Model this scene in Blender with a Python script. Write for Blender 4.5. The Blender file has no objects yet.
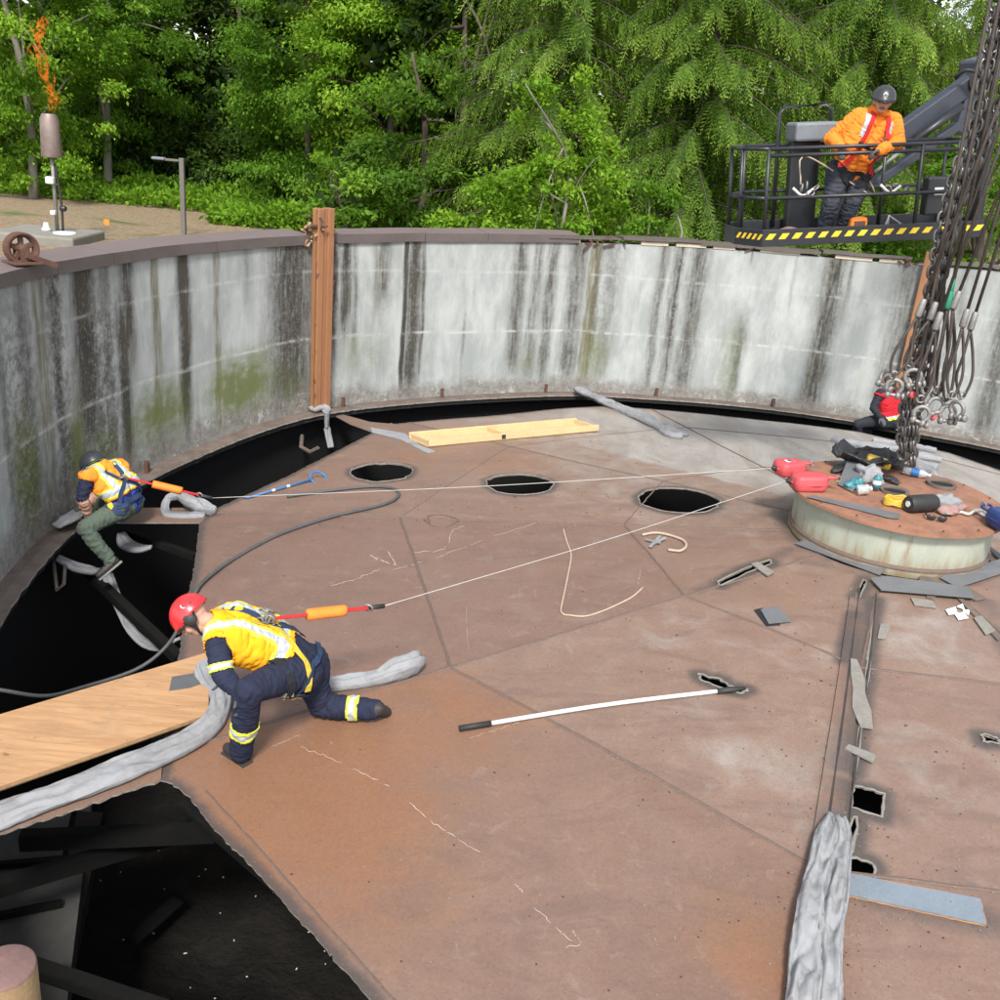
import bpy, bmesh, math, random
import numpy as np
from mathutils import Vector, Matrix, noise, geometry
from mathutils.bvhtree import BVHTree
random.seed(7); rng = np.random.default_rng(7)
scene = bpy.context.scene
C = scene.collection
R = math.radians

# ---------------------------------------------------------------- camera
F_PX, PITCH, ROLL, CAM_H = 1000.34, 0.359896, 0.0879617, 4.3705      # focal length for a 1000 px wide frame
_c, _s = math.cos(ROLL), math.sin(ROLL)
_rt = np.array([1.0, 0, 0]); _up = np.array([0, math.sin(PITCH), math.cos(PITCH)])
FWD = np.array([0, math.cos(PITCH), -math.sin(PITCH)])
RIGHT = _c*_rt + _s*_up; UP = -_s*_rt + _c*_up
CAM = np.array([0, 0, CAM_H])
cd = bpy.data.cameras.new('camera'); cam = bpy.data.objects.new('camera', cd); C.objects.link(cam)
cd.sensor_width = 36; cd.lens = 36*F_PX/1000; cd.clip_start = 0.05; cd.clip_end = 2000
cam.matrix_world = Matrix(((RIGHT[0], UP[0], -FWD[0], 0), (RIGHT[1], UP[1], -FWD[1], 0), (RIGHT[2], UP[2], -FWD[2], CAM_H), (0, 0, 0, 1)))
scene.camera = cam

# ---------------------------------------------------------------- world, sun, exposure
SUN_EL, SUN_AZ = 48, 180        # azimuth clockwise from +Y: high, behind the camera and to its left
w = bpy.data.worlds.new('World'); scene.world = w; w.use_nodes = True
nt = w.node_tree; nt.nodes.clear()
out = nt.nodes.new('ShaderNodeOutputWorld'); bg = nt.nodes.new('ShaderNodeBackground'); sky = nt.nodes.new('ShaderNodeTexSky')
sky.sky_type = 'NISHITA'; sky.sun_disc = False; sky.sun_elevation = R(SUN_EL); sky.sun_rotation = R(SUN_AZ)
sky.air_density = 1.0; sky.dust_density = 1.5; sky.ozone_density = 1.0
bg.inputs["Strength"].default_value = 0.088
hs = nt.nodes.new('ShaderNodeHueSaturation'); hs.inputs['Saturation'].default_value = 0.35      # thin white overcast
nt.links.new(sky.outputs[0], hs.inputs['Color']); nt.links.new(hs.outputs[0], bg.inputs[0]); nt.links.new(bg.outputs[0], out.inputs[0])
sd = bpy.data.lights.new('sun', 'SUN'); sun = bpy.data.objects.new('sun', sd); C.objects.link(sun)
sd.energy = 1.5; sd.angle = R(10); sd.color = (1.0, 0.96, 0.9)
_d = Vector((math.sin(R(SUN_AZ))*math.cos(R(SUN_EL)), math.cos(R(SUN_AZ))*math.cos(R(SUN_EL)), math.sin(R(SUN_EL))))
sun.rotation_euler = _d.to_track_quat('Z', 'Y').to_euler(); sun.location = (0, -20, 40)
vs = scene.view_settings; vs.view_transform = 'Standard'; vs.look = 'None'; vs.gamma = 1; vs.use_curve_mapping = False
vs.exposure = 1.72

# ---------------------------------------------------------------- survey: sight lines from the camera position
def ray(px, py):
    return ((px-500)/F_PX)*RIGHT - ((py-500)/F_PX)*UP + FWD
def atY(px, py, Y):
    d = ray(px, py); return CAM + d*(Y/d[1])
def atZ(px, py, Z):
    d = ray(px, py); return CAM + d*((Z-CAM_H)/d[2])
AX, AY, RAD, LEDGE = 3.938, 9.25, 8.596, 0.243         # tank axis, inner radius, ledge width
CX, CY, CZ, CK = 4.05, 9.72, 0.72, 0.0847              # cover cone: apex and fall
def cone_z(x, y): return CZ - CK*np.hypot(x-CX, y-CY)
def onC(px, py, dz=0.0):
    d = ray(px, py); lo, hi = 1.0, 40.0
    g = lambda t: CAM[2]+d[2]*t - (cone_z(CAM[0]+d[0]*t, CAM[1]+d[1]*t)+dz)
    for _ in range(60):
        m = (lo+hi)/2
        if g(m) > 0: lo = m
        else: hi = m
    return CAM + d*lo
def onW(px, py, rad=RAD):
    d = ray(px, py); ox, oy = -AX, -AY
    a = d[0]**2+d[1]**2; b = 2*(ox*d[0]+oy*d[1]); c = ox*ox+oy*oy-rad*rad
    t = (-b+math.sqrt(max(0, b*b-4*a*c)))/(2*a); return CAM + d*t
def theta(p): return math.atan2(p[1]-AY, p[0]-AX)

# ---------------------------------------------------------------- object helpers
ORG = {}
def V3(p): return np.asarray(p, float)
class MB:
    """collects faces; build() links them as one mesh object"""
    def __init__(s): s.v = []; s.f = []; s.m = []; s.n = 0
    def add(s, vf, mi=0):
        v, f = vf; v = np.asarray(v, float).reshape(-1, 3); s.v.append(v)
        k = s.n; s.f += [tuple(i+k for i in q) for q in f]; s.m += [mi]*len(f); s.n += len(v); return s
    def verts(s): return np.vstack(s.v)
    def build(s, name, mats, parent=None, smooth=False, autosmooth=None, org=None):
        return mk(name, s.verts(), s.f, mats, parent, smooth, s.m, org, autosmooth)
def mk(name, v, f, mats, parent=None, smooth=False, mi=None, org=None, autosmooth=None):
    v = np.asarray(v, float)
    if parent is None:
        if org is None: org = np.array([(v[:, 0].min()+v[:, 0].max())/2, (v[:, 1].min()+v[:, 1].max())/2, v[:, 2].min()])
        org = V3(org)
    else: org = ORG[parent.name]
    me = bpy.data.meshes.new(name); me.from_pydata((v-org).tolist(), [], f); 
    o = bpy.data.objects.new(name, me); C.objects.link(o)
    for m in (mats if isinstance(mats, (list, tuple)) else [mats]): me.materials.append(m)
    if mi is not None and max(mi, default=0) > 0: me.polygons.foreach_set('material_index', np.array(mi, np.int32))
    if smooth: me.polygons.foreach_set('use_smooth', np.ones(len(me.polygons), bool))
    if autosmooth is not None:
        me.polygons.foreach_set('use_smooth', np.ones(len(me.polygons), bool)); me.set_sharp_from_angle(angle=R(autosmooth))
    if parent is None: o.location = org
    else: o.parent = parent
    ORG[o.name] = org
    return o
def thing(name, label, cat, loc, group=None):
    o = bpy.data.objects.new(name, None); C.objects.link(o); o.location = tuple(V3(loc)); o.empty_display_size = .2
    ORG[o.name] = V3(loc); tag(o, label, cat, group); return o
def tag(o, label=None, cat=None, group=None, kind=None):
    if label: o['label'] = label
    if cat: o['category'] = cat
    if group: o['group'] = group
    if kind: o['kind'] = kind
    return o
def dup(o, parent=None, name=None):
    c = o.copy(); C.objects.link(c); c.parent = parent; return c
def attr(o, name, vals):
    a = o.data.attributes.new(name, 'FLOAT', 'POINT'); a.data.foreach_set('value', np.asarray(vals, np.float32))

# ---------------------------------------------------------------- shape helpers: each returns (verts, faces)
def frame(d, up=(0, 0, 1)):
    d = V3(d); d = d/np.linalg.norm(d); u = V3(up)
    if abs(np.dot(d, u))/np.linalg.norm(u) > .98: u = np.array([1.0, 0, 0])
    s = np.cross(d, u); s /= np.linalg.norm(s); u = np.cross(s, d); return d, s, u
def box(c, size, ax=None):
    c = V3(c); sx, sy, sz = [q/2 for q in size]
    A = np.eye(3) if ax is None else np.array(ax)
    v = [c + x*sx*A[0] + y*sy*A[1] + z*sz*A[2] for z in (-1, 1) for y in (-1, 1) for x in (-1, 1)]
    return v, [(0, 2, 3, 1), (4, 5, 7, 6), (0, 1, 5, 4), (2, 6, 7, 3), (0, 4, 6, 2), (1, 3, 7, 5)]
def bbox(c, size, ax=None, b=.01):
    """box with chamfered edges"""
    c = V3(c); A = np.eye(3) if ax is None else np.array(ax)
    bm = bmesh.new(); bmesh.ops.create_cube(bm, size=1)
    for q in bm.verts: q.co = Vector((q.co.x*size[0], q.co.y*size[1], q.co.z*size[2]))
    bmesh.ops.bevel(bm, geom=list(bm.edges), offset=min(b, min(size)*.45), segments=2, affect='EDGES', profile=.5)
    bm.verts.index_update(); v = np.array([q.co[:] for q in bm.verts])@A + c
    f = [tuple(q.index for q in p.verts) for p in bm.faces]; bm.free(); return v, f
def beam(a, b, wd, ht, up=(0, 0, 1), b_=None):
    a, b = V3(a), V3(b); d, s, u = frame(b-a, up); L = np.linalg.norm(b-a)
    return bbox((a+b)/2, (L, wd, ht), (d, s, u), b_) if b_ else box((a+b)/2, (L, wd, ht), (d, s, u))
def tube(path, r, seg=8, cap=True, up=(0, 0, 1), rz=None, closed=False):
    """sweep of an ellipse; r and rz may be per-point"""
    P = np.array([V3(p) for p in path]); n = len(P)
    r = np.full(n, r) if np.isscalar(r) else np.asarray(r, float); rz = r if rz is None else (np.full(n, rz) if np.isscalar(rz) else np.asarray(rz, float))
    T = np.gradient(P, axis=0)
    if closed: T = np.roll(P, -1, 0)-np.roll(P, 1, 0)
    v = []; u_prev = V3(up)
    for i in range(n):
        d = T[i]/(np.linalg.norm(T[i])+1e-9); s = np.cross(d, u_prev)
        if np.linalg.norm(s) < 1e-3: s = np.cross(d, [1, 0.1, 0])
        s /= np.linalg.norm(s); u = np.cross(s, d); u_prev = u if abs(up[2]) != 1 else (V3(up) if abs(d[2]) < .9 else u)
        for k in range(seg):
            a = 2*math.pi*k/seg; v.append(P[i] + s*math.cos(a)*r[i] + u*math.sin(a)*rz[i])
    f = []
    for i in range(n if closed else n-1):
        j = (i+1) % n
        for k in range(seg): f.append((i*seg+k, i*seg+(k+1) % seg, j*seg+(k+1) % seg, j*seg+k))
    if cap and not closed:
        f.append(tuple(range(seg-1, -1, -1))); f.append(tuple((n-1)*seg+k for k in range(seg)))
    return v, f
def lathe(prof, c, ax=(0, 0, 1), seg=24, cap=True, arc=None):
    d, s, u = frame(ax, (0, 1, 0)); c = V3(c); v = []; f = []
    for (r, z) in prof:
        for k in range(seg):
            a = 2*math.pi*k/seg; v.append(c + d*z + s*r*math.cos(a) + u*r*math.sin(a))
    for i in range(len(prof)-1):
        for k in range(seg): f.append((i*seg+k, i*seg+(k+1) % seg, (i+1)*seg+(k+1) % seg, (i+1)*seg+k))
    if cap: f.append(tuple(range(seg-1, -1, -1))); f.append(tuple((len(prof)-1)*seg+k for k in range(seg)))
    return v, f
def spline(pts, n=40):
    P = np.array([V3(p) for p in pts]); m = len(P)
    if m == 2: t = np.linspace(0, 1, n)[:, None]; return P[0]*(1-t)+P[1]*t
    Q = np.vstack([2*P[0]-P[1], P, 2*P[-1]-P[-2]]); L = np.r_[0, np.cumsum(np.linalg.norm(np.diff(P, axis=0), axis=1))]
    o = []
    for s in np.linspace(0, L[-1]-1e-9, n):
        i = min(np.searchsorted(L, s, 'right')-1, m-2); t = (s-L[i])/(L[i+1]-L[i]); p0, p1, p2, p3 = Q[i:i+4]
        o.append(.5*((2*p1)+(-p0+p2)*t+(2*p0-5*p1+4*p2-p3)*t*t+(-p0+3*p1-3*p2+p3)*t**3))
    return np.array(o)
def slab(poly, top, th):
    """polygon (list of 3D points) with thickness downward"""
    P = [V3(p) for p in poly]; n = len(P)
    v = [p + [0, 0, top] for p in P] + [p + [0, 0, top-th] for p in P]
    a = sum(P[i][0]*P[(i+1) % n][1]-P[(i+1) % n][0]*P[i][1] for i in range(n))
    idx = list(range(n)) if a > 0 else list(range(n-1, -1, -1))
    f = [tuple(idx), tuple(i+n for i in idx[::-1])]
    for k in range(n):
        i, j = idx[k], idx[(k+1) % n]; f.append((i, i+n, j+n, j))
    return v, f
def ball(c, rad, ax=None, seg=16, rings=10):
    A = np.eye(3) if ax is None else np.array(ax); c = V3(c); rx, ry, rz = (rad,)*3 if np.isscalar(rad) else rad
    v = [c + A[2]*rz]; f = []
    for i in range(1, rings):
        p = math.pi*i/rings
        for k in range(seg):
            a = 2*math.pi*k/seg; v.append(c + A[0]*rx*math.sin(p)*math.cos(a) + A[1]*ry*math.sin(p)*math.sin(a) + A[2]*rz*math.cos(p))
    v.append(c - A[2]*rz); L = len(v)-1
    for k in range(seg):
        f.append((0, 1+k, 1+(k+1) % seg)); f.append((L, 1+(rings-2)*seg+(k+1) % seg, 1+(rings-2)*seg+k))
    for i in range(rings-2):
        for k in range(seg): a, b = 1+i*seg+k, 1+i*seg+(k+1) % seg; f.append((a, a+seg, b+seg, b))
    return v, f
def torus(c, ax, Rr, r, seg=24, s2=8, arc=2*math.pi, up=(0, 0, 1)):
    d, s, u = frame(ax, up); c = V3(c)
    closed = abs(arc-2*math.pi) < 1e-6; n = seg if closed else seg+1
    P = [c + s*Rr*math.cos(arc*k/seg) + u*Rr*math.sin(arc*k/seg) for k in range(n)]
    return tube(P, r, s2, closed=closed, up=d)
def fbm(p, s=1, o=3):
    return noise.fractal(Vector((p[0]*s, p[1]*s, p[2]*s)), 1.0, 2.0, o)

# ---------------------------------------------------------------- materials
MAT = {}
def nodes_of(name):
    m = bpy.data.materials.new(name); m.use_nodes = True; t = m.node_tree; t.nodes.clear()
    o = t.nodes.new('ShaderNodeOutputMaterial'); b = t.nodes.new('ShaderNodeBsdfPrincipled'); t.links.new(b.outputs[0], o.inputs[0])
    return m, t, b
class G:
    """tiny node-graph builder"""
    def __init__(s, t): s.t = t
    def n(s, typ, **k):
        q = s.t.nodes.new(typ)
        for a, b in k.items(): setattr(q, a, b)
        return q
    def link(s, a, b): s.t.links.new(a, b)
    def put(s, sock, v):
        if hasattr(v, 'is_output'): s.link(v, sock)
        elif isinstance(v, (tuple, list)) and sock.type == 'RGBA' and len(v) == 3: sock.default_value = (*v, 1)
        else: sock.default_value = v
    def noise(s, co, scale, detail=4, rough=.55, dist=0, col=False):
        q = s.n('ShaderNodeTexNoise'); s.put(q.inputs['Vector'], co); q.inputs['Scale'].default_value = scale; q.inputs['Detail'].default_value = detail
        q.inputs['Roughness'].default_value = rough; q.inputs['Distortion'].default_value = dist; return q.outputs['Color' if col else 'Fac']
    def vor(s, co, scale, feat='F1', out='Distance'):
        q = s.n('ShaderNodeTexVoronoi', feature=feat); s.put(q.inputs['Vector'], co); q.inputs['Scale'].default_value = scale; return q.outputs[out]
    def ramp(s, fac, stops):
        q = s.n('ShaderNodeMapRange'); q.interpolation_type = 'SMOOTHSTEP'
        s.put(q.inputs[0], fac); q.inputs[1].default_value, q.inputs[2].default_value = stops[0], stops[1]
        q.inputs[3].default_value, q.inputs[4].default_value = (stops[2], stops[3]) if len(stops) > 2 else (0, 1); return q.outputs[0]
    def mix(s, fac, a, b, mode='MIX'):
        q = s.n('ShaderNodeMix', data_type='RGBA', blend_type=mode); q.clamp_factor = True
        s.put(q.inputs[0], fac); s.put(q.inputs[6], a); s.put(q.inputs[7], b); return q.outputs[2]
    def m(s, op, a, b=0.0, c=0.0):
        q = s.n('ShaderNodeMath', operation=op); s.put(q.inputs[0], a); s.put(q.inputs[1], b); s.put(q.inputs[2], c); return q.outputs[0]
    def co(s, kind='Object'): return s.n('ShaderNodeTexCoord').outputs[kind]
    def pos(s): return s.n('ShaderNodeNewGeometry').outputs['Position']
    def at(s, name): q = s.n('ShaderNodeAttribute'); q.attribute_name = name; return q.outputs['Fac']
    def scale(s, co, v):
        q = s.n('ShaderNodeMapping'); s.put(q.inputs[0], co); q.inputs['Scale'].default_value = v; return q.outputs[0]
    def bump(s, b, h, strength=.3, dist=.01):
        q = s.n('ShaderNodeBump'); q.inputs['Strength'].default_value = strength; q.inputs['Distance'].default_value = dist
        s.put(q.inputs['Height'], h); s.link(q.outputs[0], b.inputs['Normal'])
def mat(name, col, col2=None, rough=.7, metal=0.0, sc=6, fine=40, bump=.25, bd=.006, amt=.6, stretch=(1, 1, 1), spec=.4, edge=None, transl=None):
    """weathered surface: two colours in patches, fine grain, bump"""
    if name in MAT: return MAT[name]
    m, t, b = nodes_of(name); g = G(t); co = g.scale(g.co(), stretch)
    col2 = col2 or tuple(c*.62 for c in col)
    f1 = g.ramp(g.noise(co, sc, 5, .6, .4), (.38, .66)); f2 = g.noise(co, fine, 3, .6)
    c = g.mix(g.m('MULTIPLY', f1, amt), col, col2)
    c = g.mix(.5, c, g.mix(f2, tuple(q*.6 for q in col), tuple(min(1, q*1.35) for q in col)), 'MIX') if fine else c
    g.put(b.inputs['Base Color'], c); b.inputs['Metallic'].default_value = metal; b.inputs['Specular IOR Level'].default_value = spec
    g.put(b.inputs['Roughness'], g.m('MULTIPLY_ADD', f2, .3, rough-.15))
    if bump: g.bump(b, g.m('ADD', f2, g.m('MULTIPLY', f1, .5)), bump, bd)
    MAT[name] = m; return m
# ================================================================ MATERIALS OF THE PLACE
def m_concrete():
    m, t, b = nodes_of('stained_concrete'); g = G(t); p = g.pos()
    u, z = g.at('u'), g.at('zz')
    q = g.n('ShaderNodeCombineXYZ'); g.link(u, q.inputs[0]); g.link(g.m('MULTIPLY', z, .12), q.inputs[1]); st = q.outputs[0]        # long runs downward
    q2 = g.n('ShaderNodeCombineXYZ'); g.link(u, q2.inputs[0]); g.link(z, q2.inputs[1]); fl = q2.outputs[0]
    runs = g.noise(st, 5.5, 6, .65, .3); runs2 = g.noise(st, 19, 4, .6, .2); q3 = g.n('ShaderNodeCombineXYZ'); g.link(u, q3.inputs[0]); g.link(g.m('MULTIPLY', z, .4), q3.inputs[1]); mott = g.noise(q3.outputs[0], 2.4, 7, .66, .15); grain = g.noise(p, 55, 4, .65); pit = g.noise(p, 16, 6, .7)
    c = g.mix(g.ramp(mott, (.35, .68)), (.315, .335, .325), (.455, .475, .46))
    c = g.mix(g.m('MULTIPLY', g.ramp(runs, (.47, .7)), .3), c, (.25, .245, .215))
    dark = g.at('dark'); k = g.m('MULTIPLY', dark, g.m('MULTIPLY_ADD', g.m('SUBTRACT', runs2, .5), 1.5, 1.0)); k = g.m('MULTIPLY', k, g.m('MULTIPLY_ADD', g.m('SUBTRACT', pit, .5), 1.0, 1.0))
    c = g.mix(g.m('MULTIPLY', g.ramp(k, (.0, .92)), .96), c, g.mix(g.ramp(mott, (.4, .6)), (.062, .054, .04), (.036, .032, .026)))
    c = g.mix(g.m('MULTIPLY', g.ramp(g.m('MULTIPLY', g.at('olive'), g.m('MULTIPLY_ADD', g.m('SUBTRACT', runs2, .5), 2.6, g.m('MULTIPLY_ADD', mott, 1.2, .3))), (.05, 1.1)), .8), c, (.125, .108, .05))
    gr = g.m('MULTIPLY', g.at('green'), g.m('MULTIPLY_ADD', g.m('SUBTRACT', g.noise(fl, 5, 6, .7), .5), 2.4, g.m('MULTIPLY_ADD', runs, 1.2, .45))); c = g.mix(g.m('MULTIPLY', g.ramp(gr, (.05, .8)), .88), c, g.mix(mott, (.10, .13, .022), (.15, .165, .05)))
    li = g.at('lichen'); spots = g.ramp(g.noise(p, 26, 5, .75), (.54, .6)); blot = g.ramp(g.noise(p, 9, 5, .7), (.42, .6))
    c = g.mix(g.m('MULTIPLY', g.m('MULTIPLY', li, blot), .85), c, (.06, .056, .05)); c = g.mix(g.m('MULTIPLY', g.m('MULTIPLY', li, spots), .5), c, (.42, .42, .39))
    rz = g.m('MULTIPLY_ADD', g.m('SUBTRACT', g.noise(fl, 2.2, 6, .7), .5), 1.6, g.at('band')); rz = g.ramp(rz, (.3, .85)); bb = g.noise(p, 11, 6, .75)
    bc = g.mix(g.ramp(bb, (.42, .56)), (.15, .132, .115), (.235, .212, .188)); bc = g.mix(g.ramp(g.noise(fl, 6, 5, .7, 1.2), (.57, .63)), bc, (.40, .385, .36)); c = g.mix(g.m('MULTIPLY', rz, .75), c, bc)
    c = g.mix(g.m('MULTIPLY', g.at('line'), g.ramp(g.noise(fl, 5, 4, .7), (.4, .6))), c, (.56, .56, .54))
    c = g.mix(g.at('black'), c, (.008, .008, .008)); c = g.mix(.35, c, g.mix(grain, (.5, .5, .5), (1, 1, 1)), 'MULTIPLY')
    g.put(b.inputs['Base Color'], c); g.put(b.inputs['Roughness'], .88); b.inputs['Specular IOR Level'].default_value = .25
    g.bump(b, g.m('ADD', g.m('MULTIPLY', grain, .35), g.m('MULTIPLY', g.m('MULTIPLY', bb, rz), 1.3)), .5, .01); return m
def m_cover():
    m, t, b = nodes_of('rusty_cover_paint'); g = G(t); p = g.pos()
    big = g.noise(p, .55, 5, .6, .6); md = g.noise(p, 2.6, 6, .65, .5); fi = g.noise(p, 38, 4, .7); sp = g.noise(p, 95, 2, .6); sw = g.noise(g.scale(p, (1.2, .35, 1)), 2.2, 5, .6, 1.0)
    red = g.mix(g.ramp(big, (.34, .66)), (.155, .083, .057), (.19, .108, .076))
    red = g.mix(g.m('MULTIPLY', g.ramp(md, (.42, .72)), .28), red, (.235, .175, .148))
    red = g.mix(g.m('MULTIPLY', g.ramp(sw, (.48, .7)), .35), red, (.125, .083, .072))
    red = g.mix(g.m('MULTIPLY', g.at('tone'), g.ramp(md, (.25, .75, .75, 1))), red, (.285, .208, .162)); red = g.mix(g.m('MULTIPLY', g.at('mauve'), g.ramp(big, (.3, .7, .3, .75))), red, (.165, .106, .09)); red = g.mix(g.m('MULTIPLY', g.ramp(g.noise(g.scale(p, (.5, 1.6, 1)), 1.6, 6, .68, 1.4), (.46, .66)), .42), red, (.135, .09, .075)); red = g.mix(g.m('MULTIPLY', g.ramp(g.noise(p, 5.5, 6, .72, .8), (.56, .70)), .35), red, (.30, .24, .20))
    org = g.m('MULTIPLY_ADD', g.m('SUBTRACT', md, .5), 1.2, g.at('orange')); red = g.mix(g.m('MULTIPLY', g.ramp(org, (.15, .9)), .8), red, (.235, .112, .055))
    gy = g.m('MULTIPLY_ADD', g.m('SUBTRACT', md, .5), .9, g.at('grey')); gy = g.m('MULTIPLY_ADD', g.m('SUBTRACT', big, .5), .8, gy)
    c = g.mix(g.m('MULTIPLY', g.ramp(gy, (.2, .9)), .92), red, g.mix(g.ramp(sw, (.35, .65)), (.36, .345, .32), (.27, .25, .23)))
    soot = g.m('MULTIPLY_ADD', g.m('SUBTRACT', md, .5), .9, g.at('soot')); c = g.mix(g.m('MULTIPLY', g.ramp(soot, (.25, .95)), .85), c, (.06, .054, .052))
    c = g.mix(g.m('MULTIPLY', g.ramp(g.at('pale'), (.75, 1.0)), g.ramp(fi, (.3, .6, .3, 1))), c, (.40, .33, .26))
    c = g.mix(.55, c, g.mix(fi, (.45, .45, .45), (1.25, 1.2, 1.15)), 'MULTIPLY'); c = g.mix(g.m('MULTIPLY', g.ramp(sp, (.64, .72)), .28), c, (.40, .33, .28)); c = g.mix(g.m('MULTIPLY', g.ramp(g.noise(p, 60, 3, .7), (.58, .68)), .4), c, (.06, .04, .035))
    g.put(b.inputs['Base Color'], c); g.put(b.inputs['Roughness'], g.m('MULTIPLY_ADD', md, .4, .30)); b.inputs['Specular IOR Level'].default_value = .45
    g.bump(b, g.m('ADD', fi, g.m('MULTIPLY', md, .8)), .3, .006); return m
def m_ground():
    m, t, b = nodes_of('yard_ground'); g = G(t); p = g.pos()
    d = g.noise(p, .25, 5, .6, .8); e = g.noise(p, 6, 5, .7); f = g.noise(p, 30, 3, .7)
    dirt = g.mix(g.ramp(e, (.35, .65)), (.22, .155, .09), (.33, .245, .15)); dirt = g.mix(g.ramp(f, (.5, .62)), dirt, (.13, .1, .07))
    grass = g.mix(e, (.05, .09, .02), (.12, .16, .045))
    g.put(b.inputs['Base Color'], g.mix(g.ramp(d, (.56, .68)), dirt, grass)); g.put(b.inputs['Roughness'], .95); g.bump(b, g.m('ADD', e, f), .8, .05); return m
M_CONC = m_concrete(); M_COVER = m_cover(); M_GROUND = m_ground()
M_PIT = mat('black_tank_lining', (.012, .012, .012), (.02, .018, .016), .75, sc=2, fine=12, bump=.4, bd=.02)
M_SLUDGE = mat('black_sludge', (.012, .011, .010), (.026, .023, .020), .95, sc=3, fine=14, bump=.7, bd=.05, spec=.1)  # black sludge, with the pit's low light put into its colour too
M_DKSTEEL = mat('dark_pit_steel', (.008, .0085, .0085), (.016, .014, .012), .85, sc=5, bump=.3, spec=.1)  # near black: low light of the pit is put into the steel colour
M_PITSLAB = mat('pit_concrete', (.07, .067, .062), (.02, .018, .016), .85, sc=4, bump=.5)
M_LEDGE = mat('ledge_rust', (.15, .115, .095), (.055, .045, .04), .8, sc=5, fine=45, bump=.5, amt=.9)
M_CUT = mat('torch_cut_edge', (.26, .225, .19), (.06, .05, .045), .6, sc=18, fine=70, bump=.6, amt=.9)
M_WELD = mat('weld_bead', (.12, .083, .067), (.19, .14, .115), .65, sc=30, fine=90, bump=.6)
M_COPING = mat('brown_coping_metal', (.10, .082, .075), (.16, .125, .12), .55, sc=2.5, fine=30, bump=.15, amt=.7)
M_COPTOP = mat('coping_top_membrane', (.145, .112, .106), (.10, .082, .078), .7, sc=2.5, fine=40, bump=.2)
M_BLOCK = mat('pale_timber_block', (.5, .44, .34), (.34, .29, .21), .8, sc=6, bump=.3)
M_STEELPLATE = mat('grey_plate_steel', (.135, .14, .148), (.085, .085, .088), .5, sc=4, fine=60, bump=.15, spec=.5)
M_BLUEPLATE = mat('blue_grey_plate', (.175, .21, .245), (.12, .135, .15), .45, sc=3, fine=50, bump=.1)
M_SCALE = mat('flaky_scale', (.22, .205, .18), (.12, .11, .10), .8, sc=14, fine=70, bump=.6)
M_CHALK = mat('chalk', (.46, .385, .33), (.30, .23, .195), .95, sc=25, fine=110, bump=.2, amt=.8)
M_RUST = mat('deep_rust', (.105, .05, .035), (.045, .027, .022), .8, sc=9, fine=50, bump=.5)
M_RUSTPALE = mat('flaking_rust', (.36, .23, .15), (.11, .055, .035), .85, sc=16, fine=60, bump=.7, amt=.9)

# ================================================================ SETTING
GZ = 0.8
def ground():
    # annulus sheet out to the horizon, open where the tank stands
    rs = [RAD+.42, 12, 16, 22, 30, 45, 70, 120, 300, 900]; seg = 96; v = []; f = []
    for r_ in rs:
        for k in range(seg):
            a = 2*math.pi*k/seg; x, y = AX+r_*math.cos(a), AY+r_*math.sin(a)
            v.append((x, y, GZ + (0.12*noise.noise(Vector((x*.2, y*.2, 0))) if 10 < r_ < 60 else 0)))
    for i in range(len(rs)-1):
        for k in range(seg): f.append((i*seg+k, (i+1)*seg+k, (i+1)*seg+(k+1) % seg, i*seg+(k+1) % seg))
    tag(mk('ground', v, f, M_GROUND, org=(AX, AY, GZ), smooth=True), kind='structure')
ground()

TOP = [(0, 286), (55, 274), (112, 264.5), (155, 257.5), (215, 251), (270, 246.5), (340, 242.5), (425, 241.5), (490, 241.5), (580, 242.5), (640, 245), (730, 249.5), (825, 257.5), (900, 264), (1000, 271)]
LED = [(0, 625), (36, 572), (68, 536), (154, 477), (200, 456), (240, 439), (310, 416), (340, 411), (415, 403), (490, 398), (570, 395), (610, 396), (655, 399), (700, 402), (795, 412), (855, 421), (912, 432), (1000, 449)]
def _tab(L, rad):
    q = [onW(x, y, rad) for x, y in L]; th = [theta(p) for p in q]; th = [a if a > -math.pi/2 else a+2*math.pi for a in th]
    i = np.argsort(th); return np.array(th)[i], np.array([p[2] for p in q])[i]
TT, TZ = _tab(TOP, RAD); LT, LZ = _tab(LED, RAD-LEDGE)
def _sm(th, T, Z):
    th = np.asarray(th); return sum(np.interp(th+d, T, Z) for d in np.linspace(-.06, .06, 9))/9
def ztop(th): return _sm(th, TT, TZ)
def zled(th): return _sm(th, LT, LZ)
def wrap(a): return a if a > -math.pi/2 else a+2*math.pi
def thx(px):
    """wall angle below image column px at the coping"""
    y = np.interp(px, [q[0] for q in TOP], [q[1] for q in TOP]); return wrap(theta(onW(px, y)))
def wp(th, r_, z): return np.array([AX+r_*math.cos(th), AY+r_*math.sin(th), z])
TH_L, TH_R = max(max(TT), max(LT))+.1, min(TT)-.12       # visible arc (angle falls from left to right)

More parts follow.
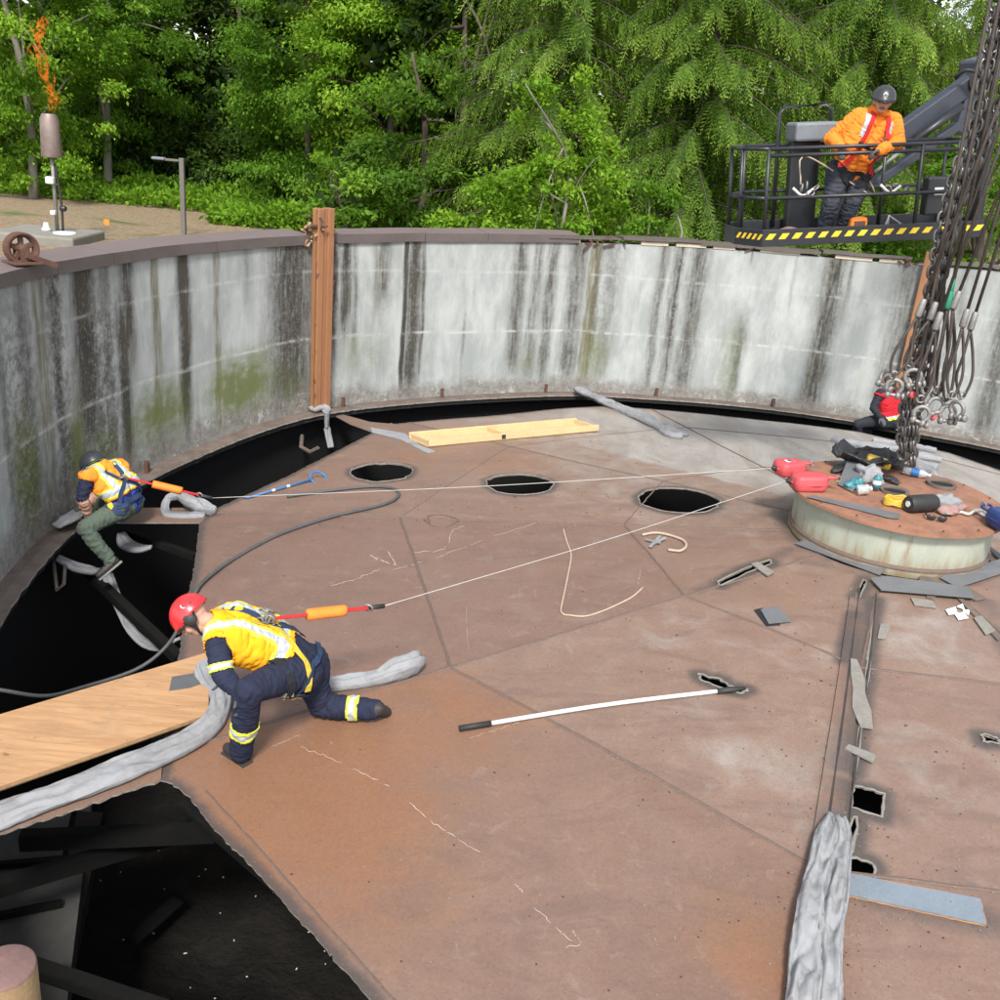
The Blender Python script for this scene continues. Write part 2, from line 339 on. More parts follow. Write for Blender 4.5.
# stains down the wall: (column left, column right, strength, from, to) with 1 = top of the wall, 0 = foot
DARK = [(-12, -2, .5, 1, 0), (10, 28, .5, 1, .1), (44, 58, .6, 1, .05), (68, 94, .95, 1, .3), (96, 110, .55, 1, 0), (112, 126, .95, .85, 0), (118, 134, .75, 1, .55), (176, 189, 1.0, 1, .15), (150, 156, .35, 1, .6), (240, 252, .35, 1, .75), (266, 318, .8, 1, .05), (329, 341, .75, 1, .3), (341, 353, .85, 1, .5), (353, 360, .5, 1, .35), (376, 394, .55, 1, .62), (405, 409.5, 1.2, 1, .1), (409, 424, .85, 1, .05), (424, 428, .75, 1, .2), (468, 472, .45, .6, .2), (514, 532, .62, 1, .15), (532, 548, .5, 1, .1), (548, 562, .62, 1, .1), (568, 592, .58, 1, .08), (597, 606, .6, 1, .2), (606, 627, .38, 1, .05), (659, 672, .55, 1, .05), (672, 690, .5, 1, .1), (690, 714, .62, 1, .05), (681, 685, .8, 1, .1), (748, 762, .55, .62, 0), (796, 800, .3, 1, .6), (824, 852, .72, 1, 0), (852, 858, .5, 1, .75), (897, 930, .5, 1, .1), (950, 985, .35, 1, .0), (1004, 1040, .6, 1, 0)]
OLIVE = [(30, 42, .8, 1, 0), (58, 74, .4, .7, 0), (150, 158, .75, 1, 0), (213, 219, .8, 1, .1), (592, 602, .95, 1, .1), (600, 612, .45, .6, .1), (375, 384, .35, 1, .5), (828, 836, .3, 1, 0)]
LICHEN = [(-10, 30, .7, .95, .05), (42, 62, .95, 1, .05), (72, 116, .8, .9, .05), (269, 316, .35, 1, .2), (409, 424, .4, 1, .0), (681, 686, .7, 1, .1), (600, 625, .35, 1, .4)]
GREEN = [(-5, 26, .75, .55, .05), (55, 75, .8, .45, .05), (75, 112, .55, .35, .05), (118, 190, .62, .42, .12), (205, 275, .85, .42, .14), (275, 312, .35, .35, .1), (335, 400, .3, .5, .2), (520, 560, .3, .35, .1), (590, 625, .4, .45, .1), (735, 760, .35, .6, .0)]
_wn = {}
def WARP(th, h):
    k = (len(th), round(float(np.ravel(h)[0]), 4))
    if k not in _wn: hh = float(np.ravel(h)[0])*2.6; _wn[k] = np.array([.0035*noise.noise(Vector((t*RAD*2.2, hh*1.1, 0)))+.0022*noise.noise(Vector((t*RAD*9, hh*2.6, 3))) for t in th])
    return _wn[k]
def stain(th, h, L, soft=.85):
    o = np.zeros(np.broadcast(th, h).shape)
    for a, b, s, t0, t1 in L:
        ta, tb = thx_lin(a), thx_lin(b); mid, hw = (ta+tb)/2, abs(ta-tb)/2
        lat = np.clip((1-np.abs(th+WARP(th, h)-mid)/(hw*(1.55-.4*(t0-h)*(a % 2 > 1))))/soft, 0, 1)
        up = np.clip((t0+.14-h)/.3, 0, 1) if t0 < 1 else 1.0
        lo = np.clip((h-t1+.22)/.32, 0, 1)
        o = np.maximum(o, s*lat*up*lo)
    return o
_xs = np.linspace(0, 1000, 60); _ts = np.array([thx(x) for x in _xs])
def thx_lin(x):
    if x < 0: return _ts[0]+(_ts[0]-_ts[1])/(_xs[1]-_xs[0])*(-x)
    if x > 1000: return _ts[-1]+(_ts[-1]-_ts[-2])/(_xs[1]-_xs[0])*(x-1000)
    return np.interp(x, _xs, _ts)
def build_wall():
    th_d = np.arange(TH_R, TH_L, .0034); th_c = np.linspace(TH_L+.05, TH_R+2*math.pi-.05, 60)
    th = np.r_[th_d, th_c]; n = len(th); hz = np.linspace(0, 1, 84)
    v = []; at = {k: [] for k in ('u', 'zz', 'dark', 'olive', 'green', 'lichen', 'band', 'line', 'black')}; f = []
    zl, zt = zled(th), ztop(th)
    zt[len(th_d):] = .03; zl[len(th_d):] = 0            # toward the viewer the wall has been broken down to floor level
    def row(r_, z, h, black=0.0):
        for i in range(n): v.append((AX+r_*math.cos(th[i]), AY+r_*math.sin(th[i]), z[i]))
        at['u'].append(th*RAD); at['zz'].append(z); z0 = np.zeros(n)
        at['dark'].append(stain(th, h, DARK)); at['olive'].append(stain(th, h, OLIVE, .5)); at['green'].append(stain(th, h, GREEN, .8)); at['lichen'].append(stain(th, h, LICHEN))
        hh = z-zl; at['band'].append(np.clip(1.1-hh/(.38+.25*np.clip((th-1.9)/.9, 0, 1)), 0, 1.0)); 
        ln = np.maximum(.75*np.exp(-((hh-1.08-.01*np.sin(th*40))/.018)**2), .4*np.exp(-((hh-2.06)/.018)**2)); at['line'].append(ln); at['black'].append(np.full(n, black))
    rows = []
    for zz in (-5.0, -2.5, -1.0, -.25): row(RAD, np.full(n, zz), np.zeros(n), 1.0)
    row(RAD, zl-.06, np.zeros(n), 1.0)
    for h in hz: row(RAD, zl+(zt-zl)*h, np.full(n, h))
    row(RAD+.34, zt, np.ones(n)); row(RAD+.34, np.full(n, .3), np.ones(n)); row(RAD+.34, np.full(n, -5.0), np.ones(n))
    nr = len(v)//n
    for i in range(nr-1):
        for k in range(n): f.append((i*n+k, i*n+(k+1) % n, (i+1)*n+(k+1) % n, (i+1)*n+k))
    f = [q[::-1] for q in f]
    o = mk('tank_wall', v, f, M_CONC, org=(AX, AY, 0), smooth=False)
    for k, q in at.items(): attr(o, k, np.concatenate(q))
    tag(o, 'round concrete tank wall streaked with black stains and green moss', 'wall'); return o
wall = build_wall()
def sweep_arc(prof, t0, t1, n=24, jit=0.0):
    """profile [(radial offset, z offset from wall top)] swept along the wall between two angles"""
    v = []; f = []; m = len(prof)
    for i in range(n+1):
        th = t0+(t1-t0)*i/n; z = float(ztop(th))
        for dr, dz in prof: v.append(wp(th, RAD+dr, z+dz+jit*noise.noise(Vector((th*9, dr, 1)))))
    for i in range(n):
        for k in range(m): f.append((i*m+k, i*m+(k+1) % m, (i+1)*m+(k+1) % m, (i+1)*m+k))
    f += [tuple(range(m-1, -1, -1)), tuple(n*m+k for k in range(m))]; return v, f
# folded metal coping: panels with open joints
joints = [-260, -150, -40, 55, 112, 215, 309, 336, 424, 487, 579]
for a, b in zip(joints[:-1], joints[1:]):
    if a == 309: continue
    ta, tb = thx_lin(a)-.0007, thx_lin(b)+.0007
    v, f = sweep_arc([(-.035, -.005), (-.035, .125), (.42, .15), (.42, 0), (.36, 0), (.36, .004), (-.025, .004)], ta, tb, 14, .012)
    mi = [1 if (k % 7) == 1 else 0 for k in range(len(f)-2)]+[0, 0]
    mk('coping_panel', v, f, [M_COPING, M_COPTOP], wall, mi=mi)
# torn stretch on the right: thin bent sheet over timber blocks
for a, b, dz, tilt in [(548, 620, .075, 0), (622, 700, .085, .02), (700, 736, .07, -.01), (736, 820, .06, .01), (822, 911, .08, .02), (950, 1040, .06, 0)]:
    v, f = sweep_arc([(-.05, dz-.012), (-.05, dz+.012+tilt), (.38, dz+.02), (.38, dz-.01)], thx_lin(a), thx_lin(b), 10, .03); mk('torn_cap_sheet', v, f, M_COPING, wall)
for a, b in [(549, 557), (563, 580), (641, 668), (676, 706), (713, 735), (835, 872), (879, 904), (760, 800)]:
    v, f = sweep_arc([(-.015, .0), (-.015, .058), (.12, .058), (.12, .0)], thx_lin(a), thx_lin(b), 4, .01); mk('timber_block', v, f, M_BLOCK, wall)
for i in range(26):
    px = random.choice([random.uniform(582, 628), random.uniform(582, 628), random.uniform(736, 755), random.uniform(890, 915)]); th = thx_lin(px)
    p = wp(th, RAD+random.uniform(-.07, .02), float(ztop(th))+random.uniform(-.02, .1)); d = V3([random.gauss(0, 1), random.gauss(0, 1), random.gauss(0, .4)])
    if i == 0: deb = MB()
    deb.add(beam(p, p+d/np.linalg.norm(d)*random.uniform(.06, .25), .03, .025))
deb.build('rust_debris', M_RUST, wall)

# steel ledge left round the foot of the wall, its inner edge torch-cut
def build_ledge():
    th = np.arange(TH_R-.1, TH_L+.2, .006); n = len(th); zl = zled(th); v = []; f = []; mi = []
    rowdef = [(0.004, 0.0), (-LEDGE*.5, .012), (-LEDGE, 0.0), (-LEDGE-.004, -.022), (-LEDGE+.02, -.03), (-LEDGE+.02, -.09), (-LEDGE+.04, -.09), (-LEDGE+.04, -.04), (.004, -.04)]
    for r_, dz in rowdef:
        for i in range(n):
            j = .018*noise.noise(Vector((th[i]*60, 0, 0)))+.01*noise.noise(Vector((th[i]*210, 3, 0))) if r_ < -.2 else 0
            v.append(wp(th[i], RAD+r_+j, zl[i]+dz))
    for i in range(len(rowdef)-1):
        for k in range(n-1): f.append((i*n+k, (i+1)*n+k, (i+1)*n+k+1, i*n+k+1)); mi.append([0, 0, 1, 2, 2, 2, 2, 2][i])
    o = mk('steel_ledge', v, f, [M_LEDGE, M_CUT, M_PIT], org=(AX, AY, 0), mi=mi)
    tag(o, 'rusty steel ledge ring left at the foot of the concrete wall', 'ledge'); return o
ledge = build_ledge()
for px, py in [(147, 470), (343, 407), (442, 396), (546, 389), (773, 404), (656, 396)]:       # rusty bolt stubs standing on it
    p = onW(px, py, RAD-.1); th = wrap(theta(p)); z = float(zled(th)); q = wp(th, RAD-.1, z)
    m_ = MB().add(beam(q, q+[0, 0, .13], .07, .05, (1, 0, 0))).add(lathe([(.03, 0), (.03, .03)], q+[0, 0, .13], seg=6)); m_.build('bolt_stub', M_RUST, ledge)

# ---------------------------------------------------------------- pit
def pit_floor():
    n = 110; xs = np.linspace(-RAD, RAD, n); v = []; f = []; idx = {}
    for i, x in enumerate(xs):
        for j, y in enumerate(xs):
            if math.hypot(x, y) < RAD+.05:
                idx[i, j] = len(v); v.append((AX+x, AY+y, -3.6+.22*fbm((x, y, 0), .8, 4)))
    for (i, j) in list(idx):
        if all(k in idx for k in ((i+1, j), (i, j+1), (i+1, j+1))): f.append((idx[i, j], idx[i+1, j], idx[i+1, j+1], idx[i, j+1]))
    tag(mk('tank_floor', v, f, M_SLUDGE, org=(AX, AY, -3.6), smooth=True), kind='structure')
pit_floor()
# ================================================================ COVER
cover = thing('tank_cover', 'huge rusty red-brown steel tank cover of welded plates with cut holes', 'tank cover', (CX, CY, 0))
EDGE = [(1000, 470), (950, 453), (860, 432), (790, 423), (730, 417), (655, 409), (610, 405.5), (568, 408), (480, 416.5), (391, 424), (374, 432), (340, 449), (290, 475), (245, 495), (217, 508), (199, 524), (194, 568), (189, 588), (178, 656), (172, 690), (164, 730), (161, 779), (172, 782), (190, 798), (215, 830), (250, 866), (292, 912), (330, 955), (372, 1002)]
_e = np.array([onC(*p) for p in EDGE])
def polar(p): return math.atan2(p[1]-CY, p[0]-CX) % (2*math.pi), math.hypot(p[0]-CX, p[1]-CY)
_pa = [polar(p) for p in _e]; _pa = _pa + [(R(236), 7.5), (R(270), 7.7), (R(320), 7.6), (R(358), 7.2)]; _pa = [(a if a > R(20) or True else a, r_) for a, r_ in _pa]; _pa.sort()
# walk the outline as straight runs so that corners stay sharp
def rho_edge(a):
    a %= 2*math.pi
    for (a0, r0), (a1, r1) in zip(_pa, _pa[1:]+[(_pa[0][0]+2*math.pi, _pa[0][1])]):
        for aa in (a, a+2*math.pi):
            if a0 <= aa <= a1 and a1 > a0:
                p0 = np.array([r0*math.cos(a0), r0*math.sin(a0)]); p1 = np.array([r1*math.cos(a1), r1*math.sin(a1)]); d = np.array([math.cos(aa), math.sin(aa)]); e = p1-p0
                den = d[0]*e[1]-d[1]*e[0]
                return (p0[0]*e[1]-p0[1]*e[0])/den if abs(den) > 1e-9 else r0
    return 6.9
RADIALS = [R(a) for a in (176.5, 212.3, 248.0, 283, 319, 355, 31, 67, 105, 141)]      # ten sectors, welded seams between
R1, R2, R0 = 2.72, 5.12, 1.0
HOLES = []           # world-space loops cut out of the plates
def circle_hole(px, py, rx_px, pxm, n=36):
    p = onC(px, py); r_ = rx_px/pxm
    HOLES.append([(p[0]+(r_+.012*random.gauss(0, 1))*math.cos(2*math.pi*k/n), p[1]+(r_+.012*random.gauss(0, 1))*math.sin(2*math.pi*k/n)) for k in range(n)])
for a in ((382, 472, 30, 80), (519.5, 484, 33, 84), (678.5, 500, 38.5, 86)): circle_hole(*a)
def poly_hole(pts, n=5):
    o = []; m = len(pts)
    for i in range(m):
        a, b = onC(*pts[i]), onC(*pts[(i+1) % m])
        for k in range(n):
            t = k/n; q = a*(1-t)+b*t; o.append((q[0]+random.gauss(0, .006), q[1]+random.gauss(0, .006)))
    HOLES.append(o)
poly_hole([(699, 674), (722, 680), (728, 686), (748, 690), (741, 694), (720, 688), (700, 680)])
poly_hole([(854, 786), (885, 794), (882, 817), (852, 808)])
poly_hole([(846, 856), (874, 864), (875, 880), (845, 876)])
poly_hole([(981, 734), (997, 737), (999, 744), (984, 742)])
for s in ([(853, 616), (856, 617), (852, 640), (847, 662), (844, 661), (847, 640)], [(863, 580), (866.5, 581), (859, 599), (855.5, 598)], [(718, 582), (745, 569), (770, 560), (771.5, 563.5), (746, 573), (720, 586)], [(873.5, 600), (875.5, 600), (870, 660), (868, 660)], [(868, 661), (869.8, 661), (863, 712), (861, 712)], [(861, 714), (863.2, 714), (855.5, 772), (853.5, 772)], [(852.5, 817), (855.5, 817), (850.5, 852), (848, 852)]):
    poly_hole(s, 3)
HP = [np.array(h) for h in HOLES]
def inpoly(P, poly):
    x, y = P[:, 0], P[:, 1]; o = np.zeros(len(P), bool); n = len(poly)
    for i in range(n):
        x0, y0 = poly[i]; x1, y1 = poly[(i+1) % n]
        c = ((y0 > y) != (y1 > y)); 
        with np.errstate(divide='ignore', invalid='ignore'): o ^= c & (x < (x1-x0)*(y-y0)/(y1-y0+1e-12)+x0)
    return o
def seg_d(P, a, b):
    a, b = np.asarray(a)[:2], np.asarray(b)[:2]; d = b-a; t = np.clip(((P-a)@d)/(d@d+1e-12), 0, 1); return np.hypot(*(P-a-t[:, None]*d).T)
_ep = [(CX+rho_edge(a)*math.cos(a), CY+rho_edge(a)*math.sin(a)) for a in np.linspace(0, 2*math.pi, 720)]
EDGEPTS = np.array(_ep)
_dr = onC(886, 556)
def cover_attrs(o, v, tone=(.35, 0, 0)):
    P = np.asarray(v)[:, :2]; n = len(P)
    dcut = np.full(n, 9.0)
    for h in HP:
        bb = np.hypot(*(P-h.mean(0)).T); near = bb < 3
        if near.any():
            for i in range(len(h)): dcut[near] = np.minimum(dcut[near], seg_d(P[near], h[i], h[(i+1) % len(h)]))
    de = np.full(n, 9.0)
    for i in range(len(EDGEPTS)): 
        dd = np.hypot(*(P-EDGEPTS[i]).T); de = np.minimum(de, dd)
    soot = np.exp(-(dcut/.11)**2)*.95 + np.exp(-(de/.085)**2)*1.1
    # burnt strip along the seam toward the viewer and round the drum
    for a, b, wd, s in ((onC(866, 578), onC(830, 830), .13, .75), (onC(830, 830), onC(812, 1010), .2, .5), (onC(700, 590), onC(790, 550), .12, .65), (onC(846, 890), onC(1000, 925), .17, .75), (onC(985, 600), onC(1010, 660), .15, .7), (onC(880, 800), onC(905, 822), .12, .55), (onC(800, 560), onC(960, 605), .12, .55), (onC(870, 690), onC(900, 700), .1, .4)):
        soot = np.maximum(soot, s*np.exp(-(seg_d(P, a, b)/wd)**2))
    rd = np.hypot(P[:, 0]-DC[0], P[:, 1]-DC[1]); soot = np.maximum(soot, .85*np.exp(-((rd-DR)/.2)**2))
    grey = np.zeros(n)
    for c, rr, s in ((onC(800, 450), 3.4, 1.3), (onC(960, 440), 3.2, 1.3), (onC(640, 425), 2.0, .85), (onC(500, 420), 1.2, .45), (onC(760, 640), 1.2, .25), (onC(720, 740), 1.1, .28), (onC(930, 640), .8, .5), (onC(880, 740), 1.0, .3), (onC(620, 640), 1.0, .3), (onC(760, 770), .9, .25), (onC(980, 640), .9, .35), (onC(960, 480), 1.5, .8)):
        grey = np.maximum(grey, s*np.exp(-(np.hypot(P[:, 0]-c[0], P[:, 1]-c[1])/rr)**2))
    # bare steel ends at the seam that runs left from the drum
    a, b = onC(560, 440), onC(800, 500); side = (b[0]-a[0])*(P[:, 1]-a[1])-(b[1]-a[1])*(P[:, 0]-a[0]); grey = np.where(side > 0, grey, np.minimum(grey, .42))
    org = np.zeros(n)
    for c, rr, s in ((onC(300, 790), 1.0, 1.0), (onC(420, 720), .9, .6), (onC(250, 860), .7, .7), (onC(250, 600), 1.0, .1), (onC(420, 455), .9, .4), (onC(520, 460), 1.0, .45), (onC(700, 470), 1.0, .35), (onC(770, 590), .6, .3), (onC(760, 950), .5, .55), (onC(330, 870), .8, .55)):
        org = np.maximum(org, s*np.exp(-(np.hypot(P[:, 0]-c[0], P[:, 1]-c[1])/rr)**2))
    pale = np.exp(-(dcut/.022)**2)*.9 + np.exp(-(de/.025)**2)*.9
    org = np.clip(org+tone[2], 0, 1); attr(o, 'tone', np.full(n, tone[0])); attr(o, 'mauve', np.full(n, tone[1]))
    for k, q in (('soot', soot), ('grey', grey), ('orange', org), ('pale', np.clip(pale, 0, 1))): attr(o, k, q)
DC = np.array(onC(887, 531)); DR = 0.98          # drum on the cover
def plate(loop, name='plate', th=.012, grid=.085, gap=.004, tone=(.4, 0, 0)):
    L = np.array(loop); c = L.mean(0); L = L-(L-c)/np.maximum(np.linalg.norm(L-c, axis=1), 1e-6)[:, None]*gap
    hs = [h for h in HP if inpoly(h, L).any()]
    mn, mx = L.min(0), L.max(0); gx, gy = np.meshgrid(np.arange(mn[0], mx[0], grid), np.arange(mn[1], mx[1], grid)); Pg = np.stack([gx.ravel(), gy.ravel()], 1)+rng.uniform(-.02, .02, (gx.size, 2))
    # finer points near holes
    for h in hs:
        hc = h.mean(0); e = max(np.hypot(*(h-hc).T))+.16; fx, fy = np.meshgrid(np.arange(hc[0]-e, hc[0]+e, .03), np.arange(hc[1]-e, hc[1]+e, .03)); Pg = np.vstack([Pg, np.stack([fx.ravel(), fy.ravel()], 1)])
    keep = inpoly(Pg, L)
    dl = np.full(len(Pg), 9.0)
    for i in range(len(L)): dl = np.minimum(dl, seg_d(Pg, L[i], L[(i+1) % len(L)]))
    keep &= dl > .02
    for h in hs:
        keep &= ~inpoly(Pg, h); dh = np.full(len(Pg), 9.0)
        for i in range(len(h)): dh = np.minimum(dh, seg_d(Pg, h[i], h[(i+1) % len(h)]))
        keep &= dh > .008
    pts = [Vector(p) for p in L]; ed = [(i, (i+1) % len(L)) for i in range(len(L))]
    for h in hs:
        k = len(pts); pts += [Vector(p) for p in h]; ed += [(k+i, k+(i+1) % len(h)) for i in range(len(h))]
    pts += [Vector(p) for p in Pg[keep]]
    vo, eo, fo, *_ = geometry.delaunay_2d_cdt(pts, ed, [], 0, 1e-6)
    V2 = np.array([q[:] for q in vo]); F = np.array([t[:3] for t in fo]); cen = V2[F].mean(1)
    ok = inpoly(cen, L)
    for h in hs: ok &= ~inpoly(cen, h)
    F = F[ok]; n = len(V2)
    z = cone_z(V2[:, 0], V2[:, 1]) + np.array([.012*noise.noise(Vector((x*.7, y*.7, 2))) for x, y in V2])
    top = np.c_[V2, z]; bot = np.c_[V2, z-th]
    ec = {}
    for a, b, c_ in F:
        for p, q in ((a, b), (b, c_), (c_, a)): ec[(p, q)] = 1
    side = [(int(q), int(p), int(p)+n, int(q)+n) for (p, q) in ec if (q, p) not in ec]
    faces = [tuple(map(int, t)) for t in F] + [tuple(int(i)+n for i in t[::-1]) for t in F] + side
    mi = [0]*len(F) + [1]*len(F) + [2]*len(side)
    o = mk(name, np.vstack([top, bot]), faces, [M_COVER, M_DKSTEEL, M_CUT], cover, mi=mi)
    cover_attrs(o, np.vstack([top, bot]), tone); return o
def pol(a, r_): return (CX+r_*math.cos(a), CY+r_*math.sin(a))
def dens(a, b, st=.09, jit=0.0):
    a, b = np.array(a), np.array(b); n = max(1, int(np.hypot(*(b-a))/st)); return [tuple(a+(b-a)*k/n+(rng.normal(0, jit, 2) if jit else 0)) for k in range(n)]
ns = len(RADIALS)
for i in range(ns):
    a0, a1 = RADIALS[i], RADIALS[(i+1) % ns]; a1 = a1 if a1 > a0 else a1+2*math.pi
    TN = {0: ((.42, .3, 0), (.32, .5, 0), (.24, .6, 0)), 1: ((.5, .15, 0), (.55, .2, 0), (.36, .25, .12)), 2: ((.62, .2, 0), (.52, .3, 0), (.42, .25, .03)), 9: ((.5, .15, .08), (.5, .15, .12), (.42, .25, .12)), 8: ((.6, 0, .05), (.7, 0, 0), (.7, 0, 0))}.get(i, ((.5, 0, 0),)*3)
    far = i in (3, 4, 5, 6)       # mostly out of view
    g = .16 if far else .075
    inner = [pol(a, R0) for a in np.linspace(a1, a0, 6)]
    loop = inner[:-1] + dens(inner[-1], pol(a0, R1)) + dens(pol(a0, R1), pol(a1, R1)) + dens(pol(a1, R1), inner[0]); plate(loop, grid=g, tone=TN[0])
    loop = dens(pol(a0, R1), pol(a0, R2)) + dens(pol(a0, R2), pol(a1, R2)) + dens(pol(a1, R2), pol(a1, R1)) + dens(pol(a1, R1), pol(a0, R1)); plate(loop, grid=g, tone=TN[1])
    aa = np.linspace(a0, a1, 60 if far else 130)
    # outline corners kept
    aa = np.unique(np.r_[aa, [p[0]+k for p in _pa for k in (0, 2*math.pi) if a0 < p[0]+k < a1]])
    rim = [pol(a, rho_edge(a)+random.gauss(0, .004)+.006*noise.noise(Vector((a*30, 0, 0)))) for a in aa]
    loop = dens(pol(a0, R2), rim[0]) + rim + dens(rim[-1], pol(a1, R2))[1:] + dens(pol(a1, R2), pol(a0, R2)); plate(loop, grid=g, tone=TN[2])
# weld beads along the seams
def bead(a, b, r_=.0145, name='weld_seam', dz=.001):
    a, b = np.array(a), np.array(b); n = max(2, int(np.hypot(*(b-a))/.1)); P = []
    for k in range(n+1):
        q = a+(b-a)*k/n; P.append((q[0]+random.gauss(0, .003), q[1]+random.gauss(0, .003), float(cone_z(q[0], q[1]))+dz+.012*noise.noise(Vector((q[0]*.7, q[1]*.7, 2)))))
    v, f = tube(P, [r_*random.uniform(.8, 1.2) for _ in P], 6, rz=r_*.55); mk(name, v, f, M_WELD, cover)
for i in range(ns):
    if i in (4, 5): continue
    a0, a1 = RADIALS[i], RADIALS[(i+1) % ns]
    bead(pol(a0, R0+.1), pol(a0, rho_edge(a0)-.02)); bead(pol(a0, R1), pol(a1, R1), .008 if i in (8, 9) else .0145); bead(pol(a0, R2), pol(a1, R2), .006 if i in (8, 9) else .0145)
bead(onC(205, 790)[:2], onC(398, 1005)[:2], .008)
M_SOOT = mat('soot_line', (.035, .03, .028), (.07, .055, .047), .8, sc=20, fine=60)
# lapped strip along the seam toward the viewer
def ribbonC(pts_px, wds, name, mtl, dz=.006, th=.006, parent=cover, n=None):
    """flat strip lying on the cover along a surveyed line"""
    P = [onC(*p) for p in pts_px]; n = n or max(3, len(P)*6); S = spline(P, n); W = np.interp(np.linspace(0, 1, n), np.linspace(0, 1, len(wds)), wds); T = np.gradient(S, axis=0); v = []; f = []
    for i in range(n):
        t = T[i]/np.linalg.norm(T[i]); s = np.cross(t, [0, 0, 1]); s /= np.linalg.norm(s)
        for sg in (-1, 1):
            q = S[i]+s*sg*W[i]/2; z = float(cone_z(q[0], q[1]))+.012*noise.noise(Vector((q[0]*.7, q[1]*.7, 2))); v.append((q[0], q[1], z+dz)); v.append((q[0], q[1], z+dz-th))
    for i in range(n-1):
        k = i*4; f += [(k, k+2, k+6, k+4), (k+1, k+5, k+7, k+3), (k, k+4, k+5, k+1), (k+2, k+3, k+7, k+6)]
    f += [(0, 1, 3, 2), (n*4-4, n*4-2, n*4-1, n*4-3)]
    return mk(name, v, f, mtl, parent)
for _pp, _w in (([(859, 590), (845, 700), (831, 800), (817, 900), (805, 1008)], .016), ([(876, 596), (870, 660), (858, 745), (846, 850), (836, 930), (828, 1008)], .012)): ribbonC(_pp, [_w*random.uniform(.3, 1.3) for _ in range(30)], 'burnt_joint', M_SOOT, .0195, .004, n=90)
lap = ribbonC([(858, 600), (846, 700), (832, 800), (818, 900), (806, 1008)], [.15, .16, .17, .17, .17], 'lapped_strip', M_COVER, .018, .017, n=60)
cover_attrs(lap, np.array([q.co[:] for q in lap.data.vertices])+ORG[cover.name])
# chalk lines and scuffs
CH = [([(300, 748), (335, 761), (390, 787)], .007), ([(410, 803), (430, 822), (455, 838), (482, 855)], .008), ([(515, 885), (523, 892)], .009), ([(534, 907), (546, 918), (566, 937), (580, 945), (566, 947)], .008), ([(572, 930), (582, 943)], .005),
      ([(330, 586), (358, 578), (384, 568)], .012), ([(392, 570), (430, 560), (485, 540), (545, 520)], .008), ([(370, 556), (382, 561), (396, 566)], .02), ([(412, 553), (444, 549), (452, 532), (466, 526)], .012), ([(388, 552), (396, 565)], .015), ([(640, 571), (638, 585)], .006), ([(300, 735), (270, 748)], .004), ([(470, 738), (520, 722)], .004), ([(466, 605), (468, 650)], .004)]
for i_, (pts, wd) in enumerate(CH):
    S_ = spline([np.array([p[0], p[1], 0]) for p in pts], 40); k_ = 0; seg_ = 0
    while k_ < 38:
        m_ = random.randint(3, 11); q_ = [tuple(S_[j][:2]+rng.normal(0, .5, 2)) for j in range(k_, min(40, k_+m_+1), 1)]
        if len(q_) > 2: ribbonC(q_[::2] if len(q_) > 5 else q_, [wd*random.uniform(.1, .3), wd*random.uniform(.35, .65), wd*random.uniform(.1, .3)], 'chalk_mark', M_CHALK, .0035, .002)
        k_ += m_+(random.randint(0, 4) if seg_ % 2 else 0); seg_ += 1
# torch-cut rims round the three openings and the slots
for h in HP:
    big = len(h) == 36; hc = h.mean(0)
    P = [(x, y, float(cone_z(x, y))+.004) for x, y in hc+(h-hc)*(1.02 if big else 1.0)]
    v, f = tube(P, [random.uniform(.004, .009) if big else random.uniform(.005, .013) for _ in P], 6, closed=True, rz=.006); mk('cut_rim', v, f, M_CUT if big else M_SCALE, cover)
# steel strips left between cover and ledge
def strip(pts_px, name, th=.012, zo=None):
    P = [onC(*p) if zo is None else atZ(p[0], p[1], zo) for p in pts_px]
    v, f = slab(P, 0.003, th); o = mk(name, v, f, [M_COVER, M_DKSTEEL, M_CUT], cover, mi=[0, 1]+[2]*(len(P)))
    cover_attrs(o, np.array(v)); o.data.attributes['pale'].data.foreach_set('value', np.zeros(len(v), np.float32)); o.data.attributes['soot'].data.foreach_set('value', np.full(len(v), .35, np.float32)); return o
strip([(216, 508), (200, 523), (165, 523), (122, 523), (90, 521), (76, 527), (92, 508), (150, 508)], 'radial_strip')
strip([(372, 431), (391, 423), (425, 438), (405, 442)], 'radial_strip'); strip([(328, 412), (337, 413), (370, 422), (392, 424), (406, 437), (372, 432), (350, 424)], 'radial_strip')
_n = 26; _lo = [(161-161*k/_n, 780+54*k/_n+.7*math.sin(k*2.1)+random.uniform(-.8, .8)) for k in range(_n+1)]
strip([(163, 752), (120, 772), (0, 812), (-60, 830), (-60, 856)]+_lo[::-1], 'radial_strip', .016)
# dished drum with a bolted lid on top of the cover
def m_drum():
    m, t, b = nodes_of('pale_green_drum_paint'); g = G(t); p = g.pos(); z = g.n('ShaderNodeSeparateXYZ'); g.link(p, z.inputs[0])
    n1 = g.noise(p, 2.5, 5, .65, .5); n2 = g.noise(g.scale(p, (1, 1, .15)), 9, 5, .65); n3 = g.noise(p, 45, 3, .6)
    c = g.mix(g.ramp(n1, (.35, .65)), (.31, .335, .27), (.37, .39, .32)); h = g.m('SUBTRACT', z.outputs[2], 0.600000)
    foot = g.m('MULTIPLY_ADD', g.m('SUBTRACT', n2, .5), .55, g.m('SUBTRACT', .30, h)); c = g.mix(g.m('MULTIPLY', g.ramp(foot, (.0, .32)), .85), c, g.mix(n1, (.27, .18, .07), (.16, .085, .045)))
    runs = g.ramp(n2, (.60, .70)); c = g.mix(g.m('MULTIPLY', runs, .5), c, (.22, .15, .08)); c = g.mix(.3, c, g.mix(n3, (.6, .6, .6), (1.1, 1.1, 1.1)), 'MULTIPLY')
    g.put(b.inputs['Base Color'], c); b.inputs['Roughness'].default_value = .6; g.bump(b, g.m('ADD', n3, n1), .15, .006); return m
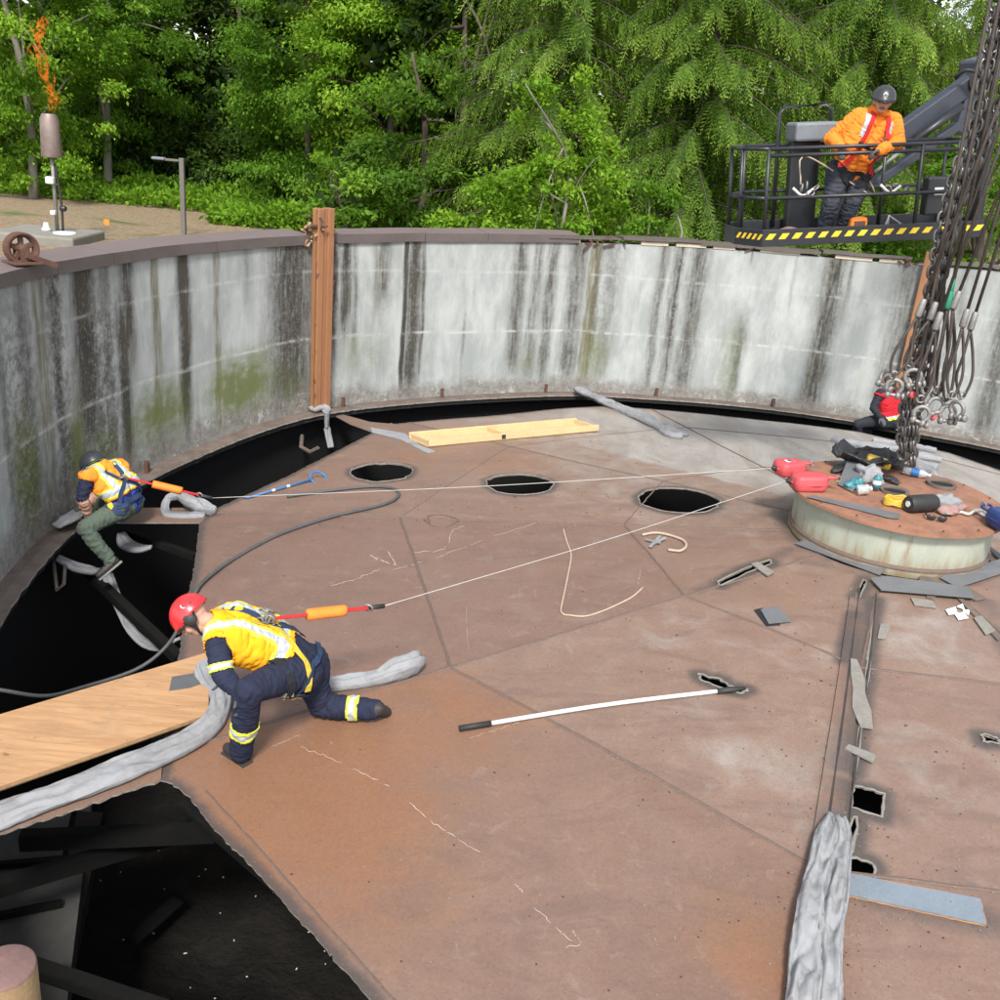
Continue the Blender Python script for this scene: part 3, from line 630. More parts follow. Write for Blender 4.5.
M_DRUM = m_drum()
M_LID = mat('orange_rust_lid', (.29, .14, .085), (.13, .07, .052), .75, sc=5, fine=26, bump=.4, amt=1.0)
dz0 = float(cone_z(*DC[:2]))
nrm = np.array([-CK*(DC[0]-CX)/max(.3, np.hypot(DC[0]-CX, DC[1]-CY)), -CK*(DC[1]-CY)/max(.3, np.hypot(DC[0]-CX, DC[1]-CY)), 1.0])*[0.3, 0.3, 1]
DB = np.array([DC[0], DC[1], dz0-.09]); DTOP = DB[2]+.465
drum = mk('drum', *lathe([(DR+.02, 0), (DR+.02, .06), (DR, .066), (DR, .41), (DR+.015, .415), (DR+.015, .445), (DR-.05, .447)], DB, seg=96), [M_DRUM], cover, autosmooth=35)
mk('foot_weld', *lathe([(DR+.02, .06), (DR+.028, .085), (DR+.004, .105), (DR-.02, .10)], DB, seg=72, cap=False), M_WELD, cover, smooth=True)
LR = DR+.10
lidm = MB()
def lid_ring():
    seg = 96; prof = [(0.02, .012), (.3, .014), (.6, .010), (LR-.1, .004), (LR, 0.0), (LR+.002, -.03), (LR-.03, -.034), (.2, -.03)]; v = []; f = []
    for r_, z in prof:
        for k in range(seg):
            a = 2*math.pi*k/seg; rr = r_*(1+.006*math.sin(3*a)+(.004*math.sin(11*a+1) if r_ > LR-.05 else 0)); v.append((DC[0]+rr*math.cos(a), DC[1]+rr*math.sin(a), DTOP+.035+z+.008*noise.noise(Vector((rr*math.cos(a)*2, rr*math.sin(a)*2, 5)))))
    for i in range(len(prof)-1):
        for k in range(seg): f.append((i*seg+k, i*seg+(k+1) % seg, (i+1)*seg+(k+1) % seg, (i+1)*seg+k))
    f.append(tuple(range(seg))); return v, [q[::-1] for q in f]
lid = mk('drum_lid', *lid_ring(), M_LID, drum, autosmooth=40)
LIDZ = DTOP+.05
def onL(px, py, dz=0.0): return atZ(px, py, LIDZ+dz)
for px, py, r_ in ((894, 492, .15), (941, 485, .155)):
    p = onL(px, py); m_ = MB().add(lathe([(r_-.04, -.005), (r_-.04, .018), (r_-.02, .03), (r_, .03), (r_, -.005)], p, seg=28, cap=False)).add(lathe([(r_-.035, .0), (0.001, .002)], p, seg=28, cap=False), 1)  # flat black disc stands in for the dark inside of the port
    m_.build('lid_port', [M_LEDGE, M_PIT], drum, autosmooth=40)
bolt = None
for k in range(16):
    a = 2*math.pi*k/16+.1
    if bolt is None: bolt = mk('bolt', *lathe([(.010, 0), (.010, .010), (.004, .013)], (0, 0, 0), seg=6), M_RUST, drum); 
    else: bolt = dup(bolt, drum)
    bolt.location = tuple(np.array([DC[0]+(LR-.06)*math.cos(a), DC[1]+(LR-.06)*math.sin(a), LIDZ-.002]))

# flakes of scale and grit scattered over the plates
def grit():
    m_ = MB(); pts = []
    for k in range(900):
        a, b = random.random(), random.random(); px, py = random.choice([(200+800*a, 450+550*b), (640+360*a, 540+460*b), (840+random.gauss(0, 25), 580+420*b), (300+500*a, 440+90*b)])
        p = onC(min(1000, px), py); r_ = math.hypot(p[0]-CX, p[1]-CY); th = math.atan2(p[1]-CY, p[0]-CX)
        if r_ > rho_edge(th)-.08 or any(np.hypot(*(h.mean(0)-p[:2])) < np.hypot(*(h-h.mean(0)).T).max()+.05 for h in HP[:8]) or math.hypot(p[0]-DC[0], p[1]-DC[1]) < DR+.05: continue
        s_ = random.uniform(.003, .009)*(1.8 if random.random() < .05 else 1); d = random.uniform(0, 6.28); p[2] = float(cone_z(p[0], p[1]))+.012*noise.noise(Vector((p[0]*.7, p[1]*.7, 2)))
        q = [p+[s_*math.cos(d+u)*random.uniform(.6, 1.3), s_*math.sin(d+u)*random.uniform(.5, 1), .001] for u in (0, 1.9, 3.6, 5.0)]; v, f = slab(q, .006, .006); m_.add((v, f), 0 if random.random() < .4 else 1)
    o = m_.build('scale_flakes', [M_RUST, M_SCALE], cover); tag(o, kind='stuff')
grit()
# ================================================================ TREES AND PLANTS
def m_leaf(name, a, b, c, transl=.35, rough=.55):
    m = bpy.data.materials.new(name); m.use_nodes = True; t = m.node_tree; t.nodes.clear(); g = G(t)
    o = g.n('ShaderNodeOutputMaterial'); d = g.n('ShaderNodeBsdfPrincipled'); tr = g.n('ShaderNodeBsdfTranslucent'); mx = g.n('ShaderNodeMixShader')
    ti = g.at('tint'); col = g.mix(g.ramp(ti, (0, .5)), a, b); col = g.mix(g.ramp(ti, (.5, 1)), col, c)
    col = g.mix(.4, col, g.mix(g.noise(g.pos(), .9, 3, .6), (.55, .6, .5), (1.3, 1.25, 1.2)), 'MULTIPLY')
    g.put(d.inputs['Base Color'], col); d.inputs['Roughness'].default_value = rough; d.inputs['Specular IOR Level'].default_value = .12
    g.put(tr.inputs['Color'], g.mix(.5, col, (.32, .52, .03), 'MIX')); mx.inputs[0].default_value = transl
    g.link(d.outputs[0], mx.inputs[1]); g.link(tr.outputs[0], mx.inputs[2]); g.link(mx.outputs[0], o.inputs[0]); return m
M_BROAD = m_leaf('leaf_fresh_green', (.05, .125, .014), (.105, .225, .022), (.19, .33, .04), .42)
M_MID = m_leaf('leaf_mid_green', (.04, .095, .013), (.08, .17, .022), (.14, .25, .036), .4)
M_SHADELEAF = m_leaf('leaf_shade_green', (.014, .033, .009), (.03, .062, .014), (.065, .115, .026), .28)  # shade under the canopy is put into this darker leaf colour
M_LIME = m_leaf('leaf_lime', (.085, .19, .015), (.165, .32, .025), (.27, .43, .045), .45)
M_CEDAR = m_leaf('cedar_spray', (.032, .066, .011), (.105, .185, .024), (.22, .32, .05), .35, .6)
M_GREYFIR = m_leaf('grey_fir_needles', (.05, .065, .04), (.09, .11, .07), (.15, .17, .12), .2)
M_BARK = mat('bark', (.09, .07, .055), (.04, .032, .026), .9, sc=6, fine=35, bump=.8, bd=.02, stretch=(1, 1, .25))
M_PALEBARK = mat('pale_bark', (.22, .2, .17), (.10, .09, .075), .85, sc=6, fine=35, bump=.4, stretch=(1, 1, .4))
def leaf_mesh(name, P, axis, nrm, ln, wd, tint, mtl, parent, fold=.25):
    """one folded rhombus for each leaf"""
    n = len(P); keep = (P[:, 2] < 8.6) | (rng.random(n) < .4)      # crowns thin out toward the tops
    P, axis, nrm, tint = P[keep], axis[keep], nrm[keep], np.asarray(tint)[keep]; ln, wd = np.broadcast_to(ln, n)[keep], np.broadcast_to(wd, n)[keep]
    n = len(P); a = axis/np.linalg.norm(axis, axis=1, keepdims=True); s = np.cross(a, nrm); s /= np.linalg.norm(s, axis=1, keepdims=True)+1e-9; u = np.cross(s, a)
    ln = np.broadcast_to(ln, n)[:, None]; wd = np.broadcast_to(wd, n)[:, None]
    v = np.empty((n, 4, 3)); v[:, 0] = P; v[:, 1] = P+a*ln*.45+s*wd*.5+u*wd*fold; v[:, 2] = P+a*ln; v[:, 3] = P+a*ln*.45-s*wd*.5+u*wd*fold
    org = ORG[parent.name] if parent is not None else P.mean(0); me = bpy.data.meshes.new(name)
    me.vertices.add(4*n); me.vertices.foreach_set('co', (v-org).reshape(-1).astype(np.float32)); me.loops.add(4*n); me.loops.foreach_set('vertex_index', np.arange(4*n, dtype=np.int32))
    me.polygons.add(n); me.polygons.foreach_set('loop_start', np.arange(0, 4*n, 4, dtype=np.int32)); me.update(calc_edges=True); me.materials.append(mtl)
    o = bpy.data.objects.new(name, me); C.objects.link(o); attr(o, 'tint', np.repeat(np.clip(tint, 0, 1), 4))
    if parent is not None: o.parent = parent
    else: o.location = org
    ORG[o.name] = org; return o
def unit(n): q = rng.normal(size=(n, 3)); return q/np.linalg.norm(q, axis=1, keepdims=True)
def broad_tree(name, label, base, H, cr, cz, nclump, nleaf, size, mtl, bark=M_BARK, cat='tree', group=None, clr=(.35, .8), flat=.55, trunk_r=.16, shell=(.55, 1.0), limbs=9, droop=.3):
    base = V3(base); t = thing(name, label, cat, base, group)
    cc = base+[0, 0, cz]; hz = H-cz; d = unit(nclump); rr = rng.uniform(*shell, nclump)**.8
    low = np.where(d[:, 2] < 0, (cz-.3), hz); cl = cc+np.c_[d[:, 0]*cr*rr, d[:, 1]*cr*rr, d[:, 2]*low*rr]
    crad = rng.uniform(*clr, nclump)*(.55+.75*rng.random(nclump)); asp = rng.uniform(.6, 1.5, (nclump, 3))*[1, 1, .8]; ctint = np.clip(rng.normal(.45, .26, nclump), 0, 1)
    w = crad**2; idx = rng.choice(nclump, nleaf, p=w/w.sum()); q = unit(nleaf); rad = crad[idx]*rng.random(nleaf)**.62*(1+.25*rng.standard_normal(nleaf).clip(-1, 3))
    P = cl[idx]+q*rad[:, None]*asp[idx]*[1, 1, flat]; P[:, 2] -= droop*rad*np.hypot(q[:, 0], q[:, 1])*rng.random(nleaf)
    P[:, 2] = np.maximum(P[:, 2], base[2]+.05)
    outd = P-cc; outd /= np.linalg.norm(outd, axis=1, keepdims=True); ax = unit(nleaf)*.8+outd*.6+[0, 0, -.35]; nr = unit(nleaf)*.6+[0, 0, .7]+outd*.3
    tint = ctint[idx]+rng.normal(0, .17, nleaf)+.12*q[:, 2]
    leaf_mesh('crown', P, ax, nr, size*rng.uniform(.5, 1.5, nleaf), size*.62*rng.uniform(.5, 1.3, nleaf), tint, mtl, t)
    m_ = MB(); P0 = [base+[0, 0, -.2], base+[.1*cr*.3, 0, H*.3], base+[rng.normal(0, .25), rng.normal(0, .25), H*.62], base+[rng.normal(0, .4), rng.normal(0, .4), H*.9]]
    S = spline(P0, 14); m_.add(tube(S, np.linspace(trunk_r, trunk_r*.2, 14), 8)); m_.build('trunk', bark, t, smooth=True)
    m_ = MB()
    for k in rng.choice(nclump, min(limbs, nclump), replace=False):
        j = int(rng.integers(3, 11)); a = S[j]; b = cl[k]; mid = (a+b)/2+[0, 0, .12*np.linalg.norm(b-a)]
        m_.add(tube(spline([a, mid, b], 8), np.linspace(trunk_r*.38, .012, 8), 5))
    m_.build('limbs', bark, t, smooth=True); return t
def cedar(name, label, base, H, L0, nb, mtl, group=None, step=.125, zlo=.4):
    base = V3(base); t = thing(name, label, 'tree', base, group); P = []; A = []; N = []; LN = []; WD = []; T = []; bm_ = MB()
    top = base+[rng.normal(0, .2), rng.normal(0, .2), H]; m_ = MB().add(tube(spline([base+[0, 0, -.2], (base+top)/2+[.1, 0, 0], top], 14), np.linspace(.24, .03, 14), 10)); m_.build('trunk', M_BARK, t, smooth=True)
    for b in range(nb):
        z = zlo+(H-zlo)*((b+.5)/nb)**1.05; az = b*2.39996+rng.normal(0, .25); L = (L0*(1-z/H)**.75+.5)*rng.uniform(.72, 1.12)
        d = np.array([math.cos(az), math.sin(az), 0]); sd_ = np.array([-d[1], d[0], 0]); o = base+(top-base)*(z/H); ph = rng.uniform(-.5, .5); bt = rng.normal(0, .17)
        s = np.linspace(0, 1, max(8, int(L/.12))); dr = rng.uniform(.35, .8); path = o+d*(L*s)[:, None]+sd_*(L*.3*ph*s**2)[:, None]+np.array([0, 0, 1.0])*(L*(rng.uniform(.05, .25)*s-dr*s**2+.3*dr*s**3.2))[:, None]
        bm_.add(tube(path, np.linspace(.02, .004, len(path)), 3, cap=False))
        arc = s*L
        for q in np.arange(L*.05, L, step):
            k = np.searchsorted(arc, q)-1; k = min(max(k, 0), len(path)-2); f_ = (q-arc[k])/(arc[k+1]-arc[k]); c0 = path[k]*(1-f_)+path[k+1]*f_; fr = q/L
            for sg in (-1, 1):
                ln = rng.uniform(.25, .8)*(1.05-.45*fr)*(1+.12*L0/3); dirv = d*rng.uniform(.15, .5)+sd_*sg*rng.uniform(.2, .65)*(1-.4*fr)+np.array([0, 0, -1.0])*rng.uniform(.55, 1.15); dirv /= np.linalg.norm(dirv)
                nl = max(4, int(ln/.033)); sp = np.linspace(.05, 1, nl); curve = c0+dirv*(ln*sp)[:, None]+np.array([0, 0, -1])*(.25*ln*sp**2)[:, None]
                dirv += rng.normal(0, .22, 3); dirv /= np.linalg.norm(dirv); lat = np.cross(dirv, d+[.01, 0, .2]); lat /= np.linalg.norm(lat); alt = np.where(np.arange(nl) % 2 == 0, 1, -1)
                P.append(curve); A.append(dirv+lat*(alt*rng.uniform(.5, .95, nl))[:, None]+rng.normal(0, .12, (nl, 3))); nn = np.cross(dirv, lat); N.append(np.tile(nn, (nl, 1))+rng.normal(0, .25, (nl, 3)))
                LN.append(rng.uniform(.09, .18, nl)*(1.15-.5*sp)); WD.append(rng.uniform(.020, .036, nl)); T.append(.10+.5*sp+.2*fr+bt+rng.normal(0, .16)+rng.normal(0, .1, nl))
    leaf_mesh('crown', np.vstack(P), np.vstack(A), np.vstack(N), np.concatenate(LN), np.concatenate(WD), np.concatenate(T), mtl, t, .1)
    bm_.build('branches', M_BARK, t); return t
TG = 'trees at the forest edge'
def gp(px, Y): return np.array([atY(px, 220, Y)[0], Y, GZ])
# left: bright broadleaf edge with a dark hollow behind the lamp post
broad_tree('alder_tree', 'bright yellow-green tree overhanging the flare stack at the left edge', gp(35, 33), 10.5, 3.3, 6.0, 120, 62000, .12, M_LIME, M_PALEBARK, group=TG, clr=(.4, .85), shell=(.4, 1), droop=.7)
broad_tree('alder_tree', 'leafy mid-green tree with a pale bare trunk behind the flare flame', gp(110, 36.5), 11, 3.0, 6.4, 105, 52000, .125, M_BROAD, M_PALEBARK, group=TG, clr=(.4, .9), droop=.6)
broad_tree('maple_tree', 'shaded dark green tree deep in the hollow behind the lamp post', gp(170, 43), 12.5, 4.2, 6, 95, 24000, .26, M_SHADELEAF, group=TG, clr=(.5, 1))
broad_tree('maple_tree', 'dark tree between the lamp post and the bright maple', gp(238, 42), 12, 3.6, 5.5, 85, 22000, .26, M_SHADELEAF, group=TG, clr=(.5, 1))
broad_tree('maple_tree', 'dense dark tree behind the flare stack at the far left', gp(60, 43), 12, 5, 5, 95, 26000, .28, M_SHADELEAF, group=TG, clr=(.5, 1))
broad_tree('maple_tree', 'tall fresh green maple right of the lamp post', gp(305, 34.5), 11, 3.1, 5.6, 135, 78000, .12, M_BROAD, group=TG, clr=(.45, .95), shell=(.5, 1))
broad_tree('maple_tree', 'big round fresh green tree above the brown post', gp(385, 33), 10.5, 2.9, 5.6, 125, 68000, .12, M_LIME, group=TG, clr=(.45, .9), shell=(.5, 1))
broad_tree('gap_tree', 'tree in the gap left of the cedars, deep shade in its leaf colour', gp(455, 31.5), 11, 2.2, 5.5, 75, 24000, .17, M_SHADELEAF, group=TG, clr=(.4, .8))
broad_tree('maple_tree', 'mid-green tree low behind the wall left of the lime bush', gp(420, 28), 5.6, 1.9, 2.4, 60, 16000, .15, M_MID, group=TG, clr=(.3, .65))
broad_tree('hazel_bush', 'bright lime-green bush behind the middle of the wall', gp(560, 20.8), 4.75, 1.45, 1.7, 100, 20000, .105, M_LIME, M_PALEBARK, cat='bush', clr=(.16, .42), shell=(.3, 1), flat=.9, trunk_r=.06, droop=.1)
broad_tree('hazel_bush', 'low lime-green bush just left of the tallest lime bush', gp(478, 21), 2.65, 1.1, .9, 60, 10000, .105, M_LIME, M_PALEBARK, cat='bush', clr=(.16, .4), shell=(.3, 1), flat=.9, trunk_r=.05)
broad_tree('hazel_bush', 'low green bush between the lime bush and the lift basket', gp(655, 20.6), 2.7, .9, .9, 50, 8000, .10, M_BROAD, M_PALEBARK, cat='bush', clr=(.16, .38), shell=(.3, 1), flat=.9, trunk_r=.05)
broad_tree('maple_sapling', 'small bright broadleaf sapling beside the brown post top', gp(345, 27), 2.9, .95, 1.1, 30, 4200, .17, M_BROAD, cat='sapling', clr=(.2, .42), trunk_r=.04)
for k, (px, Y, H_, cr, mt, lb) in enumerate([(12, 38, 3.6, 1.9, M_MID, 'leafy green shrub at the far left under the trees'), (75, 38.5, 3.4, 1.9, M_MID, 'leafy green shrub behind the flare stack riser'), (132, 39.5, 3.6, 1.9, M_SHADELEAF, 'dark shrub left of the lamp head'), (185, 40, 3.4, 2.0, M_SHADELEAF, 'dark shrub directly behind the lamp post'), (235, 39, 3.2, 1.9, M_SHADELEAF, 'dark shrub right of the lamp post'), (285, 36, 2.6, 1.4, M_BROAD, 'bright low shrub left of the brown post top'), (400, 31, 3.0, 1.3, M_MID, 'green shrub right of the brown post top')]):
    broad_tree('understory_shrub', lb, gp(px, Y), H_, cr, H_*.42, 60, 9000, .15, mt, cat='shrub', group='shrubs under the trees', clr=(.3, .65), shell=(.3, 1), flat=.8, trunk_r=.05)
# cedars filling the right half
cedar('cedar_tree', 'drooping green cedar behind the lime bush', gp(545, 25.5), 15, 3.4, 250, M_CEDAR, TG)
cedar('cedar_tree', 'broad drooping cedar left of the lift basket', gp(685, 25), 16, 3.8, 310, M_CEDAR, TG)
cedar('cedar_tree', 'drooping cedar directly behind the lift basket', gp(835, 26), 15, 3.6, 280, M_CEDAR, TG)
cedar('cedar_tree', 'smaller cedar behind the wire slings at the right edge', gp(945, 30), 9.2, 2.8, 110, M_CEDAR, TG)
cedar('fir_tree', 'greyish fir top beyond the chains at the upper right', gp(965, 46), 15.5, 3.2, 70, M_GREYFIR, TG, step=.16)
broad_tree('alder_tree', 'green tree low behind the right end of the wall', gp(985, 24), 5.0, 2.3, 2.0, 55, 12000, .15, M_BROAD, group=TG, clr=(.3, .7))
# deep wood behind: reads as one mass
def far_wood():
    P = []; T = []; S = []
    for (x0, x1, y0, y1, h, n) in [(-34, -2, 46, 52, 14, 66000), (-6, 12, 31, 38, 13, 44000), (9, 34, 38, 50, 9, 22000)]:
        k = n//220; c = np.c_[rng.uniform(x0, x1, k), rng.uniform(y0, y1, k), GZ+h*rng.random(k)]; i = rng.integers(0, k, n); q = unit(n)
        P.append(np.maximum(c[i]+q*(1.25*rng.random(n)**.4)[:, None], [-99, -99, GZ])); T.append(rng.normal(.4, .2, n)); S.append(rng.uniform(.3, .52, n))
    P = np.vstack(P); n = len(P); s = np.concatenate(S)
    o = leaf_mesh('forest', P, unit(n), unit(n)+[0, -.5, .6], s, s*.7, np.concatenate(T), M_SHADELEAF, None); tag(o, 'dark mass of forest filling the gaps behind the near trees', 'forest', kind='stuff')
far_wood()
# weeds and ground cover along the forest edge
def weeds():
    P = []; T = []
    for x0, x1, ya, yb, h, n in [(-24, -8.5, 33.5, 36.5, .8, 9000), (-9.5, -3, 30.5, 34, .9, 9000), (-16, -6, 36, 39, 1.0, 6000), (8, 16, 19, 24, .9, 5000)]:
        x = rng.uniform(x0, x1, n); y = rng.uniform(ya, yb, n); hh = h*(.35+.65*np.array([abs(noise.noise(Vector((a*.6, b*.6, 1)))) for a, b in zip(x, y)])*1.6); P.append(np.c_[x, y, GZ+hh*rng.random(n)]); T.append(.4+rng.normal(0, .2, n))
    P = np.vstack(P); n = len(P); o = leaf_mesh('undergrowth', P, unit(n)+[0, 0, .5], unit(n)+[0, 0, .8], rng.uniform(.12, .26, n), rng.uniform(.07, .15, n), np.concatenate(T), M_LIME, None)
    tag(o, 'bright green weeds and brambles along the forest edge', 'undergrowth', kind='stuff')
weeds()
# ================================================================ OBJECTS
M_POST = mat('brown_post_paint', (.30, .14, .065), (.19, .085, .042), .6, sc=3, fine=40, bump=.2, stretch=(1, 1, .2))
M_WOOD = mat('fresh_pine', (.56, .41, .22), (.44, .29, .14), .65, sc=5, fine=30, bump=.15, stretch=(.25, 2, 2))
def m_ply():
    m, t, b = nodes_of('plywood_face'); g = G(t); p = g.pos(); q = g.n('ShaderNodeMapping'); g.link(p, q.inputs[0]); q.inputs['Rotation'].default_value = (0, 0, .42); q.inputs['Scale'].default_value = (.35, 3.2, 1); gr = g.noise(q.outputs[0], 5, 6, .65, .8); gr2 = g.noise(q.outputs[0], 22, 4, .6, .3); d = g.noise(p, 2.2, 5, .65); kn = g.noise(p, 11, 3, .6, .5)
    c = g.mix(g.ramp(gr, (.35, .65)), (.46, .275, .14), (.36, .20, .095)); c = g.mix(g.m('MULTIPLY', g.ramp(gr2, (.5, .7)), .35), c, (.25, .135, .065)); c = g.mix(g.m('MULTIPLY', g.ramp(d, (.5, .75)), .45), c, (.26, .165, .10)); c = g.mix(g.m('MULTIPLY', g.ramp(kn, (.66, .72)), .6), c, (.14, .075, .04))
    g.put(b.inputs['Base Color'], c); b.inputs['Roughness'].default_value = .75; g.bump(b, gr2, .15, .004); return m
M_PLY = m_ply()
M_PLYEDGE = mat('plywood_edge', (.36, .22, .11), (.17, .1, .055), .8, sc=30, fine=60, bump=.3)
def m_cloth():
    m, t, b = nodes_of('grey_wrap_cloth'); g = G(t); co = g.pos(); a = g.noise(co, 5, 3, .5, .8); cr = g.m('ABSOLUTE', g.m('SUBTRACT', a, .5)); a2 = g.m('ABSOLUTE', g.m('SUBTRACT', g.noise(co, 19, 3, .6, .8), .5)); d = g.noise(co, 4, 5, .65)
    c = g.mix(g.ramp(d, (.4, .7)), (.265, .27, .28), (.195, .195, .20)); g.put(b.inputs['Base Color'], c); b.inputs['Roughness'].default_value = .85; b.inputs['Specular IOR Level'].default_value = .25
    g.bump(b, g.m('ADD', g.ramp(cr, (0, .12)), g.m('MULTIPLY', g.ramp(a2, (0, .12)), .15)), .2, .014); return m
M_CLOTH = m_cloth()
M_BLACKRUB = mat('black_rubber', (.022, .022, .023), (.04, .038, .036), .6, sc=8, bump=.1)
M_HOSE = mat('grey_hose', (.075, .078, .08), (.05, .05, .052), .55, sc=8, bump=.1)
M_BLACKPAINT = mat('lift_black_paint', (.018, .02, .024), (.032, .034, .038), .4, sc=4, bump=.06, spec=.5)
M_GREYPAINT = mat('lift_grey_paint', (.035, .041, .055), (.026, .03, .04), .42, sc=3, bump=.05, spec=.5)
M_CONSOLE = mat('console_grey', (.16, .18, .2), (.11, .12, .13), .5, sc=6, bump=.05)
M_YELLOW = mat('hazard_yellow', (.72, .50, .03), (.55, .38, .03), .5, sc=8, bump=.05)
M_GALV = mat('galvanised', (.27, .265, .255), (.13, .12, .11), .55, .5, sc=20, fine=60, bump=.2)
M_CHAIN = mat('chain_steel', (.17, .165, .16), (.05, .042, .038), .38, .75, sc=14, fine=60, bump=.2)
M_WIRE = mat('wire_rope', (.085, .07, .062), (.045, .037, .033), .55, .35, sc=12, fine=120, bump=.6)
M_WHITE = mat('white_plastic', (.60, .60, .585), (.46, .455, .44), .45, sc=6, bump=.03, amt=.4)
M_RED = mat('red_plastic', (.50, .075, .085), (.42, .06, .065), .5, sc=5, bump=.04, amt=.5)
M_ORANGE = mat('orange_fabric', (.80, .22, .03), (.62, .15, .02), .75, sc=8, bump=.3, amt=.5)
M_BLUE = mat('blue_paint', (.03, .16, .42), (.02, .1, .3), .45, sc=6, bump=.05)
M_TEAL = mat('teal_plastic', (.04, .18, .21), (.03, .12, .15), .45, sc=6, bump=.05)
M_NAVYP = mat('navy_plastic', (.02, .04, .14), (.015, .03, .1), .4, sc=6, bump=.05)
M_YEL2 = mat('yellow_plastic', (.58, .38, .04), (.4, .26, .04), .45, sc=6, bump=.05)
M_BAG = mat('black_bag', (.025, .026, .027), (.05, .05, .05), .45, sc=10, bump=.5, bd=.02)
M_ROPE = mat('tan_rope', (.42, .34, .25), (.28, .22, .16), .9, sc=30, fine=120, bump=.5)
M_CABLE = mat('pale_cable', (.46, .44, .41), (.36, .34, .32), .5, sc=20, bump=.1)
M_PAPER = mat('white_paper', (.75, .75, .74), (.65, .65, .64), .9, sc=8, bump=.1, amt=.4)
M_PINKRAG = mat('pink_rag', (.29, .18, .165), (.2, .12, .11), .9, sc=10, bump=.5)
M_SLABC = mat('pad_concrete', (.21, .2, .172), (.13, .122, .105), .9, sc=2.5, fine=40, bump=.4)
M_POLEGREY = mat('lamp_pole_bronze', (.13, .12, .105), (.09, .085, .075), .55, sc=4, bump=.1)
M_SHIELD = mat('scorched_steel', (.23, .18, .16), (.11, .075, .068), .5, .35, sc=3, fine=30, bump=.15, amt=.9)
M_PIPETOP = mat('worn_pink_cap', (.17, .10, .09), (.11, .062, .052), .7, sc=12, fine=60, bump=.3)
M_PIPESIDE = mat('worn_ochre_side', (.30, .21, .11), (.18, .09, .055), .7, sc=10, fine=50, bump=.3)
M_TAPE = mat('dark_grey_tape', (.10, .105, .11), (.07, .072, .075), .6, sc=10, bump=.2)
def m_glass():
    m, t, b = nodes_of('clear_plastic'); b.inputs['Base Color'].default_value = (.85, .9, .92, 1); b.inputs['Roughness'].default_value = .12; b.inputs['Transmission Weight'].default_value = .75; b.inputs['IOR'].default_value = 1.35; return m
M_CLEAR = m_glass()
def m_flame():
    m = bpy.data.materials.new('flame'); m.use_nodes = True; t = m.node_tree; t.nodes.clear(); g = G(t); o = g.n('ShaderNodeOutputMaterial'); e = g.n('ShaderNodeEmission'); tr = g.n('ShaderNodeBsdfTransparent'); mx = g.n('ShaderNodeMixShader')
    c = g.mix(g.noise(g.co(), 4, 3), (.9, .13, .01), (1.0, .36, .05)); g.put(e.inputs['Color'], c); e.inputs['Strength'].default_value = .30; g.put(mx.inputs[0], g.ramp(g.noise(g.co(), 9, 4, .7), (.42, .7, .0, .5))); g.link(tr.outputs[0], mx.inputs[1]); g.link(e.outputs[0], mx.inputs[2]); g.link(mx.outputs[0], o.inputs[0]); return m
M_FLAME = m_flame()

# ---------------------------------------------------------------- brown guide posts against the wall
def guide_post(px, py, height, label, width=.30, rr=.10):
    p = onW(px, py, RAD-rr); th = wrap(theta(p)); b = wp(th, RAD-rr, float(zled(th))); t = thing('guide_post', label, 'post', b, 'brown channel posts on the tank wall')
    rad = np.array([math.cos(th), math.sin(th), 0]); tan = np.array([-math.sin(th), math.cos(th), 0]); A = (tan, rad, np.array([0, 0, 1.0])); h2 = height/2
    mk('web', *bbox(b-rad*.03+[0, 0, h2], (width, .025, height), A, .004), M_POST, t)
    for s in (-1, 1): mk('flange', *bbox(b+tan*s*(width/2-.055)+[0, 0, h2], (.11, .13, height), A, .012), M_POST, t)
    m_ = MB()
    for k in range(26):
        z = random.uniform(.2, height-.1); s = random.choice((-1, -1, 1)); q = b+tan*s*(width/2+random.uniform(-.012, .015))-rad*.05+[0, 0, z]; m_.add(beam(q, q+V3([random.gauss(0, .012), random.gauss(0, .012), random.uniform(.02, .09)]), .018, .012))
    tag(m_.build('rust_flakes', M_RUST, t), kind='stuff'); return t
post1 = guide_post(320, 408, 2.94, 'upright brown channel post at left centre of the wall')
post2 = guide_post(899, 412, 3.02, 'brown channel post behind the hanging chains at right')
# corroded bracket beside the left post
def rust_clump(c, n, s, name, label, cat):
    t = thing(name, label, cat, c); 
    for nm, M_, k in (('rusted_plates', M_RUST, n), ('flaking_metal', M_RUSTPALE, n)):
        m_ = MB()
        for i in range(k):
            q = c+rng.normal(0, 1, 3)*[s, s*.5, s]; d = unit(1)[0]; m_.add(beam(q, q+d*rng.uniform(.5, 1.4)*s, s*rng.uniform(.2, .5), s*rng.uniform(.1, .3)))
        tag(m_.build(nm, M_, t), kind='stuff')
    return t
th_ = thx_lin(308); rust_clump(wp(th_, RAD-.02, float(ztop(th_))+.22), 12, .10, 'rusty_bracket', 'crumbling rusty bracket against the top of the left brown post', 'bracket')
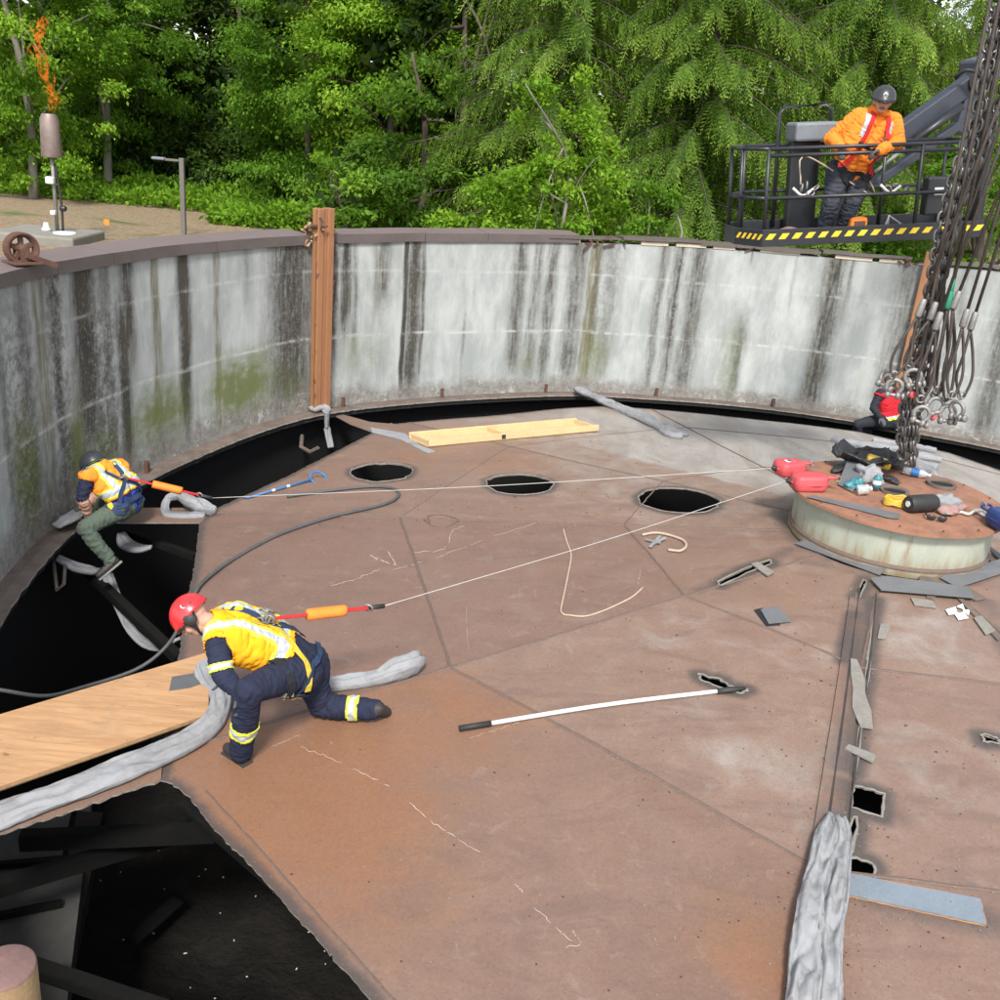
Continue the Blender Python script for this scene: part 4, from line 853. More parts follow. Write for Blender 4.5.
# ---------------------------------------------------------------- pulley wheel on the coping
def pulley():
    th = thx_lin(30); z = float(ztop(th))+.14; base = wp(th, RAD+.06, z); t = thing('pulley_wheel', 'rusty spoked pulley wheel standing on the coping at far left', 'pulley', base)
    c = base+[0, 0, .14]; ax = V3([.72, -.68, .05]); ax /= np.linalg.norm(ax); d, s, u = frame(ax)
    rim = MB(); rim.add(lathe([(.132, -.06), (.15, -.06), (.15, -.035), (.125, -.02), (.125, .02), (.15, .035), (.15, .06), (.132, .06), (.108, .03), (.108, -.03), (.132, -.06)], c, ax, 36, cap=False)); rim.build('rim', M_RUST, t, autosmooth=30)
    hub = MB().add(lathe([(.045, -.07), (.045, .07), (.02, .085)], c, ax, 16)); hub.build('hub', M_RUST, t, autosmooth=30)
    for k in range(5):
        a = k*2*math.pi/5+.3; e = s*math.cos(a)+u*math.sin(a); mk('spoke', *beam(c+e*.03, c+e*.115, .05, .03, ax, .008), M_RUST, t)
    br = MB()
    for sg in (-1, 1): br.add(beam(base+ax*sg*.085+[0, 0, 0], c+ax*sg*.085, .09, .02, ax))
    br.add(bbox(base+[0, 0, .012], (.36, .26, .024), (d, s, u), .005)); br.add(beam(c+ax*.1-[.0, 0, .05], base+s*-.28+ax*.1+[0, 0, -.02], .06, .05)); br.build('bracket', M_RUST, t)
pulley()
# ---------------------------------------------------------------- yard: slab, flare stack, lamp, flag
def yard():
    Y = 24.5; c = atY(43, 232, Y); top = c[2]; hx, hy = 1.0, .95
    bm_ = MB().add(bbox((c[0], Y+.3, (top+GZ-.1)/2), (2*hx, 2*hy, top-GZ+.1), None, .05)); o = bm_.build('concrete_pad', M_SLABC); tag(o, 'weathered concrete pad below the flare stack', 'concrete pad')
    cov = mk('manhole_disc', *lathe([(.26, 0), (.26, .02), (.24, .03)], (c[0]+.5, Y+.05, top), seg=24), M_PAPER, o)
    b = np.array([atY(57, 226, Y+.4)[0], Y+.4, top]); t = thing('flare_stack', 'waste gas flare stack with scorched shield and orange flame', 'flare stack', b)
    zc = lambda py: atY(52, py, Y+.4)[2]
    z0, z1 = zc(157), zc(114); m_ = MB().add(lathe([(.235, z0), (.24, z0+.02), (.215, z1-.12), (.16, z1), (.14, z1), (.2, z0+.1)], (b[0], b[1], 0), seg=28, cap=False)); m_.build('shield', M_SHIELD, t, autosmooth=40)
    mk('riser', *tube([b, (b[0], b[1], z0+.5)], .045, 10), M_GALV, t, smooth=True)
    mk('gas_pipe', *tube(spline([b+[.14, 0, 0], b+[.16, -.02, .5], b+[.12, 0, 1.0], (b[0]+.05, b[1], z0-.15)], 14), .03, 8), M_BLACKRUB, t, smooth=True)
    mk('valve', *lathe([(.05, 0), (.07, .03), (.07, .12), (.05, .15)], b+[.12, -.03, .55], (1, 0, 0), 12), M_BLACKPAINT, t, smooth=True)
    for dx, z, s in ((-.04, zc(180), .2), (-.02, zc(212), .13)): mk('control_box', *bbox((b[0]+dx, b[1]-.1, z), (s, .14, s*.85), None, .03), M_WHITE, t)
    mk('vent_pot', *lathe([(.11, 0), (.11, .05), (.07, .1), (.05, .2)], b+[-.2, -.15, 0], seg=14), M_WHITE, t, smooth=True)
    fl = MB(); zt_ = zc(24)
    for k in range(150):
        f_ = random.random()**.9; z = z1-.02+f_*(zt_-z1); sway = .13*math.sin(f_*6.2+.6)-.06*f_; w_ = .13*(1-.45*f_)*(.55+.45*abs(math.sin(f_*9)))
        p = V3([b[0]+sway+random.gauss(0, w_*.6), b[1]+random.gauss(0, .07), z]); L = random.uniform(.08, .24); q = [p, p+[random.gauss(0, .05), random.gauss(0, .04), L*.5], p+[random.gauss(0, .07), 0, L]]
        fl.add(tube(spline(q, 6), np.array([.3, .8, 1, .8, .45, .06])*random.uniform(.010, .04), 6))
    fl.build('flame', M_FLAME, t, smooth=True)
    Yl = 27.2; a = atY(184, 240, Yl); bl = np.array([a[0], Yl, GZ]); z = atY(181, 158, Yl)[2]; t = thing('lamp_post', 'slim grey lamp post with one short arm beyond the wall', 'lamp post', bl)
    mk('pole', *bbox((bl[0], Yl, (GZ+z)/2), (.12, .12, z-GZ), None, .01), M_POLEGREY, t); mk('base_plate', *bbox(bl+[0, 0, .02], (.3, .3, .04), None, .01), M_POLEGREY, t)
    mk('arm', *bbox((bl[0]-.28, Yl, z-.07), (.42, .06, .06), None, .01), M_POLEGREY, t); mk('lamp_head', *bbox((bl[0]-.60, Yl, z-.055), (.34, .2, .07), None, .025), M_CONSOLE, t)
    p = atY(105, 238, 25.5); p[2] = max(p[2], GZ+.4); t = thing('marker_flag', 'tiny orange marker flag on the dirt yard', 'flag', (p[0], p[1], GZ)); mk('stake', *tube([(p[0], p[1], GZ), p], .008, 6), M_GALV, t); mk('flag', *bbox(p+[.06, 0, .03], (.14, .006, .14), None, .002), M_ORANGE, t)
yard()
# ---------------------------------------------------------------- boom lift basket
P1, P2 = atY(761, 247, 11.2), atY(959, 238, 11.5); BX = (P2-P1)/np.linalg.norm(P2-P1); BZ = V3([0, 0, 1])-BX*BX[2]; BZ += np.array([0.0, 0.0, 0]); BZ /= np.linalg.norm(BZ); BY = np.cross(BZ, BX); BW, BD, BH = 2.5, .95, 1.0
def bk(x, y, z): return P1+BX*x+BY*y+BZ*z
def boom_lift():
    t = thing('boom_lift', 'black railed lift basket with hazard stripes on a dark folding boom', 'boom lift', bk(BW/2, BD/2, 0)); A = (BX, BY, BZ); ch = .16
    out = [(0, 0), (BW-.1, 0), (BW, .12), (BW, BD-.12), (BW-.12, BD), (0-ch*0, BD), (-.17, BD-.3), (-.17, .35)]
    out = [(0, 0), (BW, 0), (BW, BD), (0.05, BD), (-.18, BD-.25), (-.18, .33)]
    v = [bk(x, y, .03) for x, y in out]+[bk(x, y, 0) for x, y in out]; n = len(out)
    mk('floor', v, [tuple(range(n)), tuple(range(2*n-1, n-1, -1))]+[((i+1) % n, i, i+n, (i+1) % n+n) for i in range(n)], M_BLACKPAINT, t)
    for i in range(n):
        a, b = out[i], out[(i+1) % n]; mk('toe_board', *beam(bk(*a, .09), bk(*b, .09), .022, .18, BZ, .004), M_BLACKPAINT, t)
    m_ = None; L = np.linalg.norm(np.array(out[1])-out[0])
    def stripe(a, b, k0, k1, nst):
        a, b = bk(*a, 0), bk(*b, 0); d, s, u = frame(b-a, BZ); Lx = np.linalg.norm(b-a); o = s*.0135
        for k in range(nst):
            x = Lx*(k+.25)/nst; wdt = Lx/nst*.52; sk = .045
            q = [a+d*x+BZ*.075, a+d*(x+wdt)+BZ*.075, a+d*(x+wdt+sk)+BZ*.135, a+d*(x+sk)+BZ*.135]; mk('hazard_stripe', [p+o for p in q]+[p+o*.9 for p in q], [(0, 1, 2, 3), (7, 6, 5, 4), (0, 4, 5, 1), (1, 5, 6, 2), (2, 6, 7, 3), (3, 7, 4, 0)], M_YELLOW, t)
    stripe(out[0], out[1], 0, 1, 17); stripe(out[5], out[0], 0, 1, 5)
    r_ = .021
    def rail(pts, name='rail', rr=r_): mk(name, *tube([bk(*p) for p in pts], rr, 8), M_BLACKPAINT, t, smooth=True)
    ring = [(.03, .02), (BW-.02, .02), (BW-.02, BD-.02), (.08, BD-.02), (-.15, BD-.26), (-.15, .33)]
    for z in (BH, .5):
        for i in range(6):
            if z == .5 and i == 1: continue
            a, b = ring[i], ring[(i+1) % 6]; rail([(a[0], a[1], z), (b[0], b[1], z)])
    rail([(.06, .03, BH-.07), (BW-.05, .03, BH-.07)])
    for x, y in ring: rail([(x, y, .03), (x, y, BH)], 'post')
    for x, y in ((1.72, .02), (1.75, BD-.02), (.78, BD-.02)): rail([(x, y, .03), (x, y, BH)], 'post')
    rail([(.45, BD-.05, .1), (.45, BD-.05, 1.34), (.5, BD-.05, 1.4), (.98, BD-.05, 1.42), (1.05, BD-.05, 1.36), (1.05, BD-.05, 1.1)], 'hoop_guard', .024)
    mk('control_console', *bbox(bk(.78, BD-.2, 1.14), (.5, .34, .2), A, .03), M_CONSOLE, t); mk('console_panel', *bbox(bk(.72, BD-.16, .55), (.34, .12, 1.0), A, .02), M_BLACKPAINT, t)
    bx_ = mk('document_box', *bbox(bk(1.98, .13, .45), (.26, .14, .4), A, .02), M_BLACKPAINT, t); mk('paper_label', *box(bk(1.98, .058, .5), (.1, .003, .08), A), M_PAPER, bx_)
    mk('end_guard', *bbox(bk(BW-.04, .1, .7), (.09, .2, 1.3), A, .02), M_BLACKPAINT, t)
    # folding jib behind the basket
    Yb = 12.75; K = atY(972, 82, Yb+.3); lo = atY(868, 156, Yb-.1); K2 = atY(957, 126, Yb+.2); lo2 = atY(868, 188, Yb-.2)
    mk('jib_arm', *beam(lo, K, .18, .21, BZ, .02), M_GREYPAINT, t); mk('jib_link', *beam(lo2, K2, .10, .11, BZ, .015), M_GREYPAINT, t)
    mk('jib_cylinder', *tube([atY(905, 148, Yb-.1), atY(962, 106, Yb)], .045, 10), M_BLACKPAINT, t, smooth=True); mk('cylinder_rod', *tube([atY(868, 178, Yb-.2), atY(905, 148, Yb-.1)], .025, 8), M_GALV, t, smooth=True)
    mk('knuckle', *beam(atY(978, 70, Yb+.3), atY(957, 135, Yb+.3), .2, .2, BX, .04), M_GREYPAINT, t); mk('pivot_pin', *lathe([(.11, -.14), (.11, .14)], atY(972, 82, Yb+.3), BY, 20), M_BLACKPAINT, t, autosmooth=30)
    mk('basket_mount', *beam(atY(868, 170, Yb-.2), bk(1.25, BD+.05, .0), .22, .16, BY, .02), M_BLACKPAINT, t)
    mk('main_boom', *beam(atY(968, 74, Yb+.55), atY(1130, 20, 17), .26, .3, BZ, .03), M_GREYPAINT, t)
    mk('hydraulic_hose', *tube(spline([atY(955, 78, Yb+.1), atY(966, 70, Yb), atY(980, 76, Yb), atY(984, 100, Yb+.1)], 14), .022, 6), M_BLACKRUB, t, smooth=True)
boom_lift()
_g = MB().add(tube(spline([bk(.25, .3, .05), bk(.42, .34, .12), bk(.6, .3, .06)], 10), [.02, .06, .08, .07, .05, .07, .08, .06, .04, .015], 8, rz=.045)).add(tube(spline([bk(.55, .45, .05), bk(.72, .4, .1), bk(.85, .45, .05)], 8), [.02, .05, .06, .05, .06, .05, .03, .01], 8, rz=.03))
tag(_g.build('work_gloves', M_PINKRAG, smooth=True), 'tan work gloves heaped on the lift basket floor', 'gloves')
def small_case():
    c = bk(1.2, .3, .04); t = thing('tool_case', 'small orange case on the lift basket floor', 'case', c); mk('case_body', *bbox(c+BZ*.1, (.2, .12, .2), (BX, BY, BZ), .03), M_ORANGE, t); mk('case_panel', *bbox(c+BZ*.1-BY*.061, (.13, .008, .12), (BX, BY, BZ), .003), M_RUST, t)
small_case()
def tri_bracket():
    c = bk(1.5, .3, .04); t = thing('wire_stand', 'white bent wire stand on the lift basket floor', 'stand', c)
    for q in ([(0, 0, 0), (.06, 0, .2), (.32, 0, .03)], [(0, 0, 0), (.3, .06, 0)], [(.06, 0, .2), (.1, .1, 0)]): mk('wire', *tube([c+BX*a+BY*b+BZ*z for a, b, z in q], .01, 6), M_WHITE, t, smooth=True)
tri_bracket()
def snap_hooks(c, label):
    t = thing('snap_hook', label, 'snap hook', c, 'steel snap hooks on the basket rail')
    for k in range(4):
        p = c+rng.normal(0, .05, 3)*[1.6, .5, .7]; m_ = MB().add(torus(p, unit(1)[0], .04, .009, 14, 6)); m_.build('hook', M_GALV, t, smooth=True)
    mk('webbing', *tube(spline([c+[-.1, 0, .02], c+[.02, 0, -.05], c+[.12, 0, .03]], 8), .016, 6), M_WHITE, t, smooth=True)
snap_hooks(bk(.45, .1, .56), 'bunch of steel snap hooks on the left of the basket mid rail'); snap_hooks(bk(1.42, .08, .56), 'bunch of steel snap hooks on the basket mid rail right of the man')

# ---------------------------------------------------------------- lifting chains and wire slings
def link_mesh():
    L, W, r_ = .118, .074, .0165; P = []
    for k in range(8): a = -math.pi/2+math.pi*k/7; P.append((L/2-W/2+W/2*math.cos(a), W/2*math.sin(a), 0))
    for k in range(8): a = math.pi/2+math.pi*k/7; P.append((-L/2+W/2+W/2*math.cos(a), W/2*math.sin(a), 0))
    v, f = tube(P, r_, 6, closed=True, up=(0, 0, 1)); me = bpy.data.meshes.new('link'); me.from_pydata([tuple(p) for p in v], [], f); me.materials.append(M_CHAIN); me.polygons.foreach_set('use_smooth', np.ones(len(me.polygons), bool)); return me
LINK = link_mesh()
def chain(px_path, Ys, off, label):
    S = spline([atY(p[0], p[1], y) for p, y in zip(px_path, Ys)], 120); ph = off[1]
    for i in range(len(S)):
        k = i/len(S); a = ph+k*7; rr = off[0]*(.55+.9*(1-k)); S[i] += [rr*math.cos(a), rr*.6*math.sin(a), 0]
    t = thing('lifting_chain', label, 'chain', S[-1], 'steel chains hung over the drum'); d = np.r_[0, np.cumsum(np.linalg.norm(np.diff(S, axis=0), axis=1))]; n = int(d[-1]/.084)
    for i in range(n):
        s = .03+i*.084; p = np.array([np.interp(s, d, S[:, c]) for c in range(3)]); q = np.array([np.interp(min(s+.03, d[-1]), d, S[:, c]) for c in range(3)])
        dd, sd_, u = frame(q-p, (0.3, 1, 0)); a = (math.pi/2 if i % 2 else 0)+random.uniform(-.4, .4); s2 = sd_*math.cos(a)+u*math.sin(a); u2 = np.cross(dd, s2)
        o = bpy.data.objects.new('link', LINK); C.objects.link(o); o.parent = t; M_ = np.eye(4); M_[:3, 0], M_[:3, 1], M_[:3, 2], M_[:3, 3] = dd, s2, u2, p-ORG[t.name]; o.matrix_local = Matrix(M_.tolist())
MAINP = [(1012, -20), (992, 60), (973, 130), (952, 200), (934, 275), (920, 340), (909, 405), (905, 440), (906, 466)]
for k, (dx, ph, lb) in enumerate([(0, 0, 'leftmost bright steel chain of the bundle ending on the drum lid'), (5, 1.6, 'steel chain in the front middle of the twisted bundle over the drum'), (-3, 3.2, 'steel chain at the back of the twisted bundle over the drum'), (9, 4.7, 'rightmost steel chain of the bundle ending on the drum lid'), (3, 2.5, 'steel chain twisted through the core of the bundle'), (12, 5.6, 'steel chain hanging loosest on the right of the bundle')]):
    P_ = [(p[0]+dx*(1.6-1.2*i/8), p[1]) for i, p in enumerate(MAINP)]; chain(P_, [9.95]*9, (.046, ph), lb)
def shackle(c, ax, label, s=.07, nut=None, dirv=(0, 0, -1)):
    t = thing('shackle', label, 'shackle', c, 'bow shackles under the wire slings'); d, sd_, u = frame(ax, (0, 0, 1)); up = -V3(dirv)/np.linalg.norm(dirv); side = np.cross(up, d); side /= np.linalg.norm(side)
    P = [c+side*s*.55+up*(-s*.9)]+[c+side*s*1.05*math.cos(a)*1.0+up*(s*1.0*math.sin(a)+.2*s) for a in np.linspace(-.5, math.pi+.5, 12)]+[c-side*s*.55+up*(-s*.9)]
    mk('bow', *tube(P, .021, 8, up=d), M_GALV, t, smooth=True); e = c+up*(-s*1.0)
    mk('pin', *tube([e-side*s*1.15, e+side*s*1.05], .019, 8), M_GALV, t, smooth=True)
    for sg in (-1, 1): mk('eye', *lathe([(.036, -.018), (.04, 0), (.036, .018)], e+side*sg*s*.68, side, 14), M_GALV, t, smooth=True)
    mk('pin_head', *lathe([(.036, 0), (.036, .026), (.024, .03)], e-side*s*1.15, -side, 10), nut or M_GALV, t, smooth=True)
SLY = 9.7
SL = [((1003, 95), (921, 308), (893, 378), 14, 'wire sling at the far left of the bunch with a bright ferrule'), ((1008, 105), (933, 311), (906, 372), 12, 'wire sling second from left, its ferrule beside the chains'), ((1013, 110), (938, 321), (920, 402), 13, 'wire sling whose tilted ferrule hangs lowest on the left'), ((1000, 60), (949, 300), (937, 393), 10, 'wire sling with green tape above its loop'), ((1020, 140), (956, 300), (946, 400), 9, 'dark thin wire sling between the two groups of ferrules'), ((1012, 165), (965, 318), (951, 398), 12, 'wire sling with the left ferrule of the right-hand pair'), ((1022, 170), (973, 321), (961, 398), 13, 'wire sling with the right ferrule of the right-hand pair')]
M_GREENTAPE = mat('green_tape', (.02, .22, .12), (.015, .15, .09), .6, sc=9)
for k, (tp, fe, bt, bow, lb) in enumerate(SL):
    Y = SLY+.08*math.sin(k*2.3); a, f_, b = atY(*tp, Y), atY(*fe, Y), atY(*bt, Y); t = thing('wire_sling', lb, 'sling', b, 'wire rope slings hanging over the drum'); dr = (a-f_)/np.linalg.norm(a-f_)
    mk('rope', *tube([a+dr*1.5, a, f_], .016, 8), M_WIRE, t, smooth=True); lat = V3([1, 0, 0]); w_ = bow/135
    mk('ferrule', *tube([f_+dr*.09, f_+dr*.07, f_-dr*.07, f_-dr*.09], [.02, .03, .034, .028], 12), M_GALV if k != 3 else M_GREENTAPE, t, smooth=True)
    if k == 3: mk('tape', *tube([f_+dr*.2, f_+dr*.02], .024, 8), M_GREENTAPE, t, smooth=True)
    mid = (f_+b)/2
    for sg in (-1, 1): mk('eye_loop', *tube(spline([f_-dr*.08, mid+lat*sg*w_*.55+[0, .02*sg, .05], mid+lat*sg*w_*.8+(b-f_)*.22, b+lat*sg*.03+[0, 0, .04], b+[0, 0, -.012]], 18), .0145, 7), M_WIRE, t, smooth=True)
    mk('thimble', *torus(b+[0, 0, .03], (0, 1, 0), .036, .012, 16, 6), M_GALV, t, smooth=True)
for k, (a_, b_) in enumerate([((992, -10), (938, 268)), ((998, 10), (944, 285)), ((1004, 30), (951, 296)), ((1024, 130), (969, 310))][:3]):
    A_, B_ = atY(*a_, SLY+.12+.04*k), atY(*b_, SLY+.12+.04*k); d_ = (A_-B_)/np.linalg.norm(A_-B_); t = thing('wire_sling', ['slack wire sling nearest the chains, hanging behind the others', 'second slack wire sling from the chains behind the ferrules', 'third slack wire sling from the chains behind the ferrules', 'fourth slack wire sling from the chains behind the ferrules', 'fifth slack wire sling from the chains behind the ferrules', 'slack wire sling farthest from the chains at the right'][k], 'sling', B_, 'slack wire slings behind the ferrules')
    E_ = atY(b_[0]-22+3*k, 385+5*k, SLY+.12+.04*k); mk('rope', *tube(spline([A_+d_, A_, B_, (B_+E_)/2+[.03*math.sin(k*2), 0, 0], E_], 30), .0165, 7), M_WIRE, t, smooth=True); mk('eye_loop', *tube(spline([B_, (B_+E_)/2+[.07+.02*k, .02, 0], E_+[.02, 0, -.02]], 16), .0135, 7), M_WIRE, t, smooth=True); mk('thimble', *torus(E_, (0.2, 1, 0), .036, .013, 16, 6), M_GALV, t, smooth=True)
SH = [((894, 388), (.3, 1, 0), (0, 0, -1)), ((906, 386), (1, .4, 0), (.2, 0, -1)), ((921, 415), (.2, 1, 0), (-.3, 0, -1)), ((935, 406), (.5, 1, 0), (-.7, 0, -.6)), ((947, 414), (.1, 1, 0), (0, 0, -1)), ((957, 410), (1, .6, 0), (.15, 0, -1)), ((887, 379), (.8, .6, 0), (-.4, 0, -1)), ((913, 378), (.2, 1, 0), (.3, 0, -1))]
LBS = ['grey shackle farthest left, in front of the red-vested man', 'shackle with a red pin head beside the man in red', 'lowest big shackle right of the chain bundle', 'shackle tilted left with a red pin head', 'hanging shackle second from the right', 'rightmost hanging shackle of the bunch', 'small shackle highest at the left of the bunch', 'shackle against the chains level with the cap of the man in red']
for k, ((p, ax, dv), lb) in enumerate(zip(SH, LBS)): shackle(atY(*p, SLY+.08*math.sin(k*2.3)), V3(ax), lb, nut=M_RED if k in (1, 3) else None, dirv=dv)
# ---------------------------------------------------------------- wrapped cloth lengths
def cloth(paths, label, name='cloth_wrap', n=90, seg=40, wr=.42, mtl=M_CLOTH, group='grey cloth wraps'):
    """each path: list of (point, half width, half thickness); wrinkled flattened tube"""
    m_ = MB()
    for pi_, path in enumerate(paths):
        P = spline([q[0] for q in path], n); tt = np.r_[0, np.cumsum([np.linalg.norm(V3(path[i+1][0])-V3(path[i][0])) for i in range(len(path)-1)])]; ss = np.linspace(0, tt[-1], n)
        W = np.interp(ss, tt, [q[1] for q in path]); H = np.interp(ss, tt, [q[2] for q in path]); W[0] *= .5; W[-1] *= .5; H[0] *= .5; H[-1] *= .5
        v, f = tube(P, W, seg, rz=H); v = np.array(v); T = np.gradient(P, axis=0)
        for i in range(n):
            d_, sd_, u_ = frame(T[i])
            for k in range(seg):
                a = 2*math.pi*k/seg; s_ = ss[i]; ca, sa = math.cos(a), math.sin(a); sq = lambda q: math.copysign(abs(q)**.7, q)       # flattened, boxy section
                lo = noise.noise(Vector((s_*2.2+pi_*7, ca*.8, sa*.8))); fold = abs(noise.noise(Vector((s_*1.3+pi_*3, a*.9+s_*.9, 4.2)))); diag = noise.noise(Vector((s_*6+ca*1.3, s_*1.5-ca*1.6, 8.1+pi_))); fi = noise.noise(Vector((s_*16+ca, ca*3, sa*3)))
                top = (sa+1)/2; h_ = 1+wr*(.8*lo+.12*fi+.75*diag*top)-wr*top*1.5*max(0, 1-fold/.2)**2; pl = abs(math.sin(math.pi*1.35*(ca+.55*noise.noise(Vector((s_*1.5, pi_*5, 2)))+.25*noise.noise(Vector((s_*5, ca, 6)))))+.12*diag); h_ *= 1+top*(.75*min(1, pl)**.55-.55); w_ = 1+wr*(.55*lo+.12*fi)
                v[i*seg+k] = P[i]+sd_*sq(ca)*W[i]*w_+u_*sq(sa)*H[i]*h_
        m_.add((v, f))
    o = m_.build(name, mtl, smooth=True); tag(o, label, 'cloth', group); return o
def cpt(px, py, w_, h_, dz=None): return (onC(px, py, 0)+[0, 0, h_*.8 if dz is None else dz], w_, h_)
cloth([[cpt(-60, 842, .14, .035), cpt(0, 819, .14, .04), cpt(60, 798, .135, .04), cpt(130, 771, .12, .045), cpt(185, 747, .105, .05), cpt(213, 726, .09, .05), cpt(220, 702, .08, .05), cpt(208, 687, .07, .055), (onC(203, 680)+[0, 0, .09], .06, .05), (onC(215, 676)+[0, 0, .09], .05, .045)]], 'long flat grey cloth wrap lying across the lower left beside the plywood', n=150, wr=.4)
cloth([[cpt(318, 690, .07, .05), cpt(345, 686, .085, .05), cpt(380, 681, .085, .055), cpt(398, 677, .11, .09), cpt(414, 672, .09, .09), cpt(418, 670, .04, .05)]], 'grey cloth wrap with a bunched end right of the kneeling man', n=60, wr=.42)
cloth([[cpt(834, 822, .05, .05), cpt(826, 846, .075, .07), cpt(815, 890, .085, .075), cpt(809, 930, .085, .075), cpt(804, 970, .09, .08), cpt(799, 1020, .09, .08)], [cpt(838, 824, .05, .05), cpt(841, 850, .06, .065), cpt(836, 890, .065, .065), cpt(828, 930, .07, .07), cpt(826, 970, .07, .07), cpt(826, 1020, .07, .07)]], 'thick doubled grey cloth roll at the bottom edge right of centre', n=140, wr=.5)
cloth([[(onW(577, 390, RAD-.15)+[0, 0, .04], .10, .05), (atZ(592, 396, .12), .12, .05), cpt(612, 407, .12, .05), cpt(640, 418, .10, .05), cpt(662, 429, .09, .05), cpt(684, 437, .12, .04)], [(onW(580, 391, RAD-.2)+[0, 0, .06], .05, .04), (atZ(602, 402, .14), .06, .04), cpt(628, 415, .06, .05), cpt(655, 428, .05, .05), cpt(668, 436, .06, .04), cpt(682, 439, .05, .04)]], 'long twisted grey cloth reaching from the far wall onto the cover', wr=.5)
cloth([[(onW(311, 411, RAD-.12)+[0, 0, .03], .09, .035), (onW(322, 409, RAD-.14)+[0, 0, .04], .10, .04), (onW(327, 413, RAD-.24)+[0, 0, .02], .07, .04), (atZ(327, 428, -.12), .065, .03), (atZ(331, 448, -.4), .055, .03)]], 'grey cloth hanging into the gap below the left brown post', wr=.4)
cloth([[cpt(205, 517, .05, .03), cpt(180, 517, .055, .03), cpt(166, 515, .05, .04), (onC(168, 508)+[0, 0, .10], .05, .045), (onC(180, 508)+[0, 0, .14], .055, .05), (onC(188, 511)+[0, 0, .12], .07, .06), cpt(200, 511, .09, .07), cpt(213, 515, .06, .06)]], 'crumpled grey cloth loop on the strip behind the seated man in orange', wr=.45)
cloth([[(onW(55, 529, RAD-.1)+[0, 0, .03], .07, .02), (onW(70, 522, RAD-.18)+[0, 0, .05], .1, .03), (onC(86, 514)+[0, 0, .06], .09, .04), (onC(95, 511)+[0, 0, .05], .05, .03)]], 'grey cloth under the hands of the seated man in orange', wr=.35)
cloth([[(atZ(57, 557, -.25), .05, .03), (atZ(75, 566, -.35), .09, .035), (atZ(92, 570, -.4), .08, .04), (atZ(101, 571, -.45), .04, .03)]], 'grey cloth strap slung under the ledge below the seated man', wr=.35)
cloth([[(atZ(107, 573, -.45), .06, .02), (atZ(117, 600, -.6), .06, .018), (atZ(130, 628, -.75), .055, .018), (atZ(148, 645, -.8), .06, .02), (atZ(168, 648, -.7), .06, .02), (atZ(180, 638, -.5), .05, .02)]], 'grey cloth strap drooping deep into the pit below the seated man', wr=.35)
cloth([[(atZ(121, 533, -.2), .05, .03), (atZ(126, 543, -.28), .09, .045), (atZ(139, 548, -.3), .09, .04), (atZ(152, 547, -.28), .04, .02)]], 'short grey cloth hanging in the hole beside the seated man', wr=.4)
cloth([[cpt(832, 441, .08, .05), cpt(855, 446, .09, .055), cpt(878, 450, .10, .055), cpt(897, 452, .08, .05)], [cpt(872, 442, .05, .04), cpt(900, 446, .06, .04), cpt(936, 453, .06, .04)]], 'grey cloth rolls on the cover behind the black bag', wr=.35)
cloth([[cpt(905, 456, .10, .05), cpt(925, 459, .09, .05), cpt(941, 462, .06, .04)], [cpt(912, 463, .07, .05), cpt(936, 470, .06, .05)], [cpt(915, 468, .08, .05), cpt(932, 477, .09, .05), cpt(938, 480, .05, .04)]], 'grey cloth heap behind the foot of the chains', wr=.4)
# ---------------------------------------------------------------- plywood walkway
def plywood():
    a, b, c, d = [atZ(*p, .2) for p in ((209, 650), (208, 712), (-150, 836), (-150, 757))]; q = [a, b, c, d]; mid = sum(q)/4; zz = max(float(cone_z(a[0], a[1])), float(cone_z(b[0], b[1])))+.012
    t = thing('plywood_walkway', 'two stacked plywood sheets bridging the pit at left', 'plywood', (mid[0], mid[1], 0.1))
    for k, (th, off) in enumerate(((.028, 0), (.028, .0295))):
        s = V3([.012*k, -.03*k, 0]); Q = [np.array([p[0], p[1], zz+(.05*0)+off+.02])+s for p in q]; v, f = slab(Q, 0, th); mk('plywood_sheet', v, f, [M_PLYEDGE, M_PLY], t, mi=[1, 1, 0, 0, 0, 0])
    return zz+.0495
PLZ = plywood()
# wood grain runs along the sheets: knots and tape on top
tag(mk('tape_patch', *slab([atZ(*p, PLZ) for p in ((169, 691), (172, 677), (190, 674), (207, 671), (204, 683), (190, 688))], .003, .002), M_TAPE), 'dark grey tape patch on the right end of the plywood', 'tape')
# ---------------------------------------------------------------- pine tray
def tray():
    A, B, Cc, D = [onC(*p) for p in ((409, 440), (428, 448), (598, 432), (570, 421))]; D = A+(Cc-B); h = .16; t = thing('pine_tray', 'long pale pine tray lying near the far edge of the cover', 'wooden tray', (A+Cc)/2); z = V3([0, 0, h]); L = (Cc-B); W = (A-B)
    up = np.cross(L, W); up /= np.linalg.norm(up); o = up*.03
    mk('base_board', *slab([B+o, Cc+o, D+o, A+o], .0, .02), M_WOOD, t)
    for p, q in ((B, Cc), (A, D)): mk('side_board', *beam(p+o*1.2+up*.03, q+o*1.2+up*.03, .04, .085, up, .004), M_WOOD, t)
    ld = L/np.linalg.norm(L)
    for f_ in (0.012, .45, .988): mk('cross_board', *beam(B+L*f_+o*1.15+W*.04+up*.025, B+L*f_+o*1.15+W*.96+up*.025, .035, .065, up, .004), M_WOOD, t)
    mk('dark_patch', *bbox(B+L*.42+o+up*.035-W/np.linalg.norm(W)*.023, (.06, .006, .06), frame(L, up), .002), M_BLACKRUB, t)
    tag(mk('white_sheet', *slab([onC(*p) for p in ((370, 428), (405, 434), (420, 446), (436, 452), (428, 454), (400, 440), (372, 433))], .012, .008), M_CLOTH), 'pale sheet poking out under the left end of the pine tray', 'sheet')
tray()
